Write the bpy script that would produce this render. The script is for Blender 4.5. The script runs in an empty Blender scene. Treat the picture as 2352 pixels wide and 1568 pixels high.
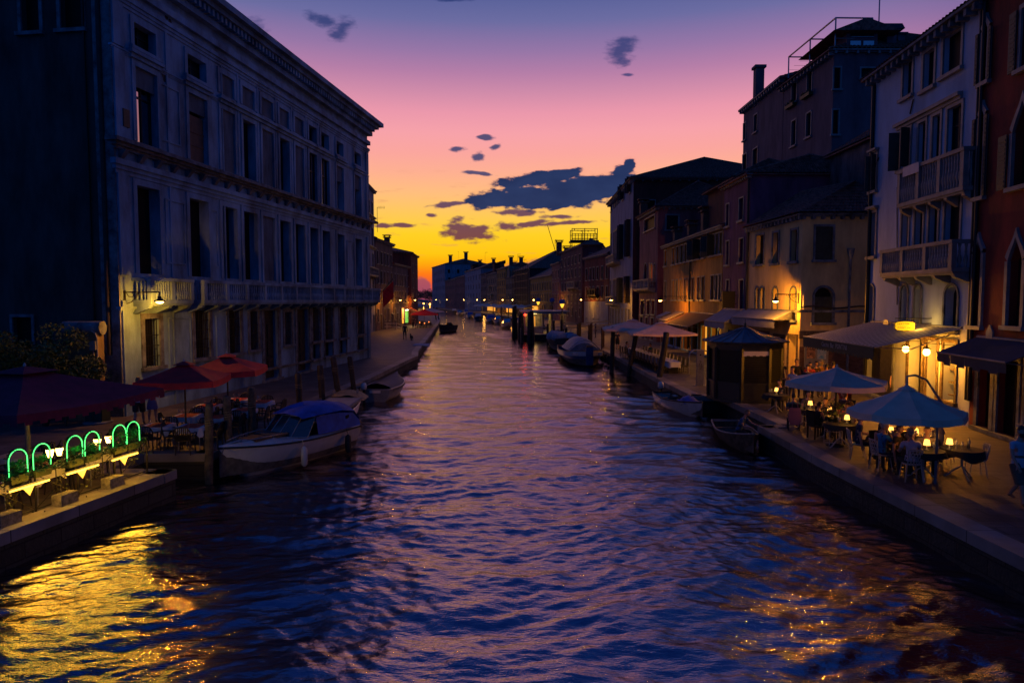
import bpy, bmesh, math, random
import numpy as np
from mathutils import Vector, Matrix
random.seed(7); R=math.radians; PI=math.pi
scn=bpy.context.scene; C=scn.collection
# ---------------------------------------------------------------- camera
EYE=4.7; PITCH=R(3.5); FPX=1568.0
cam=bpy.data.cameras.new('camera'); co=bpy.data.objects.new('camera',cam); C.objects.link(co); scn.camera=co
co.location=(0,0,EYE); co.rotation_euler=(PI/2-PITCH,0,0); cam.lens=24; cam.sensor_width=36; cam.clip_start=.1; cam.clip_end=6000
scn.view_settings.view_transform='Standard'; scn.view_settings.look='None'; scn.view_settings.exposure=0; scn.view_settings.gamma=1
scn.cycles.use_denoising=True; scn.cycles.max_bounces=5; scn.cycles.diffuse_bounces=2; scn.cycles.glossy_bounces=3
scn.cycles.sample_clamp_indirect=4; scn.cycles.caustics_reflective=False; scn.cycles.caustics_refractive=False
def ray(px,py):
    u=(px-1176)/FPX; v=-(py-784)/FPX
    return Vector((u, math.cos(PITCH)+v*math.sin(PITCH), -math.sin(PITCH)+v*math.cos(PITCH)))
def at(px,py,z=0):
    d=ray(px,py); t=(z-EYE)/d.z; return Vector((d.x*t,d.y*t,z))
def atd(px,py,y):
    d=ray(px,py); t=y/d.y; return Vector((d.x*t,y,EYE+d.z*t))
def lin(c):
    return tuple(((x/255)/12.92 if x/255<=.04045 else ((x/255+.055)/1.055)**2.4) for x in c)
# ---------------------------------------------------------------- world: dusk sky
W=bpy.data.worlds.new('World'); scn.world=W; W.use_nodes=True; nt=W.node_tree; nt.nodes.clear(); N=nt.nodes; L=nt.links
def nd(t,**k):
    n=N.new(t)
    for a,b in k.items(): setattr(n,a,b)
    return n
def mth(op,a,b=None,c=None,clamp=False):
    n=nd('ShaderNodeMath',operation=op,use_clamp=clamp)
    for i,x in enumerate((a,b,c)):
        if x is None: continue
        if isinstance(x,(int,float)): n.inputs[i].default_value=x
        else: L.new(x,n.inputs[i])
    return n.outputs[0]
def mixc(f,a,b):
    n=nd('ShaderNodeMix',data_type='RGBA')
    for i,x in ((0,f),(6,a),(7,b)):
        if isinstance(x,(int,float)): n.inputs[i].default_value=x
        elif isinstance(x,tuple): n.inputs[i].default_value=(*x,1)
        else: L.new(x,n.inputs[i])
    return n.outputs[2]
tc=nd('ShaderNodeTexCoord'); sep=nd('ShaderNodeSeparateXYZ'); L.new(tc.outputs['Generated'],sep.inputs[0])
X,Y,Z=sep.outputs
ramp=nd('ShaderNodeValToRGB'); cr=ramp.color_ramp; cr.interpolation='LINEAR'
stops=[(0,(196,78,84)),(.010,(204,80,84)),(.024,(240,92,44)),(.0376,(255,118,16)),(.052,(255,166,0)),(.066,(255,196,0)),(.095,(255,206,24)),(.123,(255,198,84)),(.151,(255,188,122)),(.178,(253,174,142)),(.205,(250,164,156)),(.232,(246,160,168)),(.258,(234,150,170)),(.283,(208,138,168)),(.308,(180,124,166)),(.333,(150,116,165)),(.368,(106,106,160)),(.402,(80,92,150)),(.47,(48,70,132)),(.60,(20,48,116)),(.85,(6,34,98)),(1,(3,28,88))]
while len(cr.elements)<len(stops): cr.elements.new(.5)
for e,(p,c) in zip(cr.elements,stops): e.position=p; e.color=(*lin(c),1)
L.new(mth('ABSOLUTE',Z),ramp.inputs[0])
hor=mth('SQRT',mth('ADD',mth('MULTIPLY',X,X),mth('MULTIPLY',Y,Y)))
az=mth('DIVIDE',mth('ADD',mth('MULTIPLY',X,-.06),mth('MULTIPLY',Y,.998)),mth('MAXIMUM',hor,.001))
mr=nd('ShaderNodeMapRange',interpolation_type='SMOOTHSTEP'); L.new(az,mr.inputs[0]); mr.inputs[1].default_value=.66; mr.inputs[2].default_value=.885
blue=mixc(mth('MINIMUM',mth('ABSOLUTE',Z),1.0),lin((14,66,138)),lin((10,44,110)))
col=mixc(mr.outputs[0],blue,ramp.outputs[0])
# clouds in direction space (x/y, z/y)
Ys=mth('MAXIMUM',Y,.05); U=mth('DIVIDE',X,Ys); V=mth('DIVIDE',Z,Ys)
uv=nd('ShaderNodeCombineXYZ'); L.new(U,uv.inputs[0]); L.new(V,uv.inputs[1])
ns=nd('ShaderNodeTexNoise'); ns.inputs['Scale'].default_value=16; ns.inputs['Detail'].default_value=7; ns.inputs['Roughness'].default_value=.62
mp=nd('ShaderNodeMapping'); mp.inputs['Scale'].default_value=(1,2.2,1); L.new(uv.outputs[0],mp.inputs[0]); L.new(mp.outputs[0],ns.inputs['Vector'])
nz=mth('SUBTRACT',ns.outputs[0],.5)
ns2=nd('ShaderNodeTexNoise'); ns2.inputs['Scale'].default_value=46; ns2.inputs['Detail'].default_value=5; L.new(mp.outputs[0],ns2.inputs['Vector'])
nz=mth('ADD',nz,mth('MULTIPLY',mth('SUBTRACT',ns2.outputs[0],.5),1.0))
def ell(px,py,rx,ry,rot=0):
    d=ray(px,py); u0,v0=d.x/d.y,d.z/d.y
    du=mth('SUBTRACT',U,u0); dv=mth('SUBTRACT',V,v0)
    c,s=math.cos(rot),math.sin(rot)
    a=mth('ADD',mth('MULTIPLY',du,c*FPX/rx),mth('MULTIPLY',dv,s*FPX/rx)); b=mth('ADD',mth('MULTIPLY',du,-s*FPX/ry),mth('MULTIPLY',dv,c*FPX/ry))
    return mth('SQRT',mth('ADD',mth('MULTIPLY',a,a),mth('MULTIPLY',b,b)))
def union(lst):
    r=None
    for e in lst:
        x=ell(*e); r=x if r is None else mth('SMOOTH_MIN',r,x,.25)
    return r
def cover(field,amp,soft,nn=nz):
    f=mth('ADD',field,mth('MULTIPLY',nn,amp))
    m=nd('ShaderNodeMapRange',interpolation_type='SMOOTHSTEP'); L.new(f,m.inputs[0]); m.inputs[1].default_value=1+soft; m.inputs[2].default_value=1-soft
    return m.outputs[0]
big=union([(1130,460,58,20,-.03),(1215,455,100,26,.03),(1320,440,120,34,.10),(1400,428,80,30,.12),(1240,410,92,16,.12),(1446,376,15,16,.3),(1428,398,20,20,0),(1440,415,30,18,0)])
sm=union([(1075,533,58,19,.02),(1048,522,22,18,0),(1190,487,44,7,0),(1168,520,30,8,.0),(1215,514,46,6,.15),(988,494,12,5,0),(925,517,30,5,0),(1030,470,38,5,.1),(1112,315,18,5,0),(1050,341,18,5,0),(1142,336,14,5,.3),(1100,360,16,8,.4),(1100,398,34,4,-.1),(1280,497,40,5,0),(1300,512,60,4,.05),(880,519,26,5,0)])
up=union([(1430,116,30,20,.25),(1424,138,18,14,0),(555,64,42,18,0),(785,70,26,20,.5),(745,48,30,10,-.3),(1040,0,30,5,0),(1440,172,12,3,0)])
c1=cover(big,1.35,.13); c2=cover(sm,2.6,.42); c3=cover(up,2.4,.6)
shade=nd('ShaderNodeTexNoise'); shade.inputs['Scale'].default_value=22; shade.inputs['Detail'].default_value=4; L.new(mp.outputs[0],shade.inputs['Vector'])
bigcol=mixc(mth('MULTIPLY',shade.outputs[0],.9,clamp=True),lin((0,24,74)),lin((36,56,104)))
m4=nd('ShaderNodeMapRange'); L.new(V,m4.inputs[0]); m4.inputs[1].default_value=.09; m4.inputs[2].default_value=.19
smcol=mixc(m4.outputs[0],lin((120,66,68)),lin((84,74,112)))
upcol=lin((34,54,112))
# low mauve bank on the right and the pink cumulus over the far end
bank=cover(union([(1250,650,215,52,.09)]),.5,.10)
far=cover(union([(968,672,24,34,0),(940,690,40,26,0)]),.5,.12)
col=mixc(mth('MULTIPLY',bank,.8),col,lin((126,70,92))); col=mixc(mth('MULTIPLY',far,.8),col,lin((140,70,100)))
edge=cover(big,1.05,.42)
col=mixc(mth('MULTIPLY',edge,.35),col,lin((214,112,96)))
st=nd('ShaderNodeTexNoise'); st.inputs['Scale'].default_value=14; st.inputs['Detail'].default_value=8; st.inputs['Roughness'].default_value=.6; mps=nd('ShaderNodeMapping'); mps.inputs['Scale'].default_value=(1,6,1); mps.inputs['Rotation'].default_value=(0,0,-.12); L.new(uv.outputs[0],mps.inputs[0]); L.new(mps.outputs[0],st.inputs['Vector'])
sr=nd('ShaderNodeMapRange',interpolation_type='SMOOTHSTEP'); L.new(st.outputs[0],sr.inputs[0]); sr.inputs[1].default_value=.58; sr.inputs[2].default_value=.72
vb=nd('ShaderNodeMapRange',interpolation_type='SMOOTHSTEP'); L.new(V,vb.inputs[0]); vb.inputs[1].default_value=.21; vb.inputs[2].default_value=.12
col=mixc(mth('MULTIPLY',mth('MULTIPLY',sr.outputs[0],vb.outputs[0]),.42),col,lin((196,108,92)))
col=mixc(c2,col,smcol); col=mixc(c1,col,bigcol); col=mixc(mth('MULTIPLY',c3,.85),col,upcol)
# the physical sky adds a little of its own, sun already below the horizon
sky=nd('ShaderNodeTexSky',sky_type='NISHITA'); sky.sun_disc=False; sky.sun_elevation=R(-3); sky.sun_rotation=R(-3)
b1=nd('ShaderNodeBackground'); b1.inputs[1].default_value=1.0; L.new(col,b1.inputs[0])
b2=nd('ShaderNodeBackground'); b2.inputs[1].default_value=.05; L.new(sky.outputs[0],b2.inputs[0])
ad=nd('ShaderNodeAddShader'); L.new(b1.outputs[0],ad.inputs[0]); L.new(b2.outputs[0],ad.inputs[1])
wo=nd('ShaderNodeOutputWorld'); L.new(ad.outputs[0],wo.inputs[0])
W.cycles.sampling_method='MANUAL'; W.cycles.sample_map_resolution=512
# ---------------------------------------------------------------- materials
MATS={}
def mat(name,color,rough=.8,var=.25,scale=2.0,bump=.15,bscale=30,metal=0,emit=None,estr=0,col2=None,spec=.5,streak=0,alpha=None):
    if name in MATS: return MATS[name]
    m=bpy.data.materials.new(name); m.use_nodes=True; t=m.node_tree; b=t.nodes['Principled BSDF']
    b.inputs['Roughness'].default_value=rough; b.inputs['Metallic'].default_value=metal; b.inputs['Specular IOR Level'].default_value=spec
    g=t.nodes.new('ShaderNodeNewGeometry'); 
    n=t.nodes.new('ShaderNodeTexNoise'); n.inputs['Scale'].default_value=scale; n.inputs['Detail'].default_value=6; n.inputs['Roughness'].default_value=.65
    mpn=t.nodes.new('ShaderNodeMapping'); t.links.new(g.outputs['Position'],mpn.inputs[0]); t.links.new(mpn.outputs[0],n.inputs['Vector'])
    mpn.inputs['Scale'].default_value=(1,1,.35 if streak else 1)
    r=t.nodes.new('ShaderNodeValToRGB'); t.links.new(n.outputs[0],r.inputs[0])
    c2=col2 or tuple(max(0,x*(1-2*var)) for x in color); c1=tuple(min(1,x*(1+var*.6)) for x in color)
    r.color_ramp.elements[0].position=.32; r.color_ramp.elements[0].color=(*c2,1); r.color_ramp.elements[1].position=.66; r.color_ramp.elements[1].color=(*c1,1)
    t.links.new(r.outputs[0],b.inputs['Base Color'])
    if bump:
        n2=t.nodes.new('ShaderNodeTexNoise'); n2.inputs['Scale'].default_value=bscale; n2.inputs['Detail'].default_value=4; t.links.new(g.outputs['Position'],n2.inputs['Vector'])
        bp=t.nodes.new('ShaderNodeBump'); bp.inputs['Strength'].default_value=bump; bp.inputs['Distance'].default_value=.02
        t.links.new(n2.outputs[0],bp.inputs['Height']); t.links.new(bp.outputs[0],b.inputs['Normal'])
    if emit: b.inputs['Emission Color'].default_value=(*emit,1); b.inputs['Emission Strength'].default_value=estr
    if alpha is not None: b.inputs['Alpha'].default_value=alpha
    MATS[name]=m; return m
def blockmat(name,color,mortar,bw,bh,ms=.012,rough=.8,offset=.5,bump=.6,plane='xy',var=.3,spec=.4,wearbump=.2):
    if name in MATS: return MATS[name]
    m=mat(name,color,rough,bump=0,spec=spec); t=m.node_tree; b=t.nodes['Principled BSDF']; g=[x for x in t.nodes if x.type=='NEW_GEOMETRY'][0]
    br=t.nodes.new('ShaderNodeTexBrick'); br.offset=offset; br.inputs['Scale'].default_value=1; br.inputs['Brick Width'].default_value=bw; br.inputs['Row Height'].default_value=bh
    br.inputs['Mortar Size'].default_value=ms; br.inputs['Mortar Smooth'].default_value=.3
    br.inputs['Color1'].default_value=(*[x*(1+var) for x in color],1); br.inputs['Color2'].default_value=(*[x*(1-var) for x in color],1); br.inputs['Mortar'].default_value=(*mortar,1)
    s=t.nodes.new('ShaderNodeSeparateXYZ'); c=t.nodes.new('ShaderNodeCombineXYZ'); t.links.new(g.outputs['Position'],s.inputs[0])
    ia={'xy':(0,1),'yz':(1,2),'xz':(0,2)}[plane]; t.links.new(s.outputs[ia[0]],c.inputs[0]); t.links.new(s.outputs[ia[1]],c.inputs[1]); t.links.new(c.outputs[0],br.inputs['Vector'])
    n=t.nodes.new('ShaderNodeTexNoise'); n.inputs['Scale'].default_value=1.2; n.inputs['Detail'].default_value=8; t.links.new(g.outputs['Position'],n.inputs['Vector'])
    mx=t.nodes.new('ShaderNodeMix'); mx.data_type='RGBA'; mx.blend_type='MULTIPLY'; mx.inputs[0].default_value=.75
    rr=t.nodes.new('ShaderNodeValToRGB'); rr.color_ramp.elements[0].position=.3; rr.color_ramp.elements[0].color=(.45,.45,.45,1); rr.color_ramp.elements[1].position=.7; rr.color_ramp.elements[1].color=(1.3,1.3,1.3,1)
    t.links.new(n.outputs[0],rr.inputs[0]); t.links.new(br.outputs[0],mx.inputs[6]); t.links.new(rr.outputs[0],mx.inputs[7]); t.links.new(mx.outputs[2],b.inputs['Base Color'])
    bp=t.nodes.new('ShaderNodeBump'); bp.inputs['Strength'].default_value=bump; bp.inputs['Distance'].default_value=.02; bp.invert=True
    n3=t.nodes.new('ShaderNodeTexNoise'); n3.inputs['Scale'].default_value=9; n3.inputs['Detail'].default_value=6; t.links.new(g.outputs['Position'],n3.inputs['Vector'])
    ma=t.nodes.new('ShaderNodeMath'); ma.operation='MULTIPLY_ADD'; t.links.new(n3.outputs[0],ma.inputs[0]); ma.inputs[1].default_value=wearbump*3; t.links.new(br.outputs['Fac'],ma.inputs[2])
    t.links.new(ma.outputs[0],bp.inputs['Height']); t.links.new(bp.outputs[0],b.inputs['Normal'])
    return m
def glow(name,c,s):
    return mat(name,c,.5,var=0,bump=0,emit=c,estr=s)
M=dict(
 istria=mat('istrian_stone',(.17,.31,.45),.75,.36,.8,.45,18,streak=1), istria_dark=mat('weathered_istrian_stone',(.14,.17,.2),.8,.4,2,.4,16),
 blind=mat('blind_window_plaster',(.11,.14,.17),.9,.3,1.5,.3,10,streak=1),
 void=mat('dark_window_opening',(.006,.006,.007),.6,.1,bump=0,spec=.15), glass=mat('window_glass',(.01,.011,.013),.04,.1,bump=.0,spec=1.0),
 dimglass=mat('old_window_glass',(.008,.009,.01),.35,.1,bump=.02,spec=.25),
 shutter=mat('dark_green_shutter',(.018,.03,.026),.6,.3,4,.3,40), shutterb=mat('brown_shutter',(.05,.03,.02),.6,.3,4,.3,40),
 wood=mat('weathered_wood',(.10,.075,.05),.85,.4,5,.6,25), darkwood=mat('tarred_wood',(.025,.02,.018),.7,.4,4,.5,25), iron=mat('black_iron',(.012,.012,.013),.5,.2,bump=.1,metal=.4),
 steel=mat('galvanised_steel',(.32,.33,.34),.4,.15,6,.05,metal=.8), tile=mat('terracotta_tile',(.26,.10,.07),.85,.45,3.5,.3,20), brick=blockmat('old_brick',(.17,.07,.045),(.12,.1,.08),.25,.07,.01,plane='yz'),
 frame=mat('pale_window_frame',(.2,.2,.2),.6,.2,bump=.05), white=mat('white_fabric',(.62,.56,.5),.8,.06,3,.15,60), red=mat('red_canvas',(.62,.018,.02),.8,.15,3,.2,60), maroon=mat('maroon_canvas',(.20,.010,.04),.85,.2,3,.2,60),
 leaf=mat('leaf_green',(.10,.14,.02),.55,.4,6,.1), leaf2=mat('dark_leaf_green',(.04,.065,.014),.6,.4,6,.1), rope=mat('old_rope',(.2,.17,.12),.9,.2,20,.4,80),
 rubber=mat('black_rubber',(.012,.012,.012),.7,.1,bump=.1), plasticd=mat('dark_plastic',(.015,.013,.013),.35,.1,bump=0), canvasblue=mat('blue_canvas',(.015,.09,.45),.75,.25,3,.4,9),
 gel=mat('white_gelcoat',(.5,.5,.49),.25,.08,3,.02,spec=.6), skin=mat('skin',(.42,.22,.15),.55,.08,20,.05), hair_dark=mat('dark_hair',(.015,.01,.008),.6,.2,30,.5,120), hair_grey=mat('grey_hair',(.35,.33,.3),.7,.2,30,.5,120), hair_brown=mat('light_brown_hair',(.16,.09,.04),.6,.2,30,.5,120),
 clothw=mat('white_tablecloth',(.55,.56,.6),.85,.06,4,.1), clothred=mat('red_tablecloth',(.42,.045,.02),.85,.1,4,.1), clothblack=mat('black_tablecloth',(.014,.012,.012),.8,.1,4,.1),
 tube=glow('green_rope_light',(.10,1,.22),1.9), fluo=glow('fluorescent_tube',(1,.72,.10),2.6), lampw=glow('warm_lamp_glass',(1,.56,.12),16), shade=glow('glowing_lamp_shade',(1,.52,.10),2.6), street=glow('sodium_bulb',(1,.50,.09),40),
 signy=glow('lit_sign_face',(1,.55,.01),.95), redl=glow('red_signal_light',(1,.03,.01),9), warm=glow('lit_interior',(1,.42,.05),.9), farl=glow('far_warm_bulb',(1,.5,.10),55),
)
M['glass'].node_tree.nodes['Principled BSDF'].inputs['IOR'].default_value=2.8
M['paving']=blockmat('trachyte_paving',(.085,.075,.075),(.03,.027,.027),.95,.42,.016,rough=.62,plane='xy',spec=.5,bump=.7)
M['kerb']=blockmat('istrian_kerb_stone',(.32,.31,.29),(.06,.06,.055),1.7,1.4,.014,rough=.6,plane='yz',bump=.4)
M['kerbtop']=blockmat('istrian_kerb_top',(.20,.185,.175),(.045,.04,.04),30,1.7,.014,rough=.6,plane='xy',bump=.4,offset=0)
M['quaywall']=blockmat('mossy_quay_blocks',(.035,.036,.028),(.01,.01,.01),.9,.34,.02,rough=.7,plane='yz',bump=1,wearbump=.5)
# ---------------------------------------------------------------- mesh helpers
class MB:
    def __init__(s): s.v=[]; s.f=[]; s.m=[]; s.sm=[]
    def add(s,vs,fs,mi=0,sm=False):
        o=len(s.v); s.v+= [tuple(x) for x in vs]
        for f in fs: s.f.append([o+i for i in f]); s.m.append(mi); s.sm.append(sm)
        return s
    def box(s,x0,x1,y0,y1,z0,z1,mi=0,mx=None):
        vs=[Vector((x,y,z)) for z in (z0,z1) for y in (y0,y1) for x in (x0,x1)]
        if mx is not None: vs=[mx@v for v in vs]
        return s.add(vs,[(0,2,3,1),(4,5,7,6),(0,1,5,4),(2,6,7,3),(0,4,6,2),(1,3,7,5)],mi)
    def quad(s,a,b,c,d,mi=0): return s.add([a,b,c,d],[(0,1,2,3)],mi)
    def prism(s,poly,z0,z1,mi=0):
        n=len(poly); vs=[(x,y,z0) for x,y in poly]+[(x,y,z1) for x,y in poly]
        return s.add(vs,[tuple(range(n-1,-1,-1)),tuple(range(n,2*n))]+[(i,(i+1)%n,n+(i+1)%n,n+i) for i in range(n)],mi)
    def tube(s,pts,r,seg=8,mi=0,sm=True,cap=True):
        pts=[Vector(p) for p in pts]; n=len(pts); rs=r if isinstance(r,(list,tuple)) else [r]*n; vs=[]; ref=None
        for i,p in enumerate(pts):
            t=(pts[min(i+1,n-1)]-pts[max(i-1,0)]).normalized()
            if ref is None: ref=t.orthogonal().normalized()
            a=(ref-t*ref.dot(t)); a=a.normalized() if a.length>1e-6 else t.orthogonal().normalized(); ref=a; b=t.cross(a)
            for k in range(seg):
                th=2*PI*k/seg; vs.append(p+(a*math.cos(th)+b*math.sin(th))*rs[i])
        fs=[(i*seg+k,i*seg+(k+1)%seg,(i+1)*seg+(k+1)%seg,(i+1)*seg+k) for i in range(n-1) for k in range(seg)]
        s.add(vs,fs,mi,sm)
        if cap: s.add(vs[:seg],[tuple(range(seg-1,-1,-1))],mi); s.add(vs[-seg:],[tuple(range(seg))],mi)
        return s
    def lathe(s,prof,seg=12,c=(0,0,0),mi=0,sm=True,mx=None):
        vs=[]
        for r,z in prof:
            for k in range(seg):
                v=Vector((c[0]+r*math.cos(2*PI*k/seg),c[1]+r*math.sin(2*PI*k/seg),c[2]+z)); vs.append(mx@v if mx is not None else v)
        n=len(prof); fs=[(i*seg+k,i*seg+(k+1)%seg,(i+1)*seg+(k+1)%seg,(i+1)*seg+k) for i in range(n-1) for k in range(seg)]
        s.add(vs,fs,mi,sm); s.add(vs[:seg],[tuple(range(seg-1,-1,-1))],mi); s.add(vs[-seg:],[tuple(range(seg))],mi); return s
    def xf(s,mx): s.v=[tuple(mx@Vector(v)) for v in s.v]; return s
    def build(s,name,mats,parent=None,mx=None,smooth=None):
        me=bpy.data.meshes.new(name); me.from_pydata(s.v,[],s.f)
        if not isinstance(mats,(list,tuple)): mats=[mats]
        for m in mats: me.materials.append(m)
        me.polygons.foreach_set('material_index',s.m); me.polygons.foreach_set('use_smooth',[bool(x) if smooth is None else smooth for x in s.sm])
        me.update(); o=bpy.data.objects.new(name,me); C.objects.link(o)
        if parent is not None: o.parent=parent
        if mx is not None: o.matrix_local=mx
        return o
def tag(o,label=None,cat=None,group=None,kind=None):
    if label: o['label']=label
    if cat: o['category']=cat
    if group: o['group']=group
    if kind: o['kind']=kind
    return o
def thing(name,label,cat,loc=(0,0,0),rz=0,group=None):
    o=bpy.data.objects.new(name,None); C.objects.link(o); o.location=loc; o.rotation_euler=(0,0,rz); o.empty_display_size=.2
    return tag(o,label,cat,group)
def plight(parent,loc,power,color=(1,.36,.03),r=.05,name='lamp_light'):
    l=bpy.data.lights.new(name,'POINT'); l.energy=power; l.color=color; l.shadow_soft_size=r
    o=bpy.data.objects.new(name,l); C.objects.link(o); o.location=loc
    if parent is not None: o.parent=parent
    return o
def kids(o): return [c for c in bpy.data.objects if c.parent==o]
CH={}
def dup(o,loc,rz,label,group=None):
    def cp(a,par):
        b=a.copy(); C.objects.link(b)
        if par is not None: b.parent=par
        for ch in CH.setdefault(a.name,kids(a)): cp(ch,b)
        return b
    r=cp(o,None); r.location=loc; r.rotation_euler=(0,0,rz); r['label']=label
    if group: r['group']=group
    return r
# ---------------------------------------------------------------- ground, quays, water
WZ=-.8
LE=[(-11.0,9),(-10.25,13.5),(-9.3,18.6),(-11.2,18.65),(-11.2,20.5),(-9.2,20.6),(-9.2,30.4),(-8.5,40.5),(-8.1,54),(-7.9,57),(-8.6,62),(-11,92),(-15.6,147),(-21,200),(-26,225),(-32,255),(-40,290),(-50,335),(-66,400),(-79,450),(-118,560)]
RE=[(9.5,8),(9.3,13),(9.1,20),(9.2,25.2),(10.1,25.4),(10.1,33),(8.8,33.1),(8.65,40),(8.6,57),(8.2,75),(7,100),(6.3,130),(4,155),(2.5,168),(-2,200),(-6.5,225),(-13,255),(-21,290),(-31,335),(-47,400),(-60,450),(-95,560)]
def quay(name,edge,side):
    mb=MB(); wl=MB(); kb=MB(); e=[Vector((x,y,0)) for x,y in edge]; n=len(e)
    e=[Vector((e[0].x,-40,0))]+e; n+=1
    out=-side*300
    offs=[]
    for i in range(n):
        t=(e[min(i+1,n-1)]-e[max(i-1,0)]).normalized(); nr=Vector((t.y,-t.x,0))*(-side)
        offs.append(nr)
    for i in range(n-1):
        a,b=e[i],e[i+1]; x2=-300*side
        mb.quad(*( (a,b,(x2,b.y,0),(x2,a.y,0)) if side>0 else (a,(x2,a.y,0),(x2,b.y,0),b)))
        wl.quad((a.x,a.y,-3),(b.x,b.y,-3),(b.x,b.y,-.001),(a.x,a.y,-.001)) if side<0 else wl.quad((b.x,b.y,-3),(a.x,a.y,-3),(a.x,a.y,-.001),(b.x,b.y,-.001))
        t=(b-a).normalized(); nr=Vector((t.y,-t.x,0))*(-side)   # inward (towards land)
        wdt=.52; ov=.05
        p=[a-nr*ov,b-nr*ov,b+nr*wdt,a+nr*wdt]
        for (zz,pp) in ((.03,p),): 
            vs=[Vector((q.x,q.y,-.22)) for q in pp]+[Vector((q.x,q.y,zz)) for q in pp]
            kb.add(vs,[(4,5,6,7) if side<0 else (7,6,5,4),(0,1,5,4),(2,3,7,6),(1,2,6,5),(3,0,4,7)])
    tag(mb.build(name+'_pavement',M['paving']),kind='structure'); tag(wl.build(name+'_quay_wall',M['quaywall']),kind='structure'); tag(kb.build(name+'_quay_kerb',M['kerbtop']),kind='structure')
quay('left',LE,1); quay('right',RE,-1)
mb=MB(); mb.quad((-3000,560,-.02),(3000,560,-.02),(3000,5000,-.02),(-3000,5000,-.02)); tag(mb.build('far_ground',M['leaf2']),kind='structure')
# water sheet: real waves, finer close by
def water():
    rows=[]; d=4.0
    while d<600: rows.append(d); d+=max(.035,d*d*.00016 if d<40 else d*.0065)
    rows=np.array(rows); cols=420
    edgeL=np.interp(rows,[p[1] for p in LE if p[0]!=-11.2],[p[0] for p in LE if p[0]!=-11.2])-2.6; edgeR=np.interp(rows,[p[1] for p in RE],[p[0] for p in RE])+1.5
    t=np.linspace(0,1,cols)[None,:]; Xg=edgeL[:,None]*(1-t)+edgeR[:,None]*t; Yg=np.repeat(rows[:,None],cols,1)
    rng=np.random.RandomState(4); Zg=np.zeros_like(Xg); cell=np.gradient(rows)[:,None]
    wx=Xg+.35*np.sin(Yg*.31+Xg*.17)+.2*np.sin(Yg*.77-Xg*.5); wy=Yg+.4*np.sin(Xg*.43+Yg*.11)+.22*np.sin(Xg*1.1-Yg*.35)
    for i in range(120):
        lam=10**rng.uniform(math.log10(.13),math.log10(4.2)); k=2*PI/lam; th=PI/2+rng.normal(0,.62); ph=rng.uniform(0,2*PI)
        amp=.0055*lam**.95*rng.uniform(.5,1.2)*(1.0 if lam<1.6 else .62)
        att=np.clip((lam/(cell*2.6))-1,0,1); 
        p=(wx*math.cos(th)+wy*math.sin(th))*k+ph
        s=np.sin(p); env=.6+.4*np.sin(Xg*.21*(1+i%3)+Yg*.13*(1+i%4)+i)
        Zg+=att*amp*env*(np.exp(s*.9)-1.2)
    n=len(rows); vs=np.stack([Xg,Yg,Zg+WZ],-1).reshape(-1,3)
    i=np.arange(n-1)[:,None]*cols+np.arange(cols-1)[None,:]; f=np.stack([i,i+1,i+cols+1,i+cols],-1).reshape(-1,4)
    me=bpy.data.meshes.new('canal_water'); me.vertices.add(len(vs)); me.vertices.foreach_set('co',vs.ravel()); me.loops.add(f.size); me.loops.foreach_set('vertex_index',f.ravel().astype(np.int32))
    me.polygons.add(len(f)); me.polygons.foreach_set('loop_start',np.arange(0,f.size,4,dtype=np.int32)); me.polygons.foreach_set('loop_total',np.full(len(f),4,dtype=np.int32)); me.polygons.foreach_set('use_smooth',np.ones(len(f),dtype=bool)); me.update(); me.validate()
    m=bpy.data.materials.new('canal_water'); m.use_nodes=True; tr=m.node_tree; b=tr.nodes['Principled BSDF']
    b.inputs['Base Color'].default_value=(.001,.003,.008,1); b.inputs['Roughness'].default_value=.08; b.inputs['IOR'].default_value=5.5; b.inputs['Specular Tint'].default_value=(.95,.86,.92,1); b.inputs['Specular IOR Level'].default_value=.5
    g=tr.nodes.new('ShaderNodeNewGeometry'); mpn=tr.nodes.new('ShaderNodeMapping'); mpn.inputs['Scale'].default_value=(.65,1.6,1); tr.links.new(g.outputs['Position'],mpn.inputs[0])
    h=None
    for sc,am,de in ((26,.0080,3),(9,.024,5),(2.4,.042,6),(.5,.06,4)):
        n_=tr.nodes.new('ShaderNodeTexNoise'); n_.inputs['Scale'].default_value=sc; n_.inputs['Detail'].default_value=de; n_.inputs['Distortion'].default_value=.4; tr.links.new(mpn.outputs[0],n_.inputs['Vector'])
        q=tr.nodes.new('ShaderNodeMath'); q.operation='MULTIPLY_ADD'; tr.links.new(n_.outputs[0],q.inputs[0]); q.inputs[1].default_value=am
        if h is not None: tr.links.new(h,q.inputs[2])
        else: q.inputs[2].default_value=0
        h=q.outputs[0]
    sp_=tr.nodes.new('ShaderNodeSeparateXYZ'); tr.links.new(g.outputs['Position'],sp_.inputs[0]); mr_=tr.nodes.new('ShaderNodeMapRange'); tr.links.new(sp_.outputs[1],mr_.inputs[0])
    for i_,v_ in ((1,18),(2,75),(3,.50),(4,.45)): mr_.inputs[i_].default_value=v_
    bp=tr.nodes.new('ShaderNodeBump'); bp.inputs['Strength'].default_value=1; tr.links.new(mr_.outputs[0],bp.inputs['Distance']); tr.links.new(h,bp.inputs['Height']); tr.links.new(bp.outputs[0],b.inputs['Normal'])
    me.materials.append(m); o=bpy.data.objects.new('canal_water',me); C.objects.link(o); tag(o,kind='structure')
water()
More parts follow.
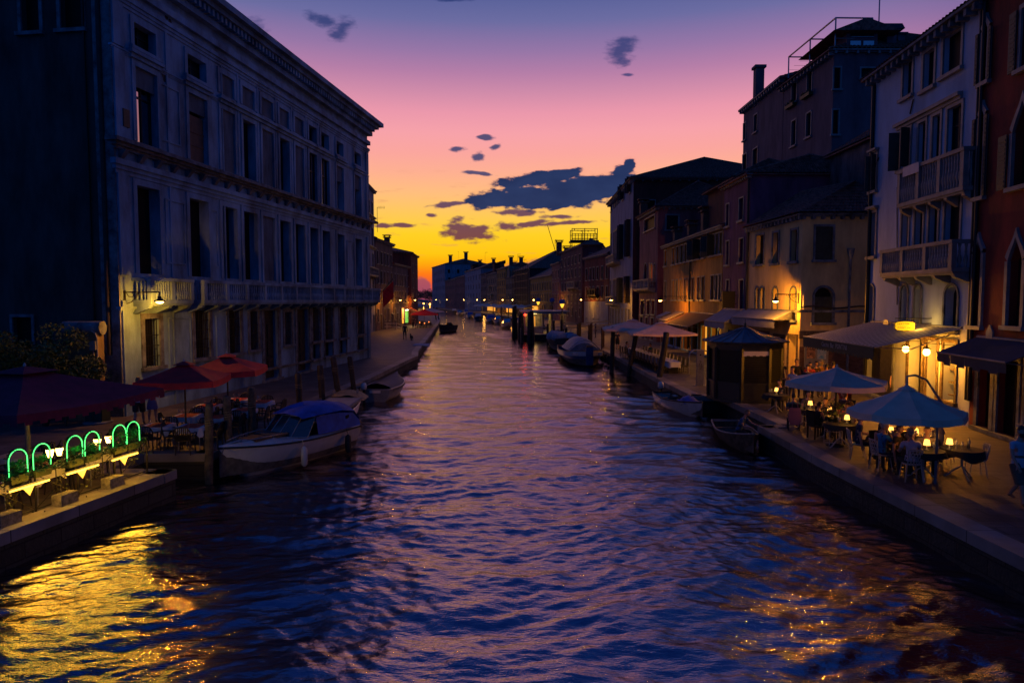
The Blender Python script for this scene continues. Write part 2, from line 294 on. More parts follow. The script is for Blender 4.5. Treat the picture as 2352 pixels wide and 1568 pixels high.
# ---------------------------------------------------------------- building kit
class Fac:
    """one wall plane of a building: local x along the wall, z up, -y outwards"""
    def __init__(s,root,A,B,H,z0=0):
        s.root=root; s.A=Vector((A[0],A[1],0)); s.B=Vector((B[0],B[1],0)); s.L=(s.B-s.A).length; s.d=(s.B-s.A).normalized(); s.H=H; s.z0=z0; s.holes=[]; s.fill=MB()
        s.M=Matrix.Translation(s.A-root.location)@Matrix.Rotation(math.atan2(s.d.y,s.d.x),4,'Z'); s.n=Vector((s.d.y,-s.d.x,0))
    def P(s,px,py):
        d=ray(px,py); o=Vector((0,0,EYE)); nn=s.n; t=(s.A-o).dot(nn)/d.dot(nn); h=o+d*t
        return (h-s.A).dot(s.d), h.z
    def z(s,px,py): return s.P(px,py)[1]
    def s_(s,px,py=688): return s.P(px,py)[0]
    def build(s,name,mb,mats,parent=None,x=0,z=0,y=0):
        return mb.build(name,mats,parent if parent is not None else s.root, (s.M@Matrix.Translation((x,y,z))) if parent is None else Matrix.Translation((x,y,z)))
    def wall(s,m,reveal=.24,name='wall'):
        mb=MB(); zs=sorted({s.z0,s.H,*[h[2] for h in s.holes],*[h[3] for h in s.holes]})
        zs=[z for z in zs if s.z0<=z<=s.H]
        for z0,z1 in zip(zs,zs[1:]):
            if z1-z0<1e-4: continue
            zm=(z0+z1)/2; hs=sorted([h for h in s.holes if h[2]<zm<h[3]]); x=0
            for h in hs:
                if h[0]>x+1e-4: mb.quad((x,0,z0),(h[0],0,z0),(h[0],0,z1),(x,0,z1))
                x=max(x,h[1])
            if s.L>x+1e-4: mb.quad((x,0,z0),(s.L,0,z0),(s.L,0,z1),(x,0,z1))
        for a,b,c,d,*r in s.holes:
            rv=r[0] if r else reveal
            mb.quad((a,0,c),(a,rv,c),(a,rv,d),(a,0,d)); mb.quad((b,0,c),(b,0,d),(b,rv,d),(b,rv,c)); mb.quad((a,0,d),(a,rv,d),(b,rv,d),(b,0,d)); mb.quad((a,0,c),(b,0,c),(b,rv,c),(a,rv,c))
        mb.v+= []; o=len(mb.v); mb.add(s.fill.v,s.fill.f)
        return s.build(name,mb,m)
    def win(s,a,b,c,d,kind='rect',fr='frame',pane='void',sh=None,mull=True,surround=.12,sill=True,rv=.24,proud=.05,cap=False,shm='shutter',pedi=False,name='window',lab=None,child=True,bars=False,tg=0):
        """a..b along the wall, c..d in height"""
        if a>b: a,b=b,a
        a=max(a,.02); b=min(b,s.L-.02)
        if b-a<.1: return None
        for h in s.holes:
            if a<h[1] and b>h[0] and c<h[3] and d>h[2]: return None
        s.holes.append((a,b,c,d,rv)); w=b-a; h=d-c; t=surround; f=MB()
        top=h if kind=='rect' else (h-w/2 if kind=='arch' else h-w*.95)
        if t:
            f.box(-t,.012,-proud,.02,0,top); f.box(w-.012,w+t,-proud,.02,0,top)
            if kind=='rect': f.box(-t,w+t,-proud-.004,.02,h-.012,h+t*1.1)
            if cap: f.box(-t-.08,w+t+.08,-.22,.02,h+t*1.1+.05,h+t*1.1+.15); f.box(-t-.02,w+t+.02,-.13,.02,h+t*1.1-.01,h+t*1.1+.052)
        if sill: f.box(-t-.07,w+t+.07,-.16,.05,-.13,.012)
        if kind!='rect':
            # arch ring and flush spandrels
            n=10; pin=[];pout=[]
            for i in range(n+1):
                u=i/n
                if kind=='arch':
                    th=PI*(1-u); pin.append((w/2+w/2*math.cos(th),top+w/2*math.sin(th))); pout.append((w/2+(w/2+t)*math.cos(th),top+(w/2+t)*math.sin(th)))
                else:
                    # ogee: convex shoulders, pointed tip
                    q=abs(u-.5)*2; xx=w/2*(q if u>=.5 else -q); hh=w*.95
                    zz=top+hh*((1-q**2.2)*.62+.38*(1-q)**3.0)
                    pin.append((w/2+xx,min(zz,h))); pout.append((w/2+xx*(1+2*t/w),min(zz,h)+t*(1+1.1*(1-q)**4)))
            for i in range(n):
                (x0,z0),(x1,z1)=pin[i],pin[i+1]; (X0,Z0),(X1,Z1)=pout[i],pout[i+1]
                f.add([(x0,-proud,z0),(x1,-proud,z1),(X1,-proud,Z1),(X0,-proud,Z0),(x0,.03,z0),(x1,.03,z1),(X1,.03,Z1),(X0,.03,Z0)],[(0,1,2,3),(0,4,5,1),(2,6,7,3)])
                # spandrel flush with the wall
                s.fill.quad((a+x0,0,c+z0),(a+x1,0,c+z1),(a+x1,0,d),(a+x0,0,d))
                s.fill.quad((a+x0,0,c+z0),(a+x0,rv,c+z0),(a+x1,rv,c+z1),(a+x1,0,c+z1))
        o=s.build(name,f,[M[fr]],x=a,z=c) 
        if lab: o['label']=lab
        p=MB(); yb=rv-.03 if not tg else rv+.07
        p.quad((0,yb,0),(w,yb,0),(w,yb,h),(0,yb,h),0)
        mats=[M[pane]]
        if mull and pane in('glass','dimglass','warm'):
            mats.append(M['iron']); g=.035
            p.box(w/2-g,w/2+g,yb-.05,yb-.005,0,h,1)
            for q in (.62,) : p.box(0,w,yb-.045,yb-.004,h*q-g,h*q+g,1)
            p.box(0,.05,yb-.05,yb-.004,0,h,1); p.box(w-.05,w,yb-.05,yb-.004,0,h,1)
        if tg: p.v=[(x,y+(x-w)*math.tan(R(tg)),z) for x,y,z in p.v]
        if child: p.build('grille' if False else 'pane',mats,o)
        else:
            pass
        if bars:
            g=MB(); n=int(w/.13)
            for i in range(1,n): g.box(i*w/n-.012,i*w/n+.012,.03,.054,0,h)
            for i in range(1,int(h/.45)): g.box(0,w,.034,.05,i*.45-.012,i*.45+.012)
            g.build('grille',M['iron'],o)
        if sh=='open':
            for sg in (-1,1):
                q=MB(); x0=-t-.02-w/2 if sg<0 else w+t+.02; shutter_leaf(q,x0,x0+w/2,-proud-.07,-proud-.025,0,h if kind=='rect' else top); q.build('shutter',M[shm],o)
        elif sh=='closed':
            q=MB(); shutter_leaf(q,.01,w/2-.005,.05,.09,0.01,(h if kind=='rect' else top)-.01); shutter_leaf(q,w/2+.005,w-.01,.05,.09,.01,(h if kind=='rect' else top)-.01); q.build('shutter',M[shm],o)
        elif sh=='ajar':
            for sg in (-1,1):
                q=MB(); shutter_leaf(q,0,w/2,-.02,.02,0,h if kind=='rect' else top)
                mx=Matrix.Translation((0 if sg<0 else w,-proud-.03,0))@Matrix.Rotation(R(-105 if sg<0 else -72),4,'Z')
                q.xf(mx).build('shutter',M[shm],o)
        return o
    def wpx(s,x0,y0,x1,y1,**k):
        ym=(y0+y1)/2; xm=(x0+x1)/2
        return s.win(s.P(x0,ym)[0],s.P(x1,ym)[0],s.z(xm,y1),s.z(xm,y0),**k)
    def row(s,pairs,z0,z1,**k):
        for x0,x1 in pairs:
            ym=688-((z0+z1)/2-EYE)*FPX/max(5,(s.A+s.B).y/2); s.win(s.P(x0,ym)[0],s.P(x1,ym)[0],z0,z1,**k)
    def grid(s,xs,w,zs,**k):
        for (z0,z1) in zs:
            for x in xs: s.win(x*s.L-w/2,x*s.L+w/2,z0,z1,**k)
    def cornice(s,z,m='istria',h=.28,out=.32,blocks=.5,ends=.25,name='cornice'):
        mb=MB(); mb.box(-ends,s.L+ends,-out,.06,z-h*.35,z); mb.box(-ends*.6,s.L+ends*.6,-out*.55,.055,z-h*.7,z-h*.352); 
        if blocks:
            n=int(s.L/blocks)
            for i in range(n+1):
                x=i*s.L/max(n,1); mb.box(x-.08,x+.08,-out*.85,.05,z-h*1.25,z-h*.353)
        return s.build(name,mb,M[m])
def shutter_leaf(q,x0,x1,y0,y1,z0,z1):
    q.box(x0,x1,y0,y1,z0,z1)
    n=max(3,int((z1-z0)/.16)); 
    for i in range(n):
        z=z0+.06+(z1-z0-.12)*i/n; q.box(x0+.05,x1-.05,y0-.012,y0+.004,z,z+(z1-z0)/n*.5)
def balcony(f,s0,s1,z0,z1,out=.9,bal=.2,m='istria',solid=False,corb=1.3,label=None,name='balcony'):
    """slab with balusters between z0 and z1 on facade f"""
    L=s1-s0; mb=MB(); mb.box(0,L,-out,.03,-.16,0); mb.box(.05,L-.05,-out+.06,.03,-.24,-.162)
    n=max(2,round(L/corb))
    for i in range(n+1):
        x=.15+(L-.3)*i/n; mb.add([(x-.11,.02,-.242),(x-.11,-out*.85,-.242),(x-.11,-out*.8,-.34),(x-.11,.02,-.6),(x+.11,.02,-.242),(x+.11,-out*.85,-.242),(x+.11,-out*.8,-.34),(x+.11,.02,-.6)],[(0,1,2,3),(7,6,5,4),(0,4,5,1),(1,5,6,2),(2,6,7,3)])
    o=f.build(name,mb,M[m],x=s0,z=z0)
    if label: o['label']=label
    h=z1-z0; r=MB(); r.box(-.04,L+.04,-out-.05,-out+.2,h-.14,h); r.box(-.03,.18,-out+.2,.02,h-.139,h-.001); r.box(L-.18,L+.03,-out+.2,.02,h-.139,h-.001)
    r.build('hand_rail',M[m],o)
    b=MB(); prof=[(.045,0),(.06,.04),(.035,.10),(.075,.3),(.07,.42),(.035,.55),(.045,.66),(.035,.78),(.06,.95),(.05,1)]; hh=h-.14
    npan=max(1,round(L/1.9)); 
    for k in range(npan+1):
        x=.09+(L-.18)*k/npan; b.box(x-.11,x+.11,-out-.02,-out+.16,.002,hh)
    nb=int(L/bal)
    for i in range(nb):
        x=.2+(L-.4)*(i+.5)/nb
        if min(abs(x-(.09+(L-.18)*k/npan)) for k in range(npan+1))<.16: continue
        b.lathe([(r_,z_*hh) for r_,z_ in prof],7,(x,-out+.07,0))
    ns=int((out-.2)/bal)
    for i in range(ns):
        y=-out+.3+(out-.3)*i/max(ns,1)
        for x in (.07,L-.07): b.lathe([(r_,z_*hh) for r_,z_ in prof],7,(x,y,0))
    b.build('balustrade',M[m],o); return o
def tiled(mb,p0,p1,p2,p3,col=.24,rowh=.42,amp=.05,mi=0):
    """pantile surface: p0-p1 eave, p3-p2 ridge"""
    p0,p1,p2,p3=map(Vector,(p0,p1,p2,p3)); Lx=max((p1-p0).length,(p2-p3).length); Ly=((p3-p0).length+(p2-p1).length)/2
    nc=max(2,int(Lx/col))*4; nr=max(2,int(Ly/rowh)); nrm=(p1-p0).cross(p3-p0)
    if nrm.length<1e-6: nrm=(p1-p0).cross(p2-p0)
    nrm.normalize()
    if nrm.z<0: nrm=-nrm
    vs=[]; rows=[]
    for j in range(nr):
        rows.append((j/nr,amp*.8)); rows.append(((j+1)/nr,0))
    for v,lift in rows:
        a=p0.lerp(p3,v); b=p1.lerp(p2,v)
        for i in range(nc+1):
            u=i/nc; q=i%4; h=(0,amp,amp*1.3,amp)[q]
            vs.append(a.lerp(b,u)+nrm*(h+lift))
    fs=[(j*(nc+1)+i,j*(nc+1)+i+1,(j+1)*(nc+1)+i+1,(j+1)*(nc+1)+i) for j in range(len(rows)-1) for i in range(nc)]
    mb.add(vs,fs,mi)
def building(name,label,A,B,depth,H,wallm,foot=None,cat='building',group=None):
    A=Vector((A[0],A[1],0)); B=Vector((B[0],B[1],0)); d=(B-A).normalized(); inn=Vector((-d.y,d.x,0))
    pts=foot or [A,B,B+inn*depth,A+inn*depth]; pts=[Vector((p[0],p[1],0)) for p in pts]
    r=thing(name,label,cat,pts[0],0,group); fs=[Fac(r,pts[i],pts[(i+1)%len(pts)],H) for i in range(len(pts))]
    return r,fs,pts
def roof(r,pts,H,rise,over=.4,kind='hip',detail=True,m='tile',inset=None,col=.24,name='roof',thick=.1):
    """hip or gable roof over a 4 point footprint; ridge parallel to edge 0"""
    c=sum(pts,Vector())/4; o0=r.location
    q=[p+(p-c).normalized()*over*1.35-o0+Vector((0,0,H)) for p in pts]
    e0=(q[1]-q[0]); dep=(q[3]-q[0]); L=e0.length; D=dep.length; d=e0.normalized(); mid0=(q[0]+q[3])/2; mid1=(q[1]+q[2])/2
    ins=(min(D/2,L*.45) if inset is None else inset) if kind=='hip' else 0
    R0=mid0+(mid1-mid0).normalized()*ins+Vector((0,0,rise)); R1=mid1-(mid1-mid0).normalized()*ins+Vector((0,0,rise))
    mb=MB()
    f=(lambda *a: tiled(mb,*a,col=col)) if detail else (lambda *a: mb.quad(*a))
    f(q[0],q[1],R1,R0); f(q[2],q[3],R0,R1)
    if kind=='hip': f(q[1],q[2],R1,R1); f(q[3],q[0],R0,R0)
    else: mb.add([q[1],q[2],R1],[(0,1,2)]); mb.add([q[3],q[0],R0],[(0,1,2)])
    dz=Vector((0,0,-thick)); mb.add([p+dz for p in q],[(3,2,1,0)])
    for i in range(4): mb.quad(q[i]+dz,q[(i+1)%4]+dz,q[(i+1)%4],q[i])
    for a,b in ((R0,R1),): mb.tube([a+Vector((0,0,.05)),b+Vector((0,0,.05))],.11,6)
    if kind=='hip':
        for a,b in ((q[0],R0),(q[3],R0),(q[1],R1),(q[2],R1)): mb.tube([a+Vector((0,0,.04)),b+Vector((0,0,.05))],.09,6)
    return mb.build(name,M[m],r)
def chimney(roofo,x,y,z,h,w=.55,venetian=False,m='brick'):
    mb=MB(); mb.box(x-w/2,x+w/2,y-w/2,y+w/2,z-1.2,z+h)
    if venetian: mb.lathe([(w*.35,h),(w*.5,h+.1),(w*.75,h+.5),(w*.55,h+.55)],10,(x,y,z))
    else:
        mb.box(x-w*.72,x+w*.72,y-w*.72,y+w*.72,z+h,z+h+.12)
        for a in(-1,1):
            for b in(-1,1): mb.box(x+a*w*.5-.06,x+a*w*.5+.06,y+b*w*.5-.06,y+b*w*.5+.06,z+h+.12,z+h+.4)
        mb.box(x-w*.8,x+w*.8,y-w*.8,y+w*.8,z+h+.4,z+h+.5)
    return mb.build('chimney',M[m],roofo)
def antenna(r,x,y,z,h=2.5,rz=0,kind=0):
    mb=MB(); mb.tube([(x,y,z-.5),(x,y,z+h)],.035,5)
    c,s=math.cos(rz),math.sin(rz)
    if kind==0:
        for k,w in ((0,.5),(.35,.45),(.7,.6)): mb.tube([(x-w*c,y-w*s,z+h-k),(x+w*c,y+w*s,z+h-k)],.022,4)
    else:
        mb.tube([(x,y,z+h),(x+1.2*c,y+1.2*s,z+h)],.025,4)
        for k in range(6): u=.15+k*.2; mb.tube([(x+u*c,y+u*s,z+h-.25),(x+u*c,y+u*s,z+h+.25)],.018,4)
    return mb.build('antenna',M['iron'],r)
def wall_lamp(f,s,z,arm,power,label,group='street lamps on wall brackets',n=None,scale=1):
    base=f.A+f.d*s; t=thing('street_lamp',label,'street lamp',(base.x,base.y,z),math.atan2(f.d.y,f.d.x),group)
    mb=MB(); mb.tube([(0,0,.28),(0,-arm,.28)],.028,6); mb.box(-.05,.05,-.04,.02,-.25,.35)
    mb.tube([(0,-.03,-.2),(0,-.3,-.12),(0,-.5,.05),(0,-.62,.26)],.02,5); mb.tube([(0,-.1,.26),(0,-.2,.1),(0,-.36,.08),(0,-.42,.2),(0,-.34,.24)],.016,5); mb.tube([(0,-.5,.26),(0,-.62,.14),(0,-.76,.2),(0,-.7,.25)],.014,5)
    mb.build('bracket',M['iron'],t)
    h=MB(); h.lathe([(.02,.3),(.03,.14),(.06,.10),(.07,.02),(.19,-.06),(.22,-.10),(.20,-.10),(.05,-.01)],12,(0,-arm,0)); h.build('lamp_shade',M['iron'],t)
    b=MB(); b.lathe([(.02,-.06),(.13,-.07),(.15,-.10),(.12,-.15),(.05,-.17)],10,(0,-arm,0)); b.build('bulb',M['street'],t)
    plight(t,(0,-arm,-.24),power,(1,.34,.02),.07)
    return t
def awning(name,label,f,s0,s1,z,out,drop,m,val=.25,group=None,scallop=True,closed_sides=False,lift=.0,cat='awning'):
    base=f.A+f.d*s0; t=thing(name,label,cat,(base.x,base.y,z),math.atan2(f.d.y,f.d.x),group); L=s1-s0
    c=MB(); n=max(2,int(L/.45)); 
    for i in range(n):
        a=L*i/n; b=L*(i+1)/n; sag=.03*math.sin(i*1.7)
        c.add([(a,-.05,0),(b,-.05,0),(b,-out,-drop),(a,-out,-drop),(a,-.05,-.03),(b,-.05,-.03),(b,-out,-drop-.03),(a,-out,-drop-.03)],[(3,2,1,0),(4,5,6,7)])
        v=val*(1 if not scallop else (1.0 if i%2 else .8))
        c.add([(a,-out,-drop),(b,-out,-drop),(b,-out+.02,-drop-v),(a,-out+.02,-drop-v)],[(0,1,2,3)])
    c.quad((0,-.05,0),(0,-out,-drop),(0,-out,-drop-.03),(0,-.05,-.03)); c.quad((L,-.05,0),(L,-out,-drop),(L,-out,-drop-.03),(L,-.05,-.03))
    if closed_sides:
        for x in (0.01,L-.01): c.add([(x,-.05,-.02),(x,-out,-drop-.02),(x,-.05,-drop-.02)],[(0,1,2),(2,1,0)])
    c.build('canopy',m,t)
    fr=MB(); fr.tube([(0,-out,-drop),(L,-out,-drop)],.035,6); fr.tube([(0,0,.02),(L,0,.02)],.06,6)
    for x in (.15,L-.15): fr.tube([(x,0,-.1),(x,-out*.55,-drop*.9-.15),(x,-out,-drop-.02)],.022,5)
    fr.build('frame',M['frame'],t); return t
def pipe(f,s,z0,z1,m='iron',r=.055,name='downpipe'):
    mb=MB(); mb.tube([(s,-.09,z0),(s,-.09,z1)],r,7); return f.build(name,mb,M[m])
def col3(name,rgb,**k): return mat(name,lin(rgb) if max(rgb)>1 else rgb,**{**dict(rough=.9,var=.3,scale=1.1,bump=.25,bscale=14,streak=1),**k})
# ================================================================ LEFT PALAZZO
A=(-15.65,27.3); Bq=(-11.65,55.8)
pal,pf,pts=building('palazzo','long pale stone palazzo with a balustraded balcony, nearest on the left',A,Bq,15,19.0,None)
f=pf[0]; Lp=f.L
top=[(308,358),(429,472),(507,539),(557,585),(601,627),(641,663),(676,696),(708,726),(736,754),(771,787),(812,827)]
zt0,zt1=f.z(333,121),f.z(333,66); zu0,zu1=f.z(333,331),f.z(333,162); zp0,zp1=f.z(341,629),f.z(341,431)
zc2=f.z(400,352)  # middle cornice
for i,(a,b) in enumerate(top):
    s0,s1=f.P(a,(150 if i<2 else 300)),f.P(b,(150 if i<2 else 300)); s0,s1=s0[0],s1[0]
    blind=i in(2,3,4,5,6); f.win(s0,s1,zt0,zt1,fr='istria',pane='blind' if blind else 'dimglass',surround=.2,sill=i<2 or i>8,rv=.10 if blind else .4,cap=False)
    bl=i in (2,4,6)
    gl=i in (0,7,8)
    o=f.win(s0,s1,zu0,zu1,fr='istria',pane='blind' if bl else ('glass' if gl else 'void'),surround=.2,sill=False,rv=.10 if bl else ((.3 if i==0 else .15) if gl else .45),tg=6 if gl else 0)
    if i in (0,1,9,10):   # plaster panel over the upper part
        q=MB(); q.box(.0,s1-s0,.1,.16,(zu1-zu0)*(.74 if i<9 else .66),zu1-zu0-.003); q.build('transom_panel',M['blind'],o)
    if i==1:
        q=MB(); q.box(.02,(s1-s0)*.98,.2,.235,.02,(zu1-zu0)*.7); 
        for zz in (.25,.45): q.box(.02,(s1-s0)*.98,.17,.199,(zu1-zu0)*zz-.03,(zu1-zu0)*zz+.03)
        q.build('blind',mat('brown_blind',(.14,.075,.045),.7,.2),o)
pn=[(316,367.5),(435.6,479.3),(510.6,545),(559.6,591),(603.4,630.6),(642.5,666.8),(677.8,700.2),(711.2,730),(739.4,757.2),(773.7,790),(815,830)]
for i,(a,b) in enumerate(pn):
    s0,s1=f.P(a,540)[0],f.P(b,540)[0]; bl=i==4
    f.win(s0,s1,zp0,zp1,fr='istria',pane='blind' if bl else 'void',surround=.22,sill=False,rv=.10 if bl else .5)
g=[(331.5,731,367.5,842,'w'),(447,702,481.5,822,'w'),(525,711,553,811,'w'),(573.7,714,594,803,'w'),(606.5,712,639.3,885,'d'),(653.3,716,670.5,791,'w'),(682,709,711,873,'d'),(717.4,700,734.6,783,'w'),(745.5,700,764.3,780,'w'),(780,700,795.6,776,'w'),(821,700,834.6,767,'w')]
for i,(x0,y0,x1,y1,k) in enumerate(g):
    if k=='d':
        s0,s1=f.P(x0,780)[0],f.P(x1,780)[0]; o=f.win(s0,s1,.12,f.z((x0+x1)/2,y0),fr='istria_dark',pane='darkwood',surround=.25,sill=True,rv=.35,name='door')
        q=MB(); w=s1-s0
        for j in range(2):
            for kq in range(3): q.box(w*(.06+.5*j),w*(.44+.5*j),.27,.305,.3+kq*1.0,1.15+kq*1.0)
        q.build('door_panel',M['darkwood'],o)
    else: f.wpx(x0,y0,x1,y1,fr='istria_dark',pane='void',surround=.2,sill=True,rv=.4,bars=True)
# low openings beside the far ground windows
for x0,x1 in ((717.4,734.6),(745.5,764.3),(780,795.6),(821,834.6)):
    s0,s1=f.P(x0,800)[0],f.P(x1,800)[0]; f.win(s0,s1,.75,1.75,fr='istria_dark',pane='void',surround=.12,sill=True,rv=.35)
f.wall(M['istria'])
# string courses, cornices, pilasters, panels
def course(f,z,h,out,x0=-.0,x1=None,m='istria',name='string_course',y1=.05):
    mb=MB(); x1=f.L if x1 is None else x1
    mb.box(x0-out,x1+out,-out,y1,z,z+h*.45); mb.box(x0-out*.55,x1+out*.55,-out*.6,y1-.01,z-h*.35,z-.001); mb.box(x0-out*.25,x1+out*.25,-out*.3,y1-.02,z-h*.7,z-h*.351); return f.build(name,mb,M[m])
zc=f.z(400,372)
course(f,f.z(333,349),.34,.48,m='istria_dark'); 
z1b=f.z(290,420); course(f,zp1+.62,.5,.2)
zA,zB=zp1+.9,f.z(333,349)-.24
n=26
for i in range(n+1):
    fr=MB(); X0=.3+(Lp-.6)*i/n; x=0; fr.add([(x-.1,.02,zA),(x+.1,.02,zA),(x+.1,.02,zB),(x-.1,.02,zB),(x-.1,-.10,zA),(x+.1,-.10,zA),(x+.13,-.36,zB),(x-.13,-.36,zB)],[(4,5,6,7),(0,4,7,3),(5,1,2,6)])
    f.build('console',fr,M['istria_dark'],x=X0)
course(f,zt0-.42,.16,.10); course(f,zt1+.62,.4,.16)
# window aprons of the top storey
ap=MB()
for a,b in ((top[0]),(top[1]),(top[2][0],top[8][1]),top[9],top[10]):
    ap=MB(); ap.box(f.P(a,240)[0]-.35,f.P(b,240)[0]+.35,-.26,.04,zt0-.34,zt0-.2); ap.box(f.P(a,240)[0]-.25,f.P(b,240)[0]+.25,-.15,.04,zt0-.5,zt0-.341)
    f.build('window_apron',ap,M['istria'])
pl=MB()
for zz0,zz1 in ((.0,f.z(290,690)),(zp0-.1,zp1+.3),(zu0-.3,zt0-.45),(zt0-.3,zt1+.4)):
    for a,b in ((.02,.62),(Lp-.55,Lp-.02)): pl=MB(); pl.box(a,b,-.10,.03,zz0,zz1); f.build('pilaster',pl,M['istria'])
    for i,(a,b) in enumerate(pn if zz1<14 else top):
        if i in (2,3,4,5,6,7): 
            s1=f.P(b,400)[0]; s2=f.P((pn if zz1<14 else top)[i+1][0],400)[0]; 
            if zz0>3: pl=MB(); pl.box((s1+s2)/2-.07,(s1+s2)/2+.07,-.07,.03,zz0,zz1); f.build('pilaster',pl,M['istria'])
    for s in (3.35,7.7): pl=MB(); pl.box(s-.05,s+.05,-.05,.03,zz0,zz1); f.build('pilaster',pl,M['istria'])
def frame_panel(mb,a,b,c,d,t=.07,o=.05):
    mb.box(a,b,-o,.02,c,c+t); mb.box(a,b,-o,.02,d-t,d); mb.box(a,a+t,-o+.003,.02,c+t,d-t); mb.box(b-t,b,-o+.003,.02,c+t,d-t)
for (x0,x1,za,zb) in ((380,425,zp0+.5,zp1-.3),(376,420,zu0+.4,zu1-.2),(480,500,zp0+.5,zp1-.3),(796,811,zp0+.5,zp1-.3),(380,432,1.1,3.9),(490,516,1.1,3.9),(800,816,1.2,3.9)):
    pan=MB(); frame_panel(pan,f.P(x0,540)[0],f.P(x1,540)[0],za,zb); f.build('wall_panel',pan,M['istria'])
# plinth and roof cornice
course(f,.72,.14,.1,m='istria_dark')
mb=MB(); H=19.0
mb.box(-1.0,Lp+1.0,-1.05,.2,H-.32,H-.02); mb.box(-.7,Lp+.7,-.75,.15,H-.55,H-.321); mb.box(-.3,Lp+.3,-.35,.1,H-1.15,H-.86); mb.box(-.2,Lp+.2,-.2,.08,H-1.9,H-1.6)
n=int(Lp/.36)
for i in range(n+1):
    x=i*Lp/n; mb.box(x-.09,x+.09,-.62,.06,H-.86,H-.551)
f.build('roof_cornice',mb,M['istria'])
ro=roof(pal,pts,19.0,1.7,over=.5,detail=False,kind='hip')
# tile edge of the roof, seen from below
# balconies
s0,s1=f.P(316,660)[0]-.35,f.P(404,660)[0]; zb0,zb1=f.z(360,689),f.z(360,640)
balcony(f,s0,s1,zb0,zb1,out=.85,bal=.17,label='short stone balcony at the near corner')
s0=f.P(436,660)[0]-.2; balcony(f,s0,Lp+.25,zb0,zb1,out=.85,bal=.19,label='long stone balcony along the whole front')
course(f,zb0-.35,.2,.16)
# stone scars and small details
q=MB(); 
for px,py in ((375,173),(381,177),(378,183),(382,40),(386,57),(390,50)): s,z=f.P(px,py); q=MB(); q.lathe([(.09,-.04),(.12,0)],8,(0,0,0),mx=Matrix.Translation((s,-.012,z))@Matrix.Rotation(PI/2,4,'X')); f.build('iron_boss',q,M['iron'])
q=MB(); s,z=f.P(284,272); q.box(s-.18,s+.18,-.14,.02,z-.35,z+.35); f.build('wall_plaque',q,M['shutterb'])
# side wall facing the bridge
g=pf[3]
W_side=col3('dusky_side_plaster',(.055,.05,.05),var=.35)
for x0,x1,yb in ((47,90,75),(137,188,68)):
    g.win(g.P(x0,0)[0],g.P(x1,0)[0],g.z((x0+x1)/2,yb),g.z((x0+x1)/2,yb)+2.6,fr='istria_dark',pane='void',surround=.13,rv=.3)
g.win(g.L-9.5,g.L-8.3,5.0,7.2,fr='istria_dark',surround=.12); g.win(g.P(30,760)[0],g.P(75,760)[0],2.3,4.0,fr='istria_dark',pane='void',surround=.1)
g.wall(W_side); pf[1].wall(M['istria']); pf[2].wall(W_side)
pipe(g,g.L-.45,2.5,18.4,'darkwood',.10); pipe(g,g.L-1.1,3,18.3,'iron',.05)
q=MB(); q.box(g.L-.75,g.L+.02,-.06,.02,.0,18.0); g.build('corner_stone',q,M['istria_dark'])
# flag on the balcony
q=MB(); fx,fz=f.P(846,668); q.tube([(Lp-.2,-.9,fz-.4),(Lp+.1,-2.0,fz+1.0)],.03,6); fo=f.build('flagpole',q,M['wood'])
q=MB(); n=6
for i in range(n):
    for j in range(5):
        def pt(i,j): return (Lp-.1+.05*j+.05*math.sin(i*1.3),-1.2-.16*j,fz-.05+.2*j-(i/n)*1.3-.03*j)
        q.quad(pt(i,j),pt(i+1,j),pt(i+1,j+1),pt(i,j+1))
fl=q.build('flag',M['red'],None); fl.matrix_world=pal.matrix_world; 
fl.parent=pal; fl.matrix_local=f.M
wall_lamp(f,.25,4.72,1.55,340,'hooded lamp lit over the near corner of the long pale palazzo')
wall_lamp(pf[1],.3,4.6,.8,60,'hooded lamp lit round the far corner of the long pale palazzo')
# ================================================================ RIGHT BANK, near to far
lawnlab='street lamps on wall brackets'
# --- red gothic house at the right edge
redp=col3('red_plaster',(.20,.022,.012),var=.3)
r1,rf,pp=building('gothic_house','dark red house with white pointed-arch windows at the far right edge',(16.85,24.95),(15.2,12),9,15.9,redp)
f=rf[0]
def gpx(x0,y0,x1,y1,**k): return f.wpx(x0,y0,x1,y1,kind='ogee',fr='frame',surround=.15,proud=.09,rv=.3,**k)
gpx(2218,555,2256,748); gpx(2318,545,2352,750)
gpx(2226,258,2262,455,sh='open'); gpx(2330,232,2372,425,sh='open')
gpx(2232,62,2272,195,sh='open'); f.wpx(2347,10,2380,150,fr='frame',sh='open')
for x0,x1,z in ((2262,2290,3.2),):
    s,zz=f.P(2276,762); q=MB(); q.prism([(s-.2,0),(s+.2,0),(s+.2,.3),(s,.55),(s-.2,.3)],0,.06); q.xf(Matrix.Translation((0,0,zz-.3))@Matrix.Rotation(PI/2,4,'X')); f.build('wall_shrine',q,M['frame'])
# shop front
f.win(.55,1.35,.15,2.7,fr='istria_dark',pane='dimglass',surround=.2,rv=.35,name='door'); f.win(1.75,2.9,.15,2.7,fr='istria_dark',pane='dimglass',surround=.14,rv=.3,name='door'); f.win(3.3,6.2,.7,2.8,fr='istria_dark',pane='dimglass',surround=.14,rv=.3)
f.wall(redp); [g.wall(redp) for g in rf[1:]]; f.cornice(15.9,'istria_dark',.3,.38,.55)
roof(r1,pp,15.9,1.6,.45)
q=MB(); s=f.P(2206,500)[0]; pipe(f,.12,1,15.4,'iron',.07)
awning('awning','dark navy awning with pale front bar over the shop of the red house',f,.35,4.6,3.35,1.35,.55,col3('navy_canvas',(.012,.03,.07),var=.2),.42)
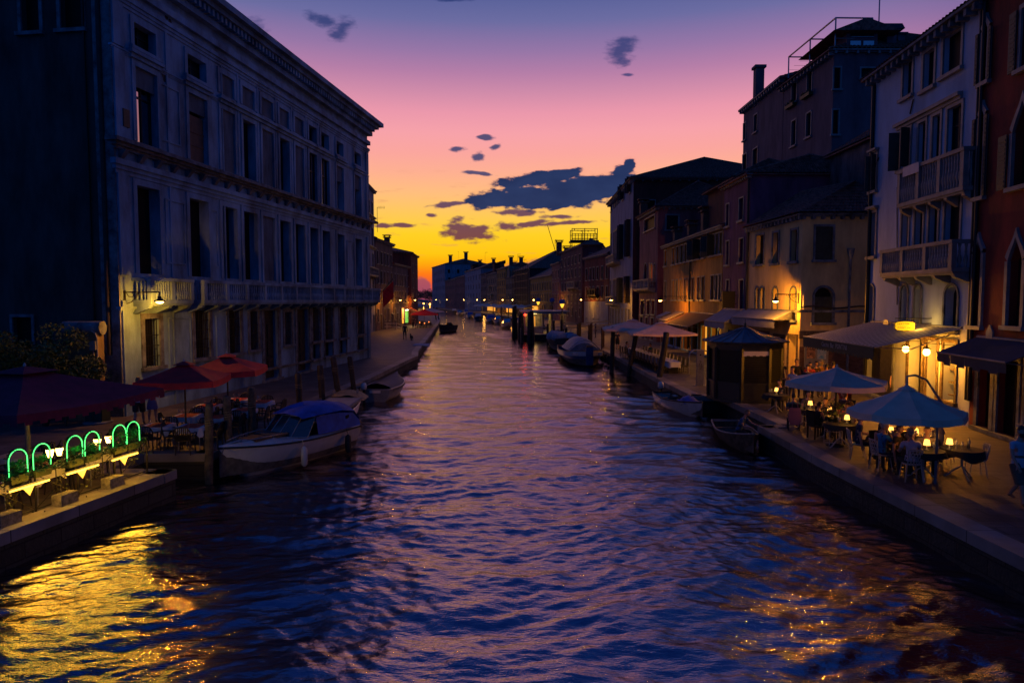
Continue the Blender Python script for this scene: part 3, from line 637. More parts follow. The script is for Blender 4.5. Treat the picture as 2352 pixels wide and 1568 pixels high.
# --- white trattoria house
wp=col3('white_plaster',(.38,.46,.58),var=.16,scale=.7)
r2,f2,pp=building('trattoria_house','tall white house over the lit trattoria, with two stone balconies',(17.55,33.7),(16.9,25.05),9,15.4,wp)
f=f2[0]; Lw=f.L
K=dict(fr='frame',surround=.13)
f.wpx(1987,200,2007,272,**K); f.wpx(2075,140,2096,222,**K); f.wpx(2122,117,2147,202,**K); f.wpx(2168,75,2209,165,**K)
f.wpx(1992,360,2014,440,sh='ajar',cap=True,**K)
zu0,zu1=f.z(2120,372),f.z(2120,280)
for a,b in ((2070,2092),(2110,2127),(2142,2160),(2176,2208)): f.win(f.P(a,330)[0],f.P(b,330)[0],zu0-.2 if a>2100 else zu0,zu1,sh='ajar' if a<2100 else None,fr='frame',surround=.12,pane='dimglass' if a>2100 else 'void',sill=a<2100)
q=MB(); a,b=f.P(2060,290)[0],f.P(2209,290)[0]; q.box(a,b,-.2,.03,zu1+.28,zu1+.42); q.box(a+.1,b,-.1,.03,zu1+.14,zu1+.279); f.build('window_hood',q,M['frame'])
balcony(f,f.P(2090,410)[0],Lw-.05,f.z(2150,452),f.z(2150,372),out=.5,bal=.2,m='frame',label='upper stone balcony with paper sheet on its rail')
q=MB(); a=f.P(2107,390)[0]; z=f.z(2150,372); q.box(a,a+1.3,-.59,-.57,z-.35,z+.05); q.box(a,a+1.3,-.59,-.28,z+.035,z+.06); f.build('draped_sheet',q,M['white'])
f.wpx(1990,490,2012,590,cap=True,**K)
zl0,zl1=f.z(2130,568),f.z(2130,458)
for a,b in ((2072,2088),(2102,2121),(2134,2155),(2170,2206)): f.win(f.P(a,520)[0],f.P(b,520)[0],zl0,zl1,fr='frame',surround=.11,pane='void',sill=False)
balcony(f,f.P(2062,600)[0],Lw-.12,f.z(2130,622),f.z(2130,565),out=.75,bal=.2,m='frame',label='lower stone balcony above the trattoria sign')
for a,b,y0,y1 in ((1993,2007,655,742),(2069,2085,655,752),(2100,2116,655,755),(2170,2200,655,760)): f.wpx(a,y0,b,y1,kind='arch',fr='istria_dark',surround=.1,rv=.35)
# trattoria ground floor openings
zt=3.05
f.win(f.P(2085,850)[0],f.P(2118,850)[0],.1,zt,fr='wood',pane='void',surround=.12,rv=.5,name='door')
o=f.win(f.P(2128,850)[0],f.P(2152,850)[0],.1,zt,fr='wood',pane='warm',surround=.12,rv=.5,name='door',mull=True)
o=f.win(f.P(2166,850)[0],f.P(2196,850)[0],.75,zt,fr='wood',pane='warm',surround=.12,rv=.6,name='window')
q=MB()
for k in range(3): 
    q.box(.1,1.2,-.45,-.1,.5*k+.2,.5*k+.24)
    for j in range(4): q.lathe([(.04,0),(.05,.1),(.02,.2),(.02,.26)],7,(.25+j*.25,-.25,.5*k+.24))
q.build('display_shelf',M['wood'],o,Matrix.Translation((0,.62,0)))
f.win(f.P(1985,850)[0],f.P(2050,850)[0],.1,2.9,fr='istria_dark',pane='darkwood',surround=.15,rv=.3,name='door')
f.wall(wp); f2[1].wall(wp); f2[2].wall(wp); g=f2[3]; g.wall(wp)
f.cornice(15.4,'istria_dark',.3,.5,.5); roof(r2,pp,15.4,1.9,.5); pipe(f,.1,1,15,'iron',.09); pipe(f,Lw-.05,1,15,'iron',.06)
q=MB(); q.tube([(f.P(2062,700)[0],-.03,f.z(2062,700)),(f.P(2062,430)[0],-.03,f.z(2062,430))],.02,5); f.build('cable',q,M['iron'])
q=MB()
for x0,y0,x1,y1 in ((2092,262,2100,228),(2012,385,2020,362)): 
    a=f.P(x0,y0);b=f.P(x1,y1); q.tube([(a[0],-.04,a[1]),(b[0],-.04,b[1])],.03,5)
f.build('iron_tie',q,M['iron'])
q=MB(); q.lathe([(.02,-.12),(.2,-.1),(.28,-.03),(.3,0)],12,(0,0,0),mx=Matrix.Translation((f.P(2050,748)[0],-.3,f.z(2050,748)))@Matrix.Rotation(PI/2,4,'X')); f.build('satellite_dish',q,M['steel'])
# striped trattoria awning
def stripemat():
    m=mat('striped_canvas',(.3,.3,.3),.8,bump=0); t=m.node_tree; b=t.nodes['Principled BSDF']; g=[x for x in t.nodes if x.type=='NEW_GEOMETRY'][0]
    tc=t.nodes.new('ShaderNodeTexCoord'); s=t.nodes.new('ShaderNodeSeparateXYZ'); t.links.new(tc.outputs['Object'],s.inputs[0])
    a=t.nodes.new('ShaderNodeMath'); a.operation='MULTIPLY'; a.inputs[1].default_value=3.0; t.links.new(s.outputs[0],a.inputs[0])
    fr=t.nodes.new('ShaderNodeMath'); fr.operation='FRACT'; t.links.new(a.outputs[0],fr.inputs[0]); gt=t.nodes.new('ShaderNodeMath'); gt.operation='GREATER_THAN'; gt.inputs[1].default_value=.5; t.links.new(fr.outputs[0],gt.inputs[0])
    mx=t.nodes.new('ShaderNodeMix'); mx.data_type='RGBA'; mx.inputs[6].default_value=(.03,.03,.03,1); mx.inputs[7].default_value=(.5,.46,.42,1); t.links.new(gt.outputs[0],mx.inputs[0]); t.links.new(mx.outputs[2],b.inputs['Base Color']); return m
aw=awning('awning','large striped retractable awning with lettered dark valance, over the trattoria door',f,Lw-8.2,Lw-.6,3.62,3.2,.72,stripemat(),0)
# valance with its lettering
q=MB(); q.box(-.02,7.62,-3.22,-3.20,-1.08,-.73); 
for i in range(26): q.lathe([(.15,-.008),(.15,.008)],10,(0,0,0),mx=Matrix.Translation((.13+i*.293,-3.21,-1.08))@Matrix.Rotation(PI/2,4,'X'))
va=q.build('valance',mat('dark_valance',(.02,.035,.03),.8,.1),aw)
def text(s,size,m,parent,mx,name='lettering',ext=.004,al='CENTER',sx=1):
    c=bpy.data.curves.new(name,'FONT'); c.body=s; c.size=size; c.extrude=ext; c.align_x=al; c.align_y='CENTER'; c.resolution_u=2
    o=bpy.data.objects.new(name,c); C.objects.link(o); dg=bpy.context.evaluated_depsgraph_get(); me=bpy.data.meshes.new_from_object(o.evaluated_get(dg)); bpy.data.objects.remove(o); 
    for v in me.vertices: v.co.x*=sx
    me.materials.clear(); me.materials.append(m); p=bpy.data.objects.new(name,me); C.objects.link(p); p.parent=parent; p.matrix_local=mx; return p
RX=Matrix.Rotation(PI/2,4,'X')
lt=mat('pale_lettering',(.35,.38,.36),.7,bump=0)
text('Cucina  Bar  PONTINI',.30,lt,va,Matrix.Translation((3.8,-3.226,-.93))@RX)
# lit sign
s,z=f.P(2136,748); base=f.A+f.d*s; sg=thing('lit_sign','yellow backlit TRATTORIA sign on an iron bracket above the awning','sign',(base.x,base.y,z),math.atan2(f.d.y,f.d.x))
# sign hangs square to the wall, facing along the quay
so=1.05
q=MB(); prof=[(a*.56,b*.56) for a,b in [(-.62,-.2),(-.5,-.31),(0,-.36),(.5,-.31),(.62,-.2),(.62,.2),(.5,.27),(0,.33),(-.5,.27),(-.62,.2)]]
MS=Matrix.Translation((.1,-so,0))@Matrix.Rotation(R(78),4,'Z')@RX
q.prism([(a*1.06,b*1.08) for a,b in prof],-.07,.07); q.xf(MS); q.build('sign_box',M['iron'],sg)
for sgn in (1,-1):
    q=MB(); q.prism(prof,.071 if sgn>0 else -.085,.085 if sgn>0 else -.071); q.xf(MS); q.build('sign_face',M['signy'],sg)
blk=mat('black_sign_letters',(.02,.015,.0),.7,bump=0)
SM=Matrix.Translation((.1,-so,0))@Matrix.Rotation(R(78),4,'Z')@RX@Matrix.Translation((0,0,.088))
for i,ch in enumerate('TRATTORIA'):
    x=(i-4)*.07; text(ch,.095,blk,sg,SM@Matrix.Translation((x,.085-.3*x*x,0)),ext=.003)
for i,ch in enumerate('PONTINI'):
    if i in (2,3): pass
    text(ch,.095,blk,sg,SM@Matrix.Translation(((i-3)*.082,-.08,0)),ext=.003)
q=MB(); q.tube([(.1,0,.30),(.1,-so-.38,.30)],.02,6); q.tube([(.1,0,.1),(.1,-.45,.1)],.018,5); q.tube([(.1,-.45,.30),(.1,-.45,.1)],.014,4); q.tube([(.1,-so+.2,.30),(.1,-so+.2,.16)],.01,4); q.tube([(.1,-so-.25,.30),(.1,-so-.25,.16)],.01,4); q.build('bracket',M['iron'],sg)
plight(sg,(.35,-so+.4,0),40,(1,.5,.06),.25)
# trattoria lanterns
for i,(px,py,off,pw) in enumerate(((2074,831,1.9,90),(2111,842,.6,260),(2161,845,.6,320),(2188,846,.4,140))):
    lab=['small bare lamp under the edge of the striped awning','globe lantern beside the trattoria door','larger globe lantern over the trattoria window','small lamp at the right end of the trattoria front'][i]
    s,_=f.P(px+(12 if i==0 else 2),py); z=2.62 if i else 2.75; b=f.A+f.d*s; t=thing('lantern',lab,'lantern',(b.x,b.y,z),math.atan2(f.d.y,f.d.x),'lit lanterns of the trattoria')
    r=.13 if i in(1,2) else .07
    q=MB(); q.lathe([(r*.4,-r),(r*.9,-r*.5),(r,0),(r*.85,r*.6),(r*.5,r)],12,(0,-off,0)); q.build('globe',M['lampw'],t)
    q=MB(); q.lathe([(r*.5,r),(r*1.5,r*1.05),(r*.3,r*1.7),(.015,r*2)],10,(0,-off,0)); q.tube([(0,-off,r*1.9),(0,-off,.34),(0,0,.34)] if i else [(0,-off,r*1.9),(0,-off,.3)],.014,5); q.build('hood',M['iron'],t)
    plight(t,(0,-off,-.2),pw,(1,.33,.02),.1)
# --- yellow corner house
yp=col3('yellow_plaster',(.60,.46,.20),var=.22,scale=.8)
r3,f3,pp=building('corner_house','two-storey yellow corner house with arched windows, lamp-lit beside the kiosk',None or (15.9,46.2),(16.2,38.4),8,9.5,yp,foot=[(15.9,46.2),(16.25,38.5),(20.6,38.5),(21.5,46.2)])
f,g=f3[0],f3[1]
K=dict(fr='istria_dark',surround=.1,rv=.3)
zz0,zz1=f.z(1790,602),f.z(1790,540)
for a,b in ((1736,1742),(1744,1757-1),(1775,1790),(1818,1832)): pass
f.wpx(1737,540,1755,607,**K); f.wpx(1775,534,1789,605,**K); f.wpx(1817,528,1832,600,**K)
for a,b in ((1736,1744),(1746,1756),(1775,1786),(1815,1829)): f.wpx(a,660,b,735,kind='arch',**K)
f.win(f.P(1735,800)[0],f.P(1765,800)[0],.1,2.6,fr='wood',pane='void',rv=.4,name='door'); f.win(f.P(1778,800)[0],f.P(1800,800)[0],.1,2.5,fr='wood',pane='void',rv=.4,name='door'); f.win(f.P(1811,800)[0],f.P(1830,800)[0],.1,2.6,fr='wood',pane='warm',rv=.6,name='door',mull=False)
g.wpx(1872,520,1913,597,sh='closed',**K); g.wpx(1870,660,1912,741,kind='arch',sh='closed',fr='istria_dark',surround=.13,rv=.25)
f.wall(yp); g.wall(yp); f3[2].wall(yp); f3[3].wall(yp)
for h in (f,g): h.cornice(9.5,'istria_dark',.26,.3,.5)
mb=MB(); P4=[Vector((x,y,9.5)) for x,y in((15.5,46.4),(15.85,38.1),(21,38.1),(21.8,46.4))]; rg0,rg1=Vector((19.3,45.6,11.9)),Vector((20.4,41,11.7)); o0=r3.location
for q in ((P4[0],P4[1],rg1,rg0),(P4[1],P4[2],rg1,rg1),(P4[2],P4[3],rg0,rg1),(P4[3],P4[0],rg0,rg0)): tiled(mb,*[v-o0 for v in q])
mb.build('roof',M['tile'],r3)
q=MB(); q.box(.0,g.L,-.05,.02,0,2.05); g.build('brick_base',q,blockmat('old_brick_xz',(.15,.07,.04),(.1,.08,.06),.25,.075,.01,plane='xz'))
q=MB(); q.box(-.05,f.L+.05,-.09,.03,3.98,4.12); f.build('string_course',q,M['istria_dark']); q=MB(); q.box(-.05,g.L,-.09,.03,3.98,4.12); g.build('string_course',q,M['istria_dark'])
q=MB(); q.box(-.06,1.6,-.16,.03,2.5,2.95); g.build('shop_lintel',q,M['wood'])
q=MB(); a=g.P(1948,700)[0]; q.tube([(a,-.12,.2),(a,-.12,7.2)],.07,8); q.lathe([(.08,0),(.16,.25),(.2,.5),(.2,.56)],10,(a,-.14,7.0)); g.build('downpipe',q,M['istria_dark'])
pipe(g,.12,4.2,5.0,'steel',.03,'cable'); pipe(f,.15,.3,9.2,'iron',.06)
q=MB(); pts_=[(x,-.06-.02*math.sin(x*5),4.28+.06*math.sin(x*2.3)) for x in np.linspace(0,g.L,14)]; q.tube(pts_,.045,5); g.build('cable_bundle',q,M['darkwood'])
# poster board
a=g.P(1845,830)[0]; t=thing('poster_board','poster board with a blue and white poster on the yellow corner house','poster board',tuple(g.A+g.d*.25+Vector((0,-.06,.9))),math.atan2(g.d.y,g.d.x))
q=MB(); q.box(0,1.35,-.05,.0,0,1.55); q.build('board',M['frame'],t)
q=MB(); q.box(.72,1.22,-.06,-.051,.45,1.3); q.build('poster',mat('blue_poster',(.02,.16,.32),.6,.5,9,bump=0,col2=(.4,.42,.4)),t)
q=MB(); q.box(.12,.6,-.06,-.051,.5,1.3); q.build('torn_poster',mat('torn_poster',(.4,.2,.1),.7,.6,7,bump=0),t)
wall_lamp(f,f.L-.2,4.72,1.35,800,'hooded lamp lit at the corner of the yellow house behind the kiosk')
# two grey awnings on its canal front
gc=col3('grey_canvas',(.26,.27,.30),var=.15)
awning('awning','pale grey awning on the yellow corner house behind the kiosk',f,.1,f.L-.9,4.05,1.1,.5,gc,.5,group='folded-down pale grey awnings',scallop=False,closed_sides=True)
# --- mauve house
mp_=col3('mauve_plaster',(.20,.065,.11),var=.25)
r4,f4,pp=building('mauve_house','tall narrow mauve house between the yellow corner house and the ochre terrace',(15.9,51.7),(15.95,46.25),9,13.1,mp_,foot=[(15.9,51.7),(15.95,46.25),(25.5,46.25),(25.5,51.7)])
f=f4[0]; K=dict(fr='frame',surround=.07,sill=True)
for y0,y1 in ((455,492),(540,592),(648,712)):
    pass
for a,b in ((1668,1675),(1698,1708)):
    for (y0,y1) in ((455,506) ,(548,602),(643,712)): f.wpx(a+ (0),y0-(0 if a>1690 else -14 if y0==455 else -6 if y0==548 else 0),b,y1+(0 if a>1690 else 14 if y0==455 else 6 if y0==548 else 0),**K)
f.win(1.6,4.4,.2,2.5,fr='wood',pane='void',rv=.4,name='door')
for h in f4: h.wall(mp_)
f.cornice(13.1,'frame',.2,.3,.4); roof(r4,[Vector((15.9,51.7,0)),Vector((15.95,46.25,0)),Vector((25.5,46.25,0)),Vector((25.5,51.7,0))],13.1,1.6,.35,inset=2.2)
pipe(f,f.L-.05,1,12.8,'darkwood',.08)
awning('awning','pale grey awning on the mauve house left of the kiosk roof',f,.5,f.L-.3,4.0,1.5,.85,gc,.45,group='folded-down pale grey awnings',scallop=False,closed_sides=True)
q=MB(); s,z=f.P(1690,740); b=f.A+f.d*s; t=thing('pharmacy_sign','dark unlit box sign on the mauve house above the grey awning','sign',(b.x,b.y,4.1),math.atan2(f.d.y,f.d.x)); q.box(-.05,.05,-1.0,-.1,.0,1.2); q.build('sign_box',M['iron'],t); q=MB(); q.tube([(0,0,.9),(0,-.15,.9)],.03,5); q.tube([(0,0,.3),(0,-.15,.3)],.03,5); q.build('bracket',M['iron'],t)
# --- ochre terrace
oc=col3('ochre_plaster',(.40,.21,.04),var=.22)
r5,f5,pp=building('ochre_terrace','long low ochre terrace with shops and awnings, left of the mauve house',(16.05,72.6),(15.9,51.8),8,10.3,oc)
f=f5[0]; K=dict(fr='frame',surround=.07,rv=.22)
def zx(x,y): return (2050+x/2.613)/1.633,(550+y/2.613)/1.633
ups=[(1155,1178),(1232,1256),(1272,1296),(1312,1337),(1350,1372),(1388,1412),(1425,1448),(1462,1506),(1525,1550),(1600,1646),(1655,1680),(1690,1720)]
zu0,zu1=f.z(*zx(1485,1100)),f.z(*zx(1485,915)); zl0,zl1=f.z(*zx(1485,1500)),f.z(*zx(1485,1280))
for i,(a,b) in enumerate(ups):
    s0,s1=f.P(zx(a,0)[0],620)[0],f.P(zx(b,0)[0],620)[0]
    f.win(s0,s1,zu0,zu1,sh='ajar' if i in(7,9) else None,**K)
for a,b in [(1155,1178),(1232,1252),(1266,1286),(1308,1328),(1348,1366),(1390,1408),(1424,1446),(1480,1502),(1520,1548),(1612,1644),(1658,1682),(1690,1714)]:
    s0,s1=f.P(zx(a,0)[0],660)[0],f.P(zx(b,0)[0],660)[0]; f.win(s0,s1,zl0,zl1,sh='closed' if a%4 else None,**K)
n=7
for i in range(n):
    a=f.L*(i+.12)/n; f.win(a,a+f.L/n*.62,.15,2.55,fr='istria',pane='warm' if i==5 else ('dimglass' if i%2 else 'void'),surround=.16,rv=.35,name='door',mull=i!=5)
for h in f5: h.wall(oc)
f.cornice(10.3,'frame',.22,.35,.35); ro=roof(r5,pp,10.3,1.7,.35,kind='gable')
o0=r5.location
for px,h in ((1529,0),(1560,0),(1590,0)):
    s=f.P(px,560)[0]; v=f.A+f.d*s-o0; chimney(ro,v.x+1.2,v.y,10.3,2.1 if px>1570 else 1.5,.75)
pipe(f,f.P(1587,600)[0],.4,10,'iron',.07)
wall_lamp(f,f.P(1577,670)[0],4.72,2.4,520,'hooded lamp lit on a long bracket in front of the ochre terrace')
aw_=[(1500,1523,730,.5,gc),(1536,1560,736,.9,None),(1566,1600,728,1.6,None)]
rustc=col3('rust_canvas',(.15,.045,.02),var=.2); beige=col3('beige_canvas',(.30,.24,.15),var=.15)
awning('awning','dark rust awning reaching out over the lit door of the ochre terrace',f,f.P(1612,750)[0]-4.6,f.P(1648,750)[0],3.55,2.3,.95,rustc,.3,group='shop awnings of the ochre terrace')
awning('awning','beige awning beside the dark rust awning on the ochre terrace',f,5.6,9.2,3.5,1.7,.75,beige,.3,group='shop awnings of the ochre terrace')
awning('awning','small pale awning at the far end of the ochre terrace',f,1.2,3.8,3.4,1.0,.4,gc,.25,group='shop awnings of the ochre terrace')
t=thing('lantern','bright lantern at the door of the ochre terrace beside the rust awning','lantern',tuple(f.A+f.d*f.P(1646,775)[0]+Vector((-.3,0,2.85))),0,None)
q=MB(); q.lathe([(.05,-.1),(.1,-.05),(.11,.05),(.05,.12)],10); q.build('globe',M['lampw'],t); q=MB(); q.tube([(0,0,.1),(0,0,.2),(.3,0,.2)],.015,5); q.build('bracket',M['iron'],t); plight(t,(-.15,0,-.15),60,(1,.5,.07),.06)
# --- mauve/rose house with side window
ro_=col3('rose_plaster',(.25,.085,.09),var=.25)
r6,f6,pp=building('rose_house','rose house with tiled hip roof and dormer, lit gothic windows over a balcony',(15.9,85.6),(16.1,75.9),11,14.9,ro_,foot=[(15.9,85.6),(16.1,75.9),(27,75.9),(27,85.6)])
f,g=f6[0],f6[1]; K=dict(fr='frame',surround=.14,rv=.3)
f.wpx(1480,500,1504,528,**K)
for a,b in ((958,985),(1008,1018),(1022,1042),(1052,1066)): f.wpx(zx(a,0)[0],605,zx(b,0)[0],645,kind='arch',fr='frame',surround=.1,pane='warm' if 1000<a<1050 else 'void',mull=False)
balcony(f,f.P(1469,650)[0],f.P(1505,650)[0],f.z(1487,662),f.z(1487,642),out=.8,bal=.3,m='frame',label='stone balcony under the lit arched windows')
for a,b in ((1472,1480),(1486,1493),(1497,1504)): f.wpx(a,690,b,722,**K)
f.win(1,2.4,.1,2.6,fr='frame'); f.win(4,5.2,.1,2.6,fr='frame'); f.win(6.8,8.2,.1,2.6,fr='frame')
g.wpx(zx(1175,0)[0],495,zx(1290,0)[0],528,fr='frame',surround=.16,pane='dimglass'); g.wpx(zx(1535,0)[0],495,zx(1600,0)[0],522,fr='frame')
for h in f6: h.wall(ro_)
f.cornice(14.9,'frame',.3,.4,.4); g.cornice(14.9,'frame',.25,.35,.6)
ro=roof(r6,pp,14.9,3.4,.5,inset=4.5,col=.3)
q=MB(); q.box(5.6,8.0,1.0,4,14.9,17.2); q.build('dormer_wall',ro_,ro); q=MB(); q.add([(5.3,.7,17.15),(8.3,.7,17.15),(8.3,4.4,17.15),(5.3,4.4,17.15),(6.8,.6,18.1),(6.8,4.6,18.1)],[(0,1,4),(1,2,5,4),(3,5,2),(0,4,5,3),(0,3,2,1)]); q.build('dormer_roof',M['tile'],ro); q=MB(); q.box(6.3,7.3,.97,1.02,15.6,16.8); q.build('dormer_window',M['void'],ro)
chimney(ro,.9,2.5,15.2,1.8,.9); 
# --- tall white house with hip roof
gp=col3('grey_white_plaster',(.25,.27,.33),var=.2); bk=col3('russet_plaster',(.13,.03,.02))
r7,f7,pp=building('hip_roofed_house','tall pale house with a big tiled hip roof and sunset-lit shutters',(16.4,115),(16,91),22,20.6,gp,foot=[(16.4,115),(16,91),(39,91),(39,115)])
f,g=f7[0],f7[1]
zy=[(f.z(1420,y1),f.z(1420,y0)) for y0,y1 in ((440,470),(525,600),(640,695))]
for (z0,z1),bal_ in zip(zy,(0,1,1)):
    K=dict(fr='frame',surround=.15)
    f.win(.8,2.2,z0,z1,**K)
    for k in range(4): f.win(4.2+k*1.9,5.6+k*1.9,z0,z1,**{**K,'sill':False})
    f.win(14.2,15.6,z0,z1,sh='ajar',**K); f.win(20.8,22.0,z0,z1,sh='ajar',shm='shutterb',**K)
    if bal_: balcony(f,3.4,12.6,z0-.1,z0+1.0,out=1.1,bal=.5,m='frame',label='balcony of the tall pale house')
for s in (1,4,7.5,11,14.5,18,21): f.win(s,s+1.3,.9,3.4,fr='frame',surround=.15)
g.wpx(zx(945,0)[0],495-35,zx(1062,0)[0],530-25,fr='frame',surround=.1,rv=.5); g.wpx(zx(1205,0)[0],500-35,zx(1320,0)[0],535-25,fr='frame',surround=.1,rv=.5)
f.wall(gp); [h.wall(bk) for h in f7[1:]]
f.cornice(20.6,'frame',.4,.6,.8); g.cornice(20.6,'frame',.3,.5,1.2); ro=roof(r7,pp,20.6,4.4,.7,inset=9,col=.4)
chimney(ro,15.5,1.5,21.5,4.2,1.3); chimney(ro,22,1.8,21,3.0,1.2)
q=MB(); 
for x in (17.5,19.6): q.box(x,x+1.2,3.0,4.2,21.65,22.3)
q.build('skylight',M['glass'],ro)
q=MB(); q.box(-.3,1.4,-.12,.03,0,20.3); 
antenna(r7,17,4,24,3,0.3); wall_lamp(f,f.P(1448,680)[0],4.75,2.6,420,'hooded lamp lit in front of the tall pale house with a hip roof')
# --- brown-grey house block behind (tall, with roof terrace)
bp_=col3('brown_grey_plaster',(.145,.095,.11),var=.2)
K8=dict(fr='frame',surround=.1,rv=.2)
r8,f8,pp=building('roof_terrace_house','tall brown house behind, with attic dormer and clothes-line terrace on its roof',(24.3,60.5),(24.2,51),14,27.3,bp_,foot=[(24.0,61.5),(24.2,52.5),(38,52.5),(38,61.5)])
f,g=f8[0],f8[1]
def z4(x,y): return (2700+x/2.24)/1.633,(y/2.24)/1.633
def w4(fc,x0,y0,x1,y1,**k): a=z4(x0,y0); b=z4(x1,y1); return fc.wpx(a[0],a[1],b[0],b[1],**k)
r8H=g.z(*z4(820,425)); r8,f8_=r8,None
for c in list(kids(r8)): bpy.data.objects.remove(c)
fs=[Fac(r8,(24.0,61.5),(24.2,52.5),r8H),Fac(r8,(24.2,52.5),(38,52.5),r8H),Fac(r8,(38,52.5),(38,61.5),r8H),Fac(r8,(38,61.5),(24.0,61.5),r8H)]; f,g=fs[0],fs[1]
for a in ((605,690,648,860),(735,600,775,775),(603,1015,640,1225),(727,950,767,1150)): w4(f,*a,**K8)
for a in ((890,570,1012,750),(1185,575,1300,660),(890,925,995,1130)): w4(g,*a,**K8)
q=MB(); 
for x,y in ((600,890),(735,805)): 
    s,z=f.P(*z4(x+10,y)); q=MB(); q.box(s-.8,s+.8,-.35,0,z-.15,z+.12)
    for k in range(30): q.tube([(s-.7+k*.05,-.2,z+.1),(s-.7+k*.05+random.uniform(-.1,.1),-.3+random.uniform(-.1,.1),z+random.uniform(.15,.4))],.03,4)
    f.build('flower_box',q,M['leaf2'])
for h in fs: h.wall(bp_)
f.cornice(r8H,'frame',.3,.5,.6); g.cornice(r8H,'frame',.25,.4,.8)
pp=[Vector(p+(0,)) for p in ((24.0,61.5),(24.2,52.5),(38,52.5),(38,61.5))]; ro=roof(r8,pp,r8H,2.6,.5,inset=4,col=.34); o0=r8.location
# dormer facing the bridge
def g2(px,py,dy=0): s,z=g.P(px,py); return s,z
q=MB(); a0,zb=g.P(*z4(1080,395)); a1,_=g.P(*z4(1340,395)); zt_=g.z(*z4(1220,260)); zp=g.z(*z4(1225,165))
q.box(a0,a1,-.0,5,r8H,zt_); g.build('dormer_wall',q,bp_,y=.3)
q=MB(); e0,e1=a0-1.3,a1+1.5; q.add([(e0,-.4,zt_-.1),(e1,-.4,zt_-.1),((a0+a1)/2,-.4,zp),(e0,6,zt_-.1),(e1,6,zt_-.1),((a0+a1)/2,6,zp)],[(0,1,2),(3,5,4),(0,2,5,3),(1,4,5,2),(0,3,4,1)]); g.build('dormer_roof',q,M['tile'])
for x0,x1,y0,y1 in ((1108,1198,335,392),(1218,1310,335,392),(1115,1310,258,300)):
    q=MB(); s0,z0=g.P(*z4(x0,y1)); s1,z1=g.P(*z4(x1,y0)); q.box(s0,s1,.22,.27,z0,z1); g.build('dormer_window',q,M['glass'])
# roof cabin and chimney block
s0,_=g.P(*z4(1275,200)); s1,_=g.P(*z4(1635,200)); zc0,zc1=g.z(*z4(1450,185)),g.z(*z4(1450,125))
q=MB(); q.box(s0+.8,s1-1.2,2,6,r8H,zc0+.1); g.build('roof_cabin',q,M['darkwood']); q=MB(); q.add([(s0,1.2,zc0),(s1,1.2,zc0),(s1,6.6,zc0),(s0,6.6,zc0),(s0+.9,1.6,zc1),(s1,1.6,zc1),(s1,6.2,zc1),(s0+.9,6.2,zc1)],[(0,1,5,4),(1,2,6,5),(2,3,7,6),(3,0,4,7),(4,5,6,7),(3,2,1,0)]); g.build('cabin_roof',q,M['iron'])
q=MB(); a,_=g.P(*z4(1455,300)); b,_=g.P(*z4(1535,300)); q.box(a,b,.8,2.2,r8H,g.z(*z4(1500,232))); g.build('chimney',q,bp_); q=MB(); a,_=g.P(*z4(1590,300)); b,_=g.P(*z4(1650,300)); q.box(a,b,1.5,2.8,r8H,g.z(*z4(1600,215))); q.box(a-.15,b+.15,1.3,3,g.z(*z4(1600,225)),g.z(*z4(1600,212))); g.build('chimney',q,bp_)
s,z=g.P(*z4(1515,110)); q=MB(); q.tube([(s,3,zc1-.1),(s,3,zc1+5)],.05,6); g.build('antenna',q,M['steel'])
# terrace frame
q=MB(); zf=f.z(*z4(740,270)); 
sA,zA_=f.P(*z4(657,345)); sB,zB_=f.P(*z4(822,188)); 
for s in (.4,f.L*.5,f.L-.3):
    for y in (.2,3.0): q.tube([(s,y,r8H),(s,y,r8H+2.5)],.06,6)
q.tube([(.4,.2,r8H+2.5),(f.L-.3,.2,r8H+2.5)],.07,6); q.tube([(.4,3,r8H+2.5),(f.L-.3,3,r8H+2.5)],.07,6)
for s in (.4,f.L*.5,f.L-.3): q.tube([(s,.2,r8H+2.5),(s,3,r8H+2.5)],.06,6); q.tube([(s,.2,r8H+1.0),(s,3,r8H+1.0)],.04,6)
for k in range(8): q.tube([(.4+k*1.1,.2,r8H+1.4),(.4+k*1.1,3,r8H+1.4)],.012,4)
f.build('terrace_frame',q,M['steel'])
# lower neighbour to its left
r9,_f,pp=building('back_house','lower brown house with a tall chimney, joined to the roof terrace house',(24.0,72),(24.0,61.6),12,20,bp_)
H9=_f[0].z(*z4(340,815)); 
for c in list(kids(r9)): bpy.data.objects.remove(c)
fs=[Fac(r9,pp[i],pp[(i+1)%4],H9) for i in range(4)]; f,g=fs[0],fs[1]
for a in ((192,1040,220,1180),(287,965,315,1110),(188,1300,226,1460),(277,1250,318,1405)): w4(f,*a,**K8)
s0=f.L
for h in fs: h.wall(bp_)
f.cornice(H9,'frame',.3,.5,.6); ro=roof(r9,pp,H9,1.8,.45,kind='gable'); s,_=f.P(*z4(300,720)); v=f.A+f.d*s-r9.location; q=MB(); zt_=H9+3.1; q.box(v.x-.1,v.x+.7,v.y-.4,v.y+.4,H9-.5,zt_); q.box(v.x-.25,v.x+.85,v.y-.55,v.y+.55,zt_,zt_+.25); q.build('chimney',bp_,ro)
# projecting glazed bay on the side of the back house
q=MB(); q.box(f.L+.02,f.L+.2,.2,3.6,H9-6,H9-.6); 
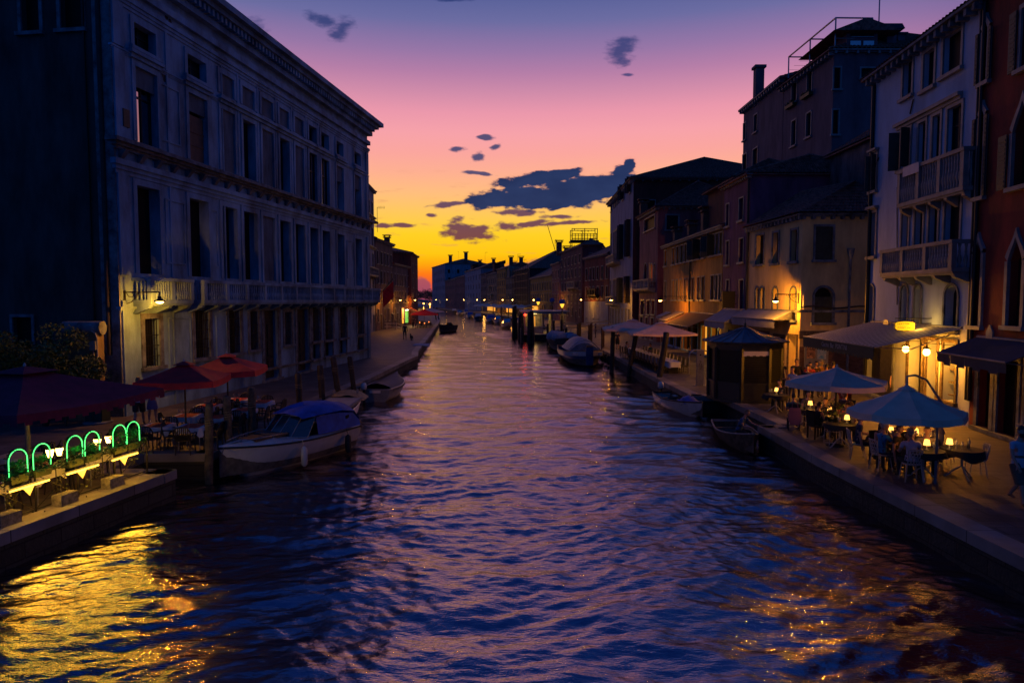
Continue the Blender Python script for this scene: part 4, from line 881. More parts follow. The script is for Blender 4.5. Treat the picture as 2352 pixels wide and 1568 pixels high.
# tiled house between mauve and terrace house
r10,_f,pp=building('tiled_back_house','low dark red house whose tiled hip roof rises behind the mauve house',(17,60),(16.9,52.2),10,12,bk,foot=[(17.2,60.5),(17.2,53),(24,53),(24,60.5)])
H10=14.0
fs=[Fac(r10,pp[i],pp[(i+1)%4],H10) for i in range(4)]
for h in fs: h.wall(bk)
roof(r10,pp,H10,1.9,.5,inset=3,col=.3)
r11,_f,pp=building('shabby_house','shabby low house with lean-to roof wedged behind the white trattoria house',(21.8,46),(21.8,40),6,13,bp_,foot=[(21.2,46.2),(21.2,39.2),(28,39.2),(28,46.2)])
fs=[Fac(r11,pp[i],pp[(i+1)%4],14.2) for i in range(4)]
shp=col3('stained_plaster',(.13,.11,.11),var=.45)
for h in fs: h.wall(shp)
roof(r11,pp,14.2,2.2,.3,kind='gable'); pipe(fs[1],1.1,9,13.6,'steel',.07)
# ================================================================ FAR BUILDINGS
def simple(name,label,foot,H,m,rise=1.6,rk='hip',canal=0,floors=3,wn=4,ww=.9,wf='frame',sides=(1,),lit=None,z00=1.2,door=True,corn=True,detail=False,balc=None,sh=None,hw=1.7,rm='tile',roofit=True,top=.9,arch=False):
    pts=[Vector((p[0],p[1],0)) for p in foot]; r=thing(name,label,'building',pts[0]); n=len(pts)
    fs=[Fac(r,pts[i],pts[(i+1)%n],H) for i in range(n)]
    step=(H-top-1.2)/floors
    for idx in (canal,)+tuple(sides):
        f=fs[idx]; k=wn if idx==canal else max(1,int(f.L/4.5))
        for fl in range(floors):
            for i in range(k):
                s=f.L*(i+.5)/k+(.25*math.sin(i*5+fl) if k>2 else 0); z=1.2+fl*step+.15
                if fl==0 and idx==canal and i%3==1: f.win(s-.6,s+.6,.1,2.4,fr=wf,rv=.2,name='door',sill=False,surround=.1); continue
                p='warm' if lit and (fl,i) in lit else ('dimglass' if (i+fl)%3==0 else 'void')
                if idx!=canal and fl==0: continue
                f.win(s-ww/2,s+ww/2,z,z+min(hw,step-.9),fr=wf,pane=p,rv=.18,surround=.11,mull=False,proud=.06,sh=sh if i%2 else None,kind='arch' if arch and fl==1 else 'rect')
    for f in fs: f.wall(m)
    if corn: fs[canal].cornice(H,'frame',.3,.4,.9)
    if corn and 1 in sides: fs[1].cornice(H,'frame',.25,.35,1.2)
    ro=roof(r,pts,H,rise,.45,kind=rk,detail=detail,m=rm,inset=min((pts[3]-pts[0]).length,(pts[1]-pts[0]).length)*.4 if rk=='hip' else None) if roofit else None
    if balc: f=fs[canal]; a,b,z=balc; balcony(f,a,b,z,z+1,out=.9,bal=.5,m='frame')
    return r,fs,ro
def fpt(px,d): return ((px-1176)/FPX*d,d)
# left bank, beyond the palazzo
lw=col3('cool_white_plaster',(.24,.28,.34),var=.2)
rL2,fsL,_=simple('carved_palace','narrow white palace with carved balconies just beyond the long palazzo',[(-19.6,86),(-20.4,101.8),(-34,101.8),(-34,86)],20.6,lw,floors=5,wn=5,ww=1.1,sides=(3,),hw=2.6,rise=1.5)
f=fsL[0]; course(f,16.6,.3,.35,m='frame'); course(f,12.2,.3,.35,m='frame'); balcony(f,1,14.5,8.2,9.2,out=.8,bal=.6,m='frame'); course(f,4.4,.3,.35,m='frame')
lbr=col3('taupe_plaster',(.15,.095,.085),var=.25)
rL3,fs3,ro3=simple('taupe_house','taupe four-storey house with window boxes, second beyond the long palazzo',[(-20.35,102.2),(-19.9,114.4),(-31,114.4),(-31,102.2)],13.8,lbr,floors=4,wn=5,ww=1.0,lit=None,sides=(),rise=2.0,hw=1.9)
q=MB(); q.box(-9,-2.5,9,11.5,14.5,17.2); q.build('attic_room',bk,rL3); q=MB(); q.box(-9.4,-1.8,8.6,12,17.2,17.5); q.build('attic_roof',M['tile'],rL3)
antenna(rL3,-1.2,1.5,16,4.5,.2); antenna(rL3,-2.4,3,16,3.5,.4); antenna(rL3,-1.2,8,16,3.4,.1,1)
rL4,fs4,_=simple('grey_house','low grey-brown house with a pale cornice, lit by a wall lamp on the left bank',[(-19.9,114.8),(-19.3,128),(-25,128),(-25,114.8)],10.8,col3('grey_brown_plaster',(.12,.09,.10)),floors=3,wn=6,ww=.95,sides=(),rise=.8,hw=1.9)
rL4b,fs4b,ro4=simple('red_back_house','tall dark red house rising behind the grey-brown house',[(-25.1,114.8),(-18.9,128.2),(-18.9+ -.2,139),(-31,139)],13.4,bk,floors=4,wn=1,sides=(1,),rise=1.2)
chimney(ro4,2.6,9,14.2,1.6,.9)
rL5,_,_=simple('slim_house','slim dark house beyond the red one on the left bank',[(-20.6,139.4),(-22.4,160),(-32,160),(-30,139.4)],8.6,bp_,floors=2,wn=5,sides=())
rL6,_,_=simple('end_house','low far house that closes the left bank row',[(-29,205),(-33.5,230),(-45,230),(-42,205)],9.6,bp_,floors=3,wn=6,sides=(3,))
for i,(fc,s,l) in enumerate(((fs3[0],1.5,'first of the far left bank lamps, on the taupe house'),(fs3[0],11.8,'second of the far left bank lamps, at the end of the taupe house'),(fs4[0],12.6,'far left bank lamp, past the orange shop awning'),)):
    wall_lamp(fc,s,4.75,1.3,260,l)
# shop with orange awning and lit interior
f=fs4[0]; t=awning('awning','orange shop awning glowing on the left bank',f,6.5,12.5,3.4,3.2,1.3,col3('orange_canvas',(.45,.07,.02)),.3)
q=MB(); q.box(6.6,8.2,.0,.02,.5,3.2); f.build('shop_window',q,M['warm'],y=-.06); q=MB(); q.box(9.5,12.2,.0,.02,.5,2.9); f.build('shop_window',q,glow('green_shop_glow',(.25,.8,.12),.7),y=-.06)
q=MB(); q.tube([(0.6,-.6,-.55),(3.2,-.6,-.55)],.05,6); q.build('tube_light',glow('white_tube',(1,.9,.6),14),t); plight(t,(2,-1.4,-.9),160,(1,.5,.2),.2)
# right bank, beyond the tall pale house
dr=col3('oxblood_plaster',(.16,.028,.026))
rR8,fs8,ro=simple('oxblood_house','oxblood house with white ground floor, beyond the tall pale house',[fpt(1342,130),(16.3,115.3),(27,115.3),(27,130)],12.5,dr,floors=3,wn=6,ww=1.0,sides=(),rise=3.2,hw=2.2)
q=MB(); q.box(0.02,fs8[0].L-.02,-.05,.02,0,4.4); fs8[0].build('ground_floor_facing',q,lw)
balcony(fs8[0],4.5,9.5,5.6,6.6,out=.8,bal=.5,m='iron')
chimney(ro,8,4,16.2,3.2,1.3)
rv=col3('violet_brown_plaster',(.11,.045,.055))
rR9,fs9,ro9=simple('altana_house','violet-brown house with a wooden roof terrace strung with bulbs',[fpt(1287,156),(13.7,134),(17.5,133.2),(22,156)],15.4,rv,floors=5,wn=6,ww=1.1,sides=(1,),rise=1.4,hw=1.7)
balcony(fs9[0],12,19,7.2,8.4,out=1,bal=.6,m='frame')
t=rR9; q=MB(); o0=t.location; bx,by=12.3-o0.x,141-o0.y
for dx in (0,2.6,5.2): 
    for dy in (0,4): q.tube([(bx+dx,by+dy,15),(bx+dx,by+dy,19.3)],.08,5)
for dy in (0,4): q.tube([(bx,by+dy,17.2),(bx+5.2,by+dy,17.2)],.10,5); q.tube([(bx,by+dy,19.2),(bx+5.2,by+dy,19.2)],.07,5); q.tube([(bx,by+dy,18.2),(bx+5.2,by+dy,18.2)],.07,5)
q.box(bx-.3,bx+5.5,by-.3,by+4.3,16.6,16.85)
for k in range(9): q.box(bx+k*.62,bx+k*.62+.12,by-.05,by+.05,16.8,18.2)
q.build('roof_terrace',M['darkwood'],t)
q=MB(); 
for k in range(7): q.lathe([(.03,0),(.14,.12),(.03,.24)],6,(bx+.5+k*.7,by,18.9-.4*math.sin(k/6*PI)))
q.build('string_bulb',M['iron'],t); chimney(ro9,-.2,2,16,1.8,1.2); q=MB(); q.tube([(-1.0,0,15),(-3.0,0,21.5)],.07,5); q.build('antenna',M['iron'],t)
specs=[
 ('narrow_house','narrow pinkish house with a shuttered dormer, far right bank',1267,169,1286,157,13.3,9,'rose_plaster',4,3,1.2,'gable'),
 ('orange_house','low orange-brown house with long tiled roof, far right bank',1218,201,1267,170,10.9,16,'ochre_plaster',3,9,4.5,'hip'),
 ('scaffolded_house','house wrapped in dark scaffolding sheets on the far right bank',1182,226,1217,202,14.0,22,'dark_sheet',4,0,6,'hip'),
 ('gabled_house','beige house with a gabled dormer on the far right bank',1162,238,1181.5,227,12.2,12,'beige_plaster',3,4,2.6,'hip'),
 ('ochre_far_house','tall ochre house on the far right bank',1142,254,1161.5,239,15.9,12,'ochre_plaster',5,4,2,'gable'),
 ('awning_house','dull cream house with green window awnings, far right bank',1118,278,1141.5,255,14.8,14,'beige_plaster',4,5,2.5,'hip'),
 ('grey_far_house','grey house with a small balcony, far right bank',1105,291,1117.5,279,15.5,12,'grey_brown_plaster',4,4,2,'gable'),
 ('brick_flank_house','white-fronted house with a dark red flank, far right bank',1068,334,1104.5,292,18.2,12,'cool_white_plaster',4,6,2.6,'gable'),
 ('pink_far_house','pink house beside the white one, far right bank',1048,362,1067.5,335,16.2,14,'rose_plaster',3,5,2.6,'hip'),
 ('dusky_far_house','dusky pink house before the last white palace',1023,401,1047.5,363,15.6,14,'rose_plaster',3,6,2.6,'hip'),
 ('last_palace','large white palace with chimneys closing the right bank',993,450,1022.5,402,25.8,26,'cool_white_plaster',5,7,3.5,'hip'),
]
bep=col3('beige_plaster',(.22,.165,.11)); dks=col3('dark_sheet',(.02,.024,.03))
FAR={}
for nm,lb,pa,da,pb,db,H,dep,mn,fl,wn,rs,rk in specs:
    a=Vector((*fpt(pa,da),0)); b=Vector((*fpt(pb,db),0)); d=(b-a).normalized(); inn=Vector((-d.y,d.x,0))
    ft=[a,b,b+inn*dep,a+inn*dep]
    r,fs,ro=simple(nm,lb,[(p.x,p.y) for p in ft],H,MATS[mn],floors=fl,wn=wn,ww=1.3,sides=() if wn==0 else (1,),rise=rs,rk=rk,hw=2.1)
    FAR[nm]=(r,fs,ro,a-r.location)
    if nm=='scaffolded_house':
        f=fs[0]; q=MB()
        for k in range(10): q.tube([(f.L*k/9,-.7,0),(f.L*k/9,-.7,H+1)],.09,4)
        for z in np.arange(2,H,2.1): q.tube([(0,-.7,z),(f.L,-.7,z)],.07,4)
        f.build('scaffolding',q,M['iron'])
    if nm in('narrow_house','last_palace','ochre_far_house','brick_flank_house','awning_house'):
        v=(ft[0]+ft[1])/2+inn*dep*.3-r.location; w=1.4 if H<20 else 2.0
        chimney(ro,v.x,v.y,H+rs*.5,3.0 if H<20 else 4.5,w)
        v=ft[1]+inn*dep*.5-d*2-r.location; chimney(ro,v.x,v.y,H+rs*.5,2.6 if H<20 else 5,w)
    v=(ft[0]+ft[1])/2+inn*dep*.5-r.location; antenna(r,v.x,v.y,H+rs*.8,3.5 if da<300 else 6,.4*len(nm),len(nm)%2)
    if nm in('orange_house','scaffolded_house','gabled_house','narrow_house'):
        v=ft[1]+inn*dep*.4-d*5-r.location; antenna(r,v.x,v.y,H+rs*.8,4,.9,1)
r=FAR['gabled_house'][0]; f=FAR['gabled_house'][1][0]; q=MB(); q.add([(1,0,12.2),(5,0,12.2),(5,0,14.6),(3,0,16.2),(1,0,14.6),(1,4,12.2),(5,4,12.2),(5,4,14.6),(3,4,16.2),(1,4,14.6)],[(0,1,2,3,4),(9,8,7,6,5),(0,4,9,5),(1,6,7,2),(2,7,8,3),(3,8,9,4)]); f.build('dormer',q,bep)
# boxy roof rooms that break the far skyline
for nm,w,dx,h in (('awning_house',4,3,4.2),('brick_flank_house',6,6,2.8)):
    r,fs,ro,_=FAR[nm]; f=fs[0]; q=MB(); H=f.H; q.box(dx,dx+w,2,6,H,H+h); q.add([(dx-.5,1.6,H+h),(dx+w+.5,1.6,H+h),(dx+w+.5,6.4,H+h+1.4),(dx-.5,6.4,H+h+1.4),(dx-.5,6.4,H+h),(dx+w+.5,6.4,H+h)],[(0,1,2,3),(3,2,5,4),(0,3,4),(1,5,2),(0,4,5,1)]); f.build('roof_room',q,bk)
f=FAR['awning_house'][1][0]
for s,z in ((6,10.6),(12,7)): q=MB(); q.add([(s,-.05,z),(s+3,-.05,z),(s+3,-1.5,z-1),(s,-1.5,z-1)],[(0,1,2,3)]); f.build('window_awning',q,col3('green_canvas',(.02,.16,.12)))
# lamps along the right bank, one per building
lampspec=[(fs8[0],5.5,'on the oxblood house',700),(fs9[0],3,'at the far end of the altana house',900),(FAR['orange_house'][1][0],18,'on the low orange-brown house',900),(FAR['scaffolded_house'][1][0],8,'in front of the scaffolding',900),(FAR['gabled_house'][1][0],4,'on the gabled beige house',900),(FAR['awning_house'][1][0],8,'on the house with green window awnings',1200),(FAR['grey_far_house'][1][0],3,'on the small grey house',1200),(FAR['brick_flank_house'][1][0],10,'on the white-fronted house',1500),(FAR['dusky_far_house'][1][0],20,'on the dusky pink house',1500),(FAR['last_palace'][1][0],30,'on the last white palace',1500)]
for f,s,w,p in lampspec:
    t=wall_lamp(f,s,4.8,2.2,p*.55,'hooded lamp lit '+w)
    if f.A.y>195:
        for c in kids(t):
            if c.name.startswith('bulb'): c.scale=(1.8,1,1.8)
# far trees, cloudless end of the canal
def leaf_crown(n,rx,ry,rz,size,cz,seed,gap=.35,shape=None):
    rg=random.Random(seed); q=MB(); blobs=[(rg.uniform(-.7,.7),rg.uniform(-.7,.7),rg.uniform(-.6,.75),rg.uniform(.28,.5)) for _ in range(14)]
    k=0
    while k<n:
        b=rg.choice(blobs); v=Vector((rg.gauss(0,1),rg.gauss(0,1),rg.gauss(0,1))).normalized()*(b[3]*rg.uniform(.55,1.05)); p=Vector((b[0]+v.x,b[1]+v.y,b[2]+v.z))
        if p.length>1.15: continue
        P=Vector((p.x*rx,p.y*ry,cz+p.z*rz)); a=Vector((rg.gauss(0,1),rg.gauss(0,1),rg.gauss(0,1))).normalized(); b2=a.orthogonal().normalized(); s=size*rg.uniform(.6,1.3)
        q.add([P-a*s,P+b2*s*.45,P+a*s,P-b2*s*.45],[(0,1,2,3)],rg.choice((0,0,1))); k+=1
    return q
def tree(px,d,h,w,label,seed,name='broadleaf_tree',group='dark trees at the end of the canal'):
    x,y=fpt(px,d); t=thing(name,label,'tree',(x,y,0),0,group); q=MB(); q.tube([(0,0,-.5),(.1,0,h*.3),(0,.1,h*.6)],[.35,.25,.12],7)
    for k in range(4): a=k*1.6; q.tube([(0,0,h*(.3+.06*k)),(w*.3*math.cos(a),w*.3*math.sin(a),h*.65)],[.14,.05],5)
    q.build('trunk',M['darkwood'],t); leaf_crown(900,w*.55,w*.5,h*.42,.5,h*.62,seed).build('crown',[M['leaf2'],M['leaf']],t)
tree(968,620,13,14,'dark round tree at the end of the canal, left of the taller one',1); tree(978,640,16,16,'taller dark tree at the canal end',2); tree(987,600,12,12,'dark tree right against the last white palace',3); tree(958,560,11,12,'leftmost dark tree at the canal end',4)
t=thing('far_bridge','pale low bridge across the far end of the canal','bridge',(-100,575,0),R(12)); q=MB()
pts_=[(-30+i*3,3.2+1.9*math.cos((i-10)/10*PI*.5)) for i in range(21)]
for (x0,z0),(x1,z1) in zip(pts_,pts_[1:]): q.add([(x0,0,z0-.9),(x1,0,z1-.9),(x1,0,z1+1),(x0,0,z0+1),(x0,5,z0-.9),(x1,5,z1-.9),(x1,5,z1+1),(x0,5,z0+1)],[(0,1,2,3),(7,6,5,4),(3,2,6,7),(0,4,5,1)])
q.build('deck',MATS['cool_white_plaster'],t)
# ================================================================ PEOPLE
def cloth(rgb,nm=None):
    nm=nm or 'cloth_%d_%d_%d'%tuple(int(x*255) for x in rgb); return mat(nm,rgb,.85,var=.1,scale=8,bump=.2,bscale=90)
def person(label,loc,face,pose='stand',shirt=(.4,.4,.42),trousers=(.03,.03,.04),hair='hair_dark',hlen='short',h=1.72,skin='skin',shorts=False,sleeve='short',dress=False,arms=None,group=None,lean=0,fem=False,shoes=(.03,.02,.02),z=0,beard=False):
    """body grown from a jointed skeleton; face = heading the figure looks to, radians, 0 = +Y"""
    S=h/1.75; root=thing('person',label,'person',(loc[0],loc[1],z),face,group)
    V=[];E=[];Rd=[];seg=[]
    def v(p,r): V.append(Vector(p)*S); Rd.append(r*S if not isinstance(r,tuple) else (r[0]*S,r[1]*S)); return len(V)-1
    def e(a,b,s): E.append((a,b)); seg.append(s)
    sw=.175 if fem else .20; hw=.10
    if pose=='sit': pz=.52; 
    else: pz=.95
    ln=lean if pose!='sit' else .10+lean
    def up(t,x=0,y=0): return (x,y+ln*t*1.0,pz+t)
    pel=v((0,0,pz),(.155,.11)); wst=v(up(.17),(.125,.095) if fem else (.14,.10)); ch=v(up(.36),(.15 if fem else .17,.11)); nk0=v(up(.49),(.075,.07)); nk=v(up(.56,0,.01),(.055,.055)); hd=v(up(.61,0,.015),(.05,.05))
    e(pel,wst,'t');e(wst,ch,'s');e(ch,nk0,'s');e(nk0,nk,'k');e(nk,hd,'k')
    arms=arms or ('down','down'); hands=[]
    for i,sg in enumerate((-1,1)):
        sh=Vector(up(.455,sg*(sw-.01))); a=arms[i]
        if a=='down': el=sh+Vector((sg*.05,-.01,-.29)); wr=el+Vector((sg*.02,.05,-.25))
        elif a=='table': el=sh+Vector((sg*.05,.10,-.26)); wr=el+Vector((-sg*.07,.24,-.02))
        elif a=='chin': el=sh+Vector((sg*.02,.22,-.22)); wr=el+Vector((-sg*.09,.0,.24))
        elif a=='hold': el=sh+Vector((sg*.06,.03,-.27)); wr=el+Vector((-sg*.05,.22,.07))
        elif a=='swingf': el=sh+Vector((sg*.06,.08,-.27)); wr=el+Vector((0,.15,-.20))
        elif a=='swingb': el=sh+Vector((sg*.06,-.10,-.27)); wr=el+Vector((sg*.02,-.04,-.25))
        elif a=='out': el=sh+Vector((sg*.24,.02,-.13)); wr=el+Vector((sg*.22,.05,.10))
        elif a=='hand': el=sh+Vector((sg*.20,.03,-.20)); wr=el+Vector((sg*.18,.03,-.14))
        elif a=='reach': el=sh+Vector((0,.22,-.17)); wr=el+Vector((0,.24,-.06))
        s0=v(sh,.062 if fem else .07); e_=v(el,.042); w_=v(wr,.029); e(ch,s0,'s'); 
        mid=v(sh.lerp(el,.5),.05); e(s0,mid,'s' if sleeve!='none' else 'k'); e(mid,e_,'s' if sleeve=='long' else 'k'); e(e_,w_,'s' if sleeve=='long' else 'k')
        dr=(wr-el).normalized(); pm=v(wr+dr*.055,(.038,.020)); e(w_,pm,'k'); pe=v(wr+dr*.09,(.036,.016)); e(pm,pe,'k'); hands.append((wr,dr,sg,a))
    for i,sg in enumerate((-1,1)):
        hp=Vector((sg*hw,0,pz-.06))
        if pose=='sit': kn=hp+Vector((sg*.05,.42,.02)); an=Vector((kn.x+sg*.01,kn.y+(.02 if i else -.06),.09)); 
        elif pose=='walk': kn=hp+Vector((0,(.20 if i else -.04),-.40)); an=Vector((kn.x,kn.y+(.08 if i else -.26),.09 if i else .16))
        else: kn=hp+Vector((sg*.015,.02,-.42)); an=Vector((kn.x+sg*.01,-.01,.09))
        h0=v(hp,.095); md=v(hp.lerp(kn,.55),.078); k_=v(kn,.056); cf=v(kn.lerp(an,.35),.054); a_=v(an,.036); e(pel,h0,'t'); e(h0,md,'t'); e(md,k_,'t' if not shorts or True else 'k'); e(k_,cf,'k' if shorts else 't'); e(cf,a_,'k' if shorts else 't')
        hl=v(an+Vector((0,-.03,-.05)),.036); to=v(an+Vector((sg*.01,.15,-.062)),(.042,.024)); e(a_,hl,'h'); e(a_,to,'h')
    me=bpy.data.meshes.new('body'); me.from_pydata(V,E,[]); o=bpy.data.objects.new('body',me); C.objects.link(o)
    m=o.modifiers.new('k','SKIN'); m.use_smooth_shade=True; m.branch_smoothing=.4
    for i,r in enumerate(Rd): me.skin_vertices[0].data[i].radius=r if isinstance(r,tuple) else (r,r)
    me.skin_vertices[0].data[0].use_root=True
    o.modifiers.new('s','SUBSURF').levels=1; dg=bpy.context.evaluated_depsgraph_get(); nm=bpy.data.meshes.new_from_object(o.evaluated_get(dg)); bpy.data.objects.remove(o)
    bm=bmesh.new(); bm.from_mesh(nm)
    segs=[(V[a],V[b],s) for (a,b),s in zip(E,seg)]; mi={'k':0,'s':1,'t':2,'h':3}
    for fc in bm.faces:
        c=fc.calc_center_median(); best=None
        for a,b,s in segs:
            ab=b-a; t=max(0,min(1,(c-a).dot(ab)/ab.length_squared)); d=(c-a-ab*t).length
            if best is None or d<best[0]: best=(d,s)
        fc.material_index=mi[best[1]]; fc.smooth=True
    hp=Vector(up(.70,0,.035))*S
    # head: shaped ellipsoid with brow, nose, chin and ears
    bs=bmesh.ops.create_uvsphere(bm,u_segments=18,v_segments=14,radius=1.0)
    for q in bs['verts']:
        x,y,z_=q.co; fx=.078;fy=.098;fz=.122
        X=x*fx*(1-.22*max(0,-z_)**1.5); Yy=y*fy; Z_=z_*fz
        if y>0: 
            Yy*=.93
            Yy+=.030*math.exp(-((x/.16)**2+((z_+.12)/.22)**2)); Yy+=.010*math.exp(-((x/.3)**2+((z_+.85)/.2)**2)); Yy-=.012*math.exp(-(((abs(x)-.36)/.16)**2+((z_-.1)/.14)**2)); Yy+=.006*math.exp(-((x/.28)**2+((z_+.5)/.09)**2))
        if abs(x)>.9 and abs(z_)<.25: X*=1.14
        q.co=hp+Vector((X,Yy,Z_))*S
    for fc in {f for q in bs['verts'] for f in q.link_faces}: fc.material_index=0; fc.smooth=True
    # fingers
    ext=MB()
    for wr,dr,sg,a in hands:
        side=dr.cross(Vector((0,0,1))); side=side.normalized() if side.length>.3 else Vector((0,1,0)); 
        if abs(dr.z)>.8: side=Vector((0,1,0))
        curl=side.cross(dr)*( -1)
        if curl.dot(Vector((-sg,0,-.3)))<0: curl=-curl
        for k in range(4):
            b=wr+dr*.085+side*(k-1.5)*.018; L_=(.068,.078,.072,.056)[k]; p1=b+dr*L_*.5; p2=p1+(dr*.7+curl*.6)*L_*.4; p3=p2+(dr*.3+curl*.9)*L_*.3
            ext.tube([x*S for x in (b,p1,p2,p3)],[.0095*S,.009*S,.008*S,.006*S],6)
        b=wr+dr*.03+side*.03*1; ext.tube([x*S for x in (b,b+(dr*.6+side*.7)*.04,b+(dr*.9+side*.6+curl*.4)*.065)],[.012*S,.0105*S,.008*S],6)
    for x in (-.028,.028):
        ext.lathe([(.001,-.006),(.009,-.004),(.011,0),(.009,.004),(.001,.006)],6,tuple(hp+Vector((x,.083,.016))*S),mi=1)
    ext.box(*(hp.x-.022*S,hp.x+.022*S,hp.y+.088*S,hp.y+.0945*S,hp.z-.062*S,hp.z-.055*S),mi=2)
    bm.to_mesh(nm); bm.free()
    bm=bmesh.new(); bm.from_mesh(nm); o2=[bm.verts.new(p) for p in ext.v]
    for fcs,mm in zip(ext.f,ext.m):
        try: f=bm.faces.new([o2[i] for i in fcs]); f.material_index=0 if mm==0 else 4; f.smooth=True
        except ValueError: pass
    bm.to_mesh(nm); bm.free()
    for mm in (M[skin],cloth(shirt),cloth(trousers),cloth(shoes),mat('eye_dark',(.02,.012,.01),.3,bump=0)): nm.materials.append(mm)
    bo=bpy.data.objects.new('body',nm); C.objects.link(bo); bo.parent=root
    # hair
    q=MB(); n=12; prof=[]
    rows=[]
    for j in range(7):
        el=PI/2-j*PI/2/5.2
        ring=[]
        for k in range(n):
            a=2*PI*k/n; y=math.sin(a); lim=.0 if y>.35 else 1
            ee=max(el,.42) if y>.35 else (max(el,-.1) if y>-.1 else el); rr=1.10+.03*math.sin(k*2.3+j)
            ring.append(hp+Vector((.078*rr*math.cos(ee)*math.cos(a),.098*rr*math.cos(ee)*math.sin(a)-.004,.122*rr*math.sin(ee)+.004))*S)
        rows.append(ring)
    vs=[p for r in rows for p in r]; q.add(vs,[(j*n+k,(j+1)*n+k,(j+1)*n+(k+1)%n,j*n+(k+1)%n) for j in range(6) for k in range(n)],0,True)
    if hlen=='long': q.tube([hp+Vector((0,-.05,.05))*S,hp+Vector((0,-.085,-.06))*S,hp+Vector((0,-.12,-.20))*S,hp+Vector((0,-.13,-.34))*S],[.07*S,.088*S,.075*S,.03*S],10)
    if hlen=='curly':
        rg=random.Random(int(loc[0]*100))
        for k in range(70):
            d=Vector((rg.gauss(0,1),rg.gauss(-.5,.8),rg.gauss(.2,.9))).normalized(); c=hp+Vector((d.x*.10,d.y*.12,d.z*.14))*S; q.lathe([(.002,-.03),(.026,-.01),(.026,.01),(.002,.03)],5,tuple(c))
    if hlen=='bun': q.lathe([(.005,-.04),(.04,-.02),(.045,.01),(.005,.045)],8,tuple(hp+Vector((0,-.10,.06))*S))
    if beard: q.add([hp+Vector((.06*math.cos(a)*c,.03+.065*math.sin(a)*c,zz))*S for zz,c in ((-.03,1.15),(-.085,1.2),(-.125,.7)) for a in np.linspace(-.1,PI+.1,9)],[(j*9+k,(j+1)*9+k,(j+1)*9+k+1,j*9+k+1) for j in range(2) for k in range(8)],0,True)
    q.build('hair',M[hair],root)
    if dress or (pose!='sit' and (sleeve=='none' or fem) and dress is not None):
        q=MB(); rr=[(.135,.30),(.125,.17),(.15,.0),(.19,-.15),(.22,-.38)]; seg_=14; vs=[]
        for r_,t in rr:
            for k in range(seg_): a=2*PI*k/seg_; w=1+.05*math.sin(k*2.1+t*9)*(1 if t<0 else 0); vs.append(Vector((r_*w*math.cos(a),r_*.78*w*math.sin(a)+ln*max(t,0),pz+t))*S)
        q.add(vs,[(i*seg_+k,(i+1)*seg_+k,(i+1)*seg_+(k+1)%seg_,i*seg_+(k+1)%seg_) for i in range(4) for k in range(seg_)],0,True); q.build('dress',cloth(shirt if dress is True or not dress else dress),root)
    elif pose!='sit' and shorts:
        q=MB()
        for i,sg in enumerate((-1,1)):
            hp_=Vector((sg*hw,0,pz-.02)); kn=hp_+(Vector((0,(.20 if i else -.04)*.8,-.42)) if pose=='walk' else Vector((sg*.015,.02,-.42))); q.tube([x*S for x in (hp_,hp_.lerp(kn,.5),kn)],[.112*S,.108*S,.10*S],10,cap=False)
        q.build('shorts',cloth(trousers),root)
    if sleeve!='none' and not dress:   # shirt hem and sleeve ends
        q=MB(); vs=[];seg_=14
        rr=[(.148,.12),(.158,.02),(.172,-.09)] if pose!='sit' else [(.146,.14),(.156,.06),(.165,-.0)]
        for r_,t in rr:
            for k in range(seg_): a=2*PI*k/seg_; vs.append(Vector((r_*math.cos(a),r_*.76*math.sin(a)+ln*max(t,0)*1.0,pz+t))*S)
        q.add(vs,[(i*seg_+k,(i+1)*seg_+k,(i+1)*seg_+(k+1)%seg_,i*seg_+(k+1)%seg_) for i in range(2) for k in range(seg_)],0,True); q.build('shirt_hem',cloth(shirt),root)
    return root
# ================================================================ FURNITURE
def lattice_chair(name='garden_chair'):
    t=thing(name,'x','chair'); m=M['lattice']
    q=MB(); q.lathe([(.20,.43),(.225,.44),(.225,.455),(.2,.46)],14); q.build('seat',m,t)
    # pierced back: a curved sheet of irregular ring cells
    q=MB(); rg=random.Random(5)
    def bp(u,v_): a=(u-.5)*1.5; return Vector((.235*math.sin(a)*(1+.1*v_),-.235*math.cos(a)-.07*v_,.45+.42*v_))
    for i in range(5):
        for j in range(4):
            u=(i+.5+(.5 if j%2 else 0))/5.2; v_=(j+.55)/4.2; n=6; pts_=[]
            for k in range(n+1): a=2*PI*k/n+i; pts_.append(bp(min(1,max(0,u+.1*math.cos(a)*rg.uniform(.85,1.1) if k<n else pts0[0])),min(1,max(0,v_+.13*math.sin(a)))) if k<n else pts_[0])
            q.tube(pts_,.011,4,cap=False)
    rim=[bp(0,0)]+[bp(0,v_) for v_ in(.5,.9)]+[bp(u,1.0) for u in (.12,.3,.5,.7,.88)]+[bp(1,v_) for v_ in(.9,.5)]+[bp(1,0)]; q.tube(rim,.014,5); q.build('backrest',m,t)
    for x,y in ((-.17,.15),(.17,.15),(-.17,-.15),(.17,-.15)): q=MB(); q.tube([(x,y,.44),(x*1.28,y*1.4,0)],[.014,.011],6); q.build('leg',m,t)
    return t
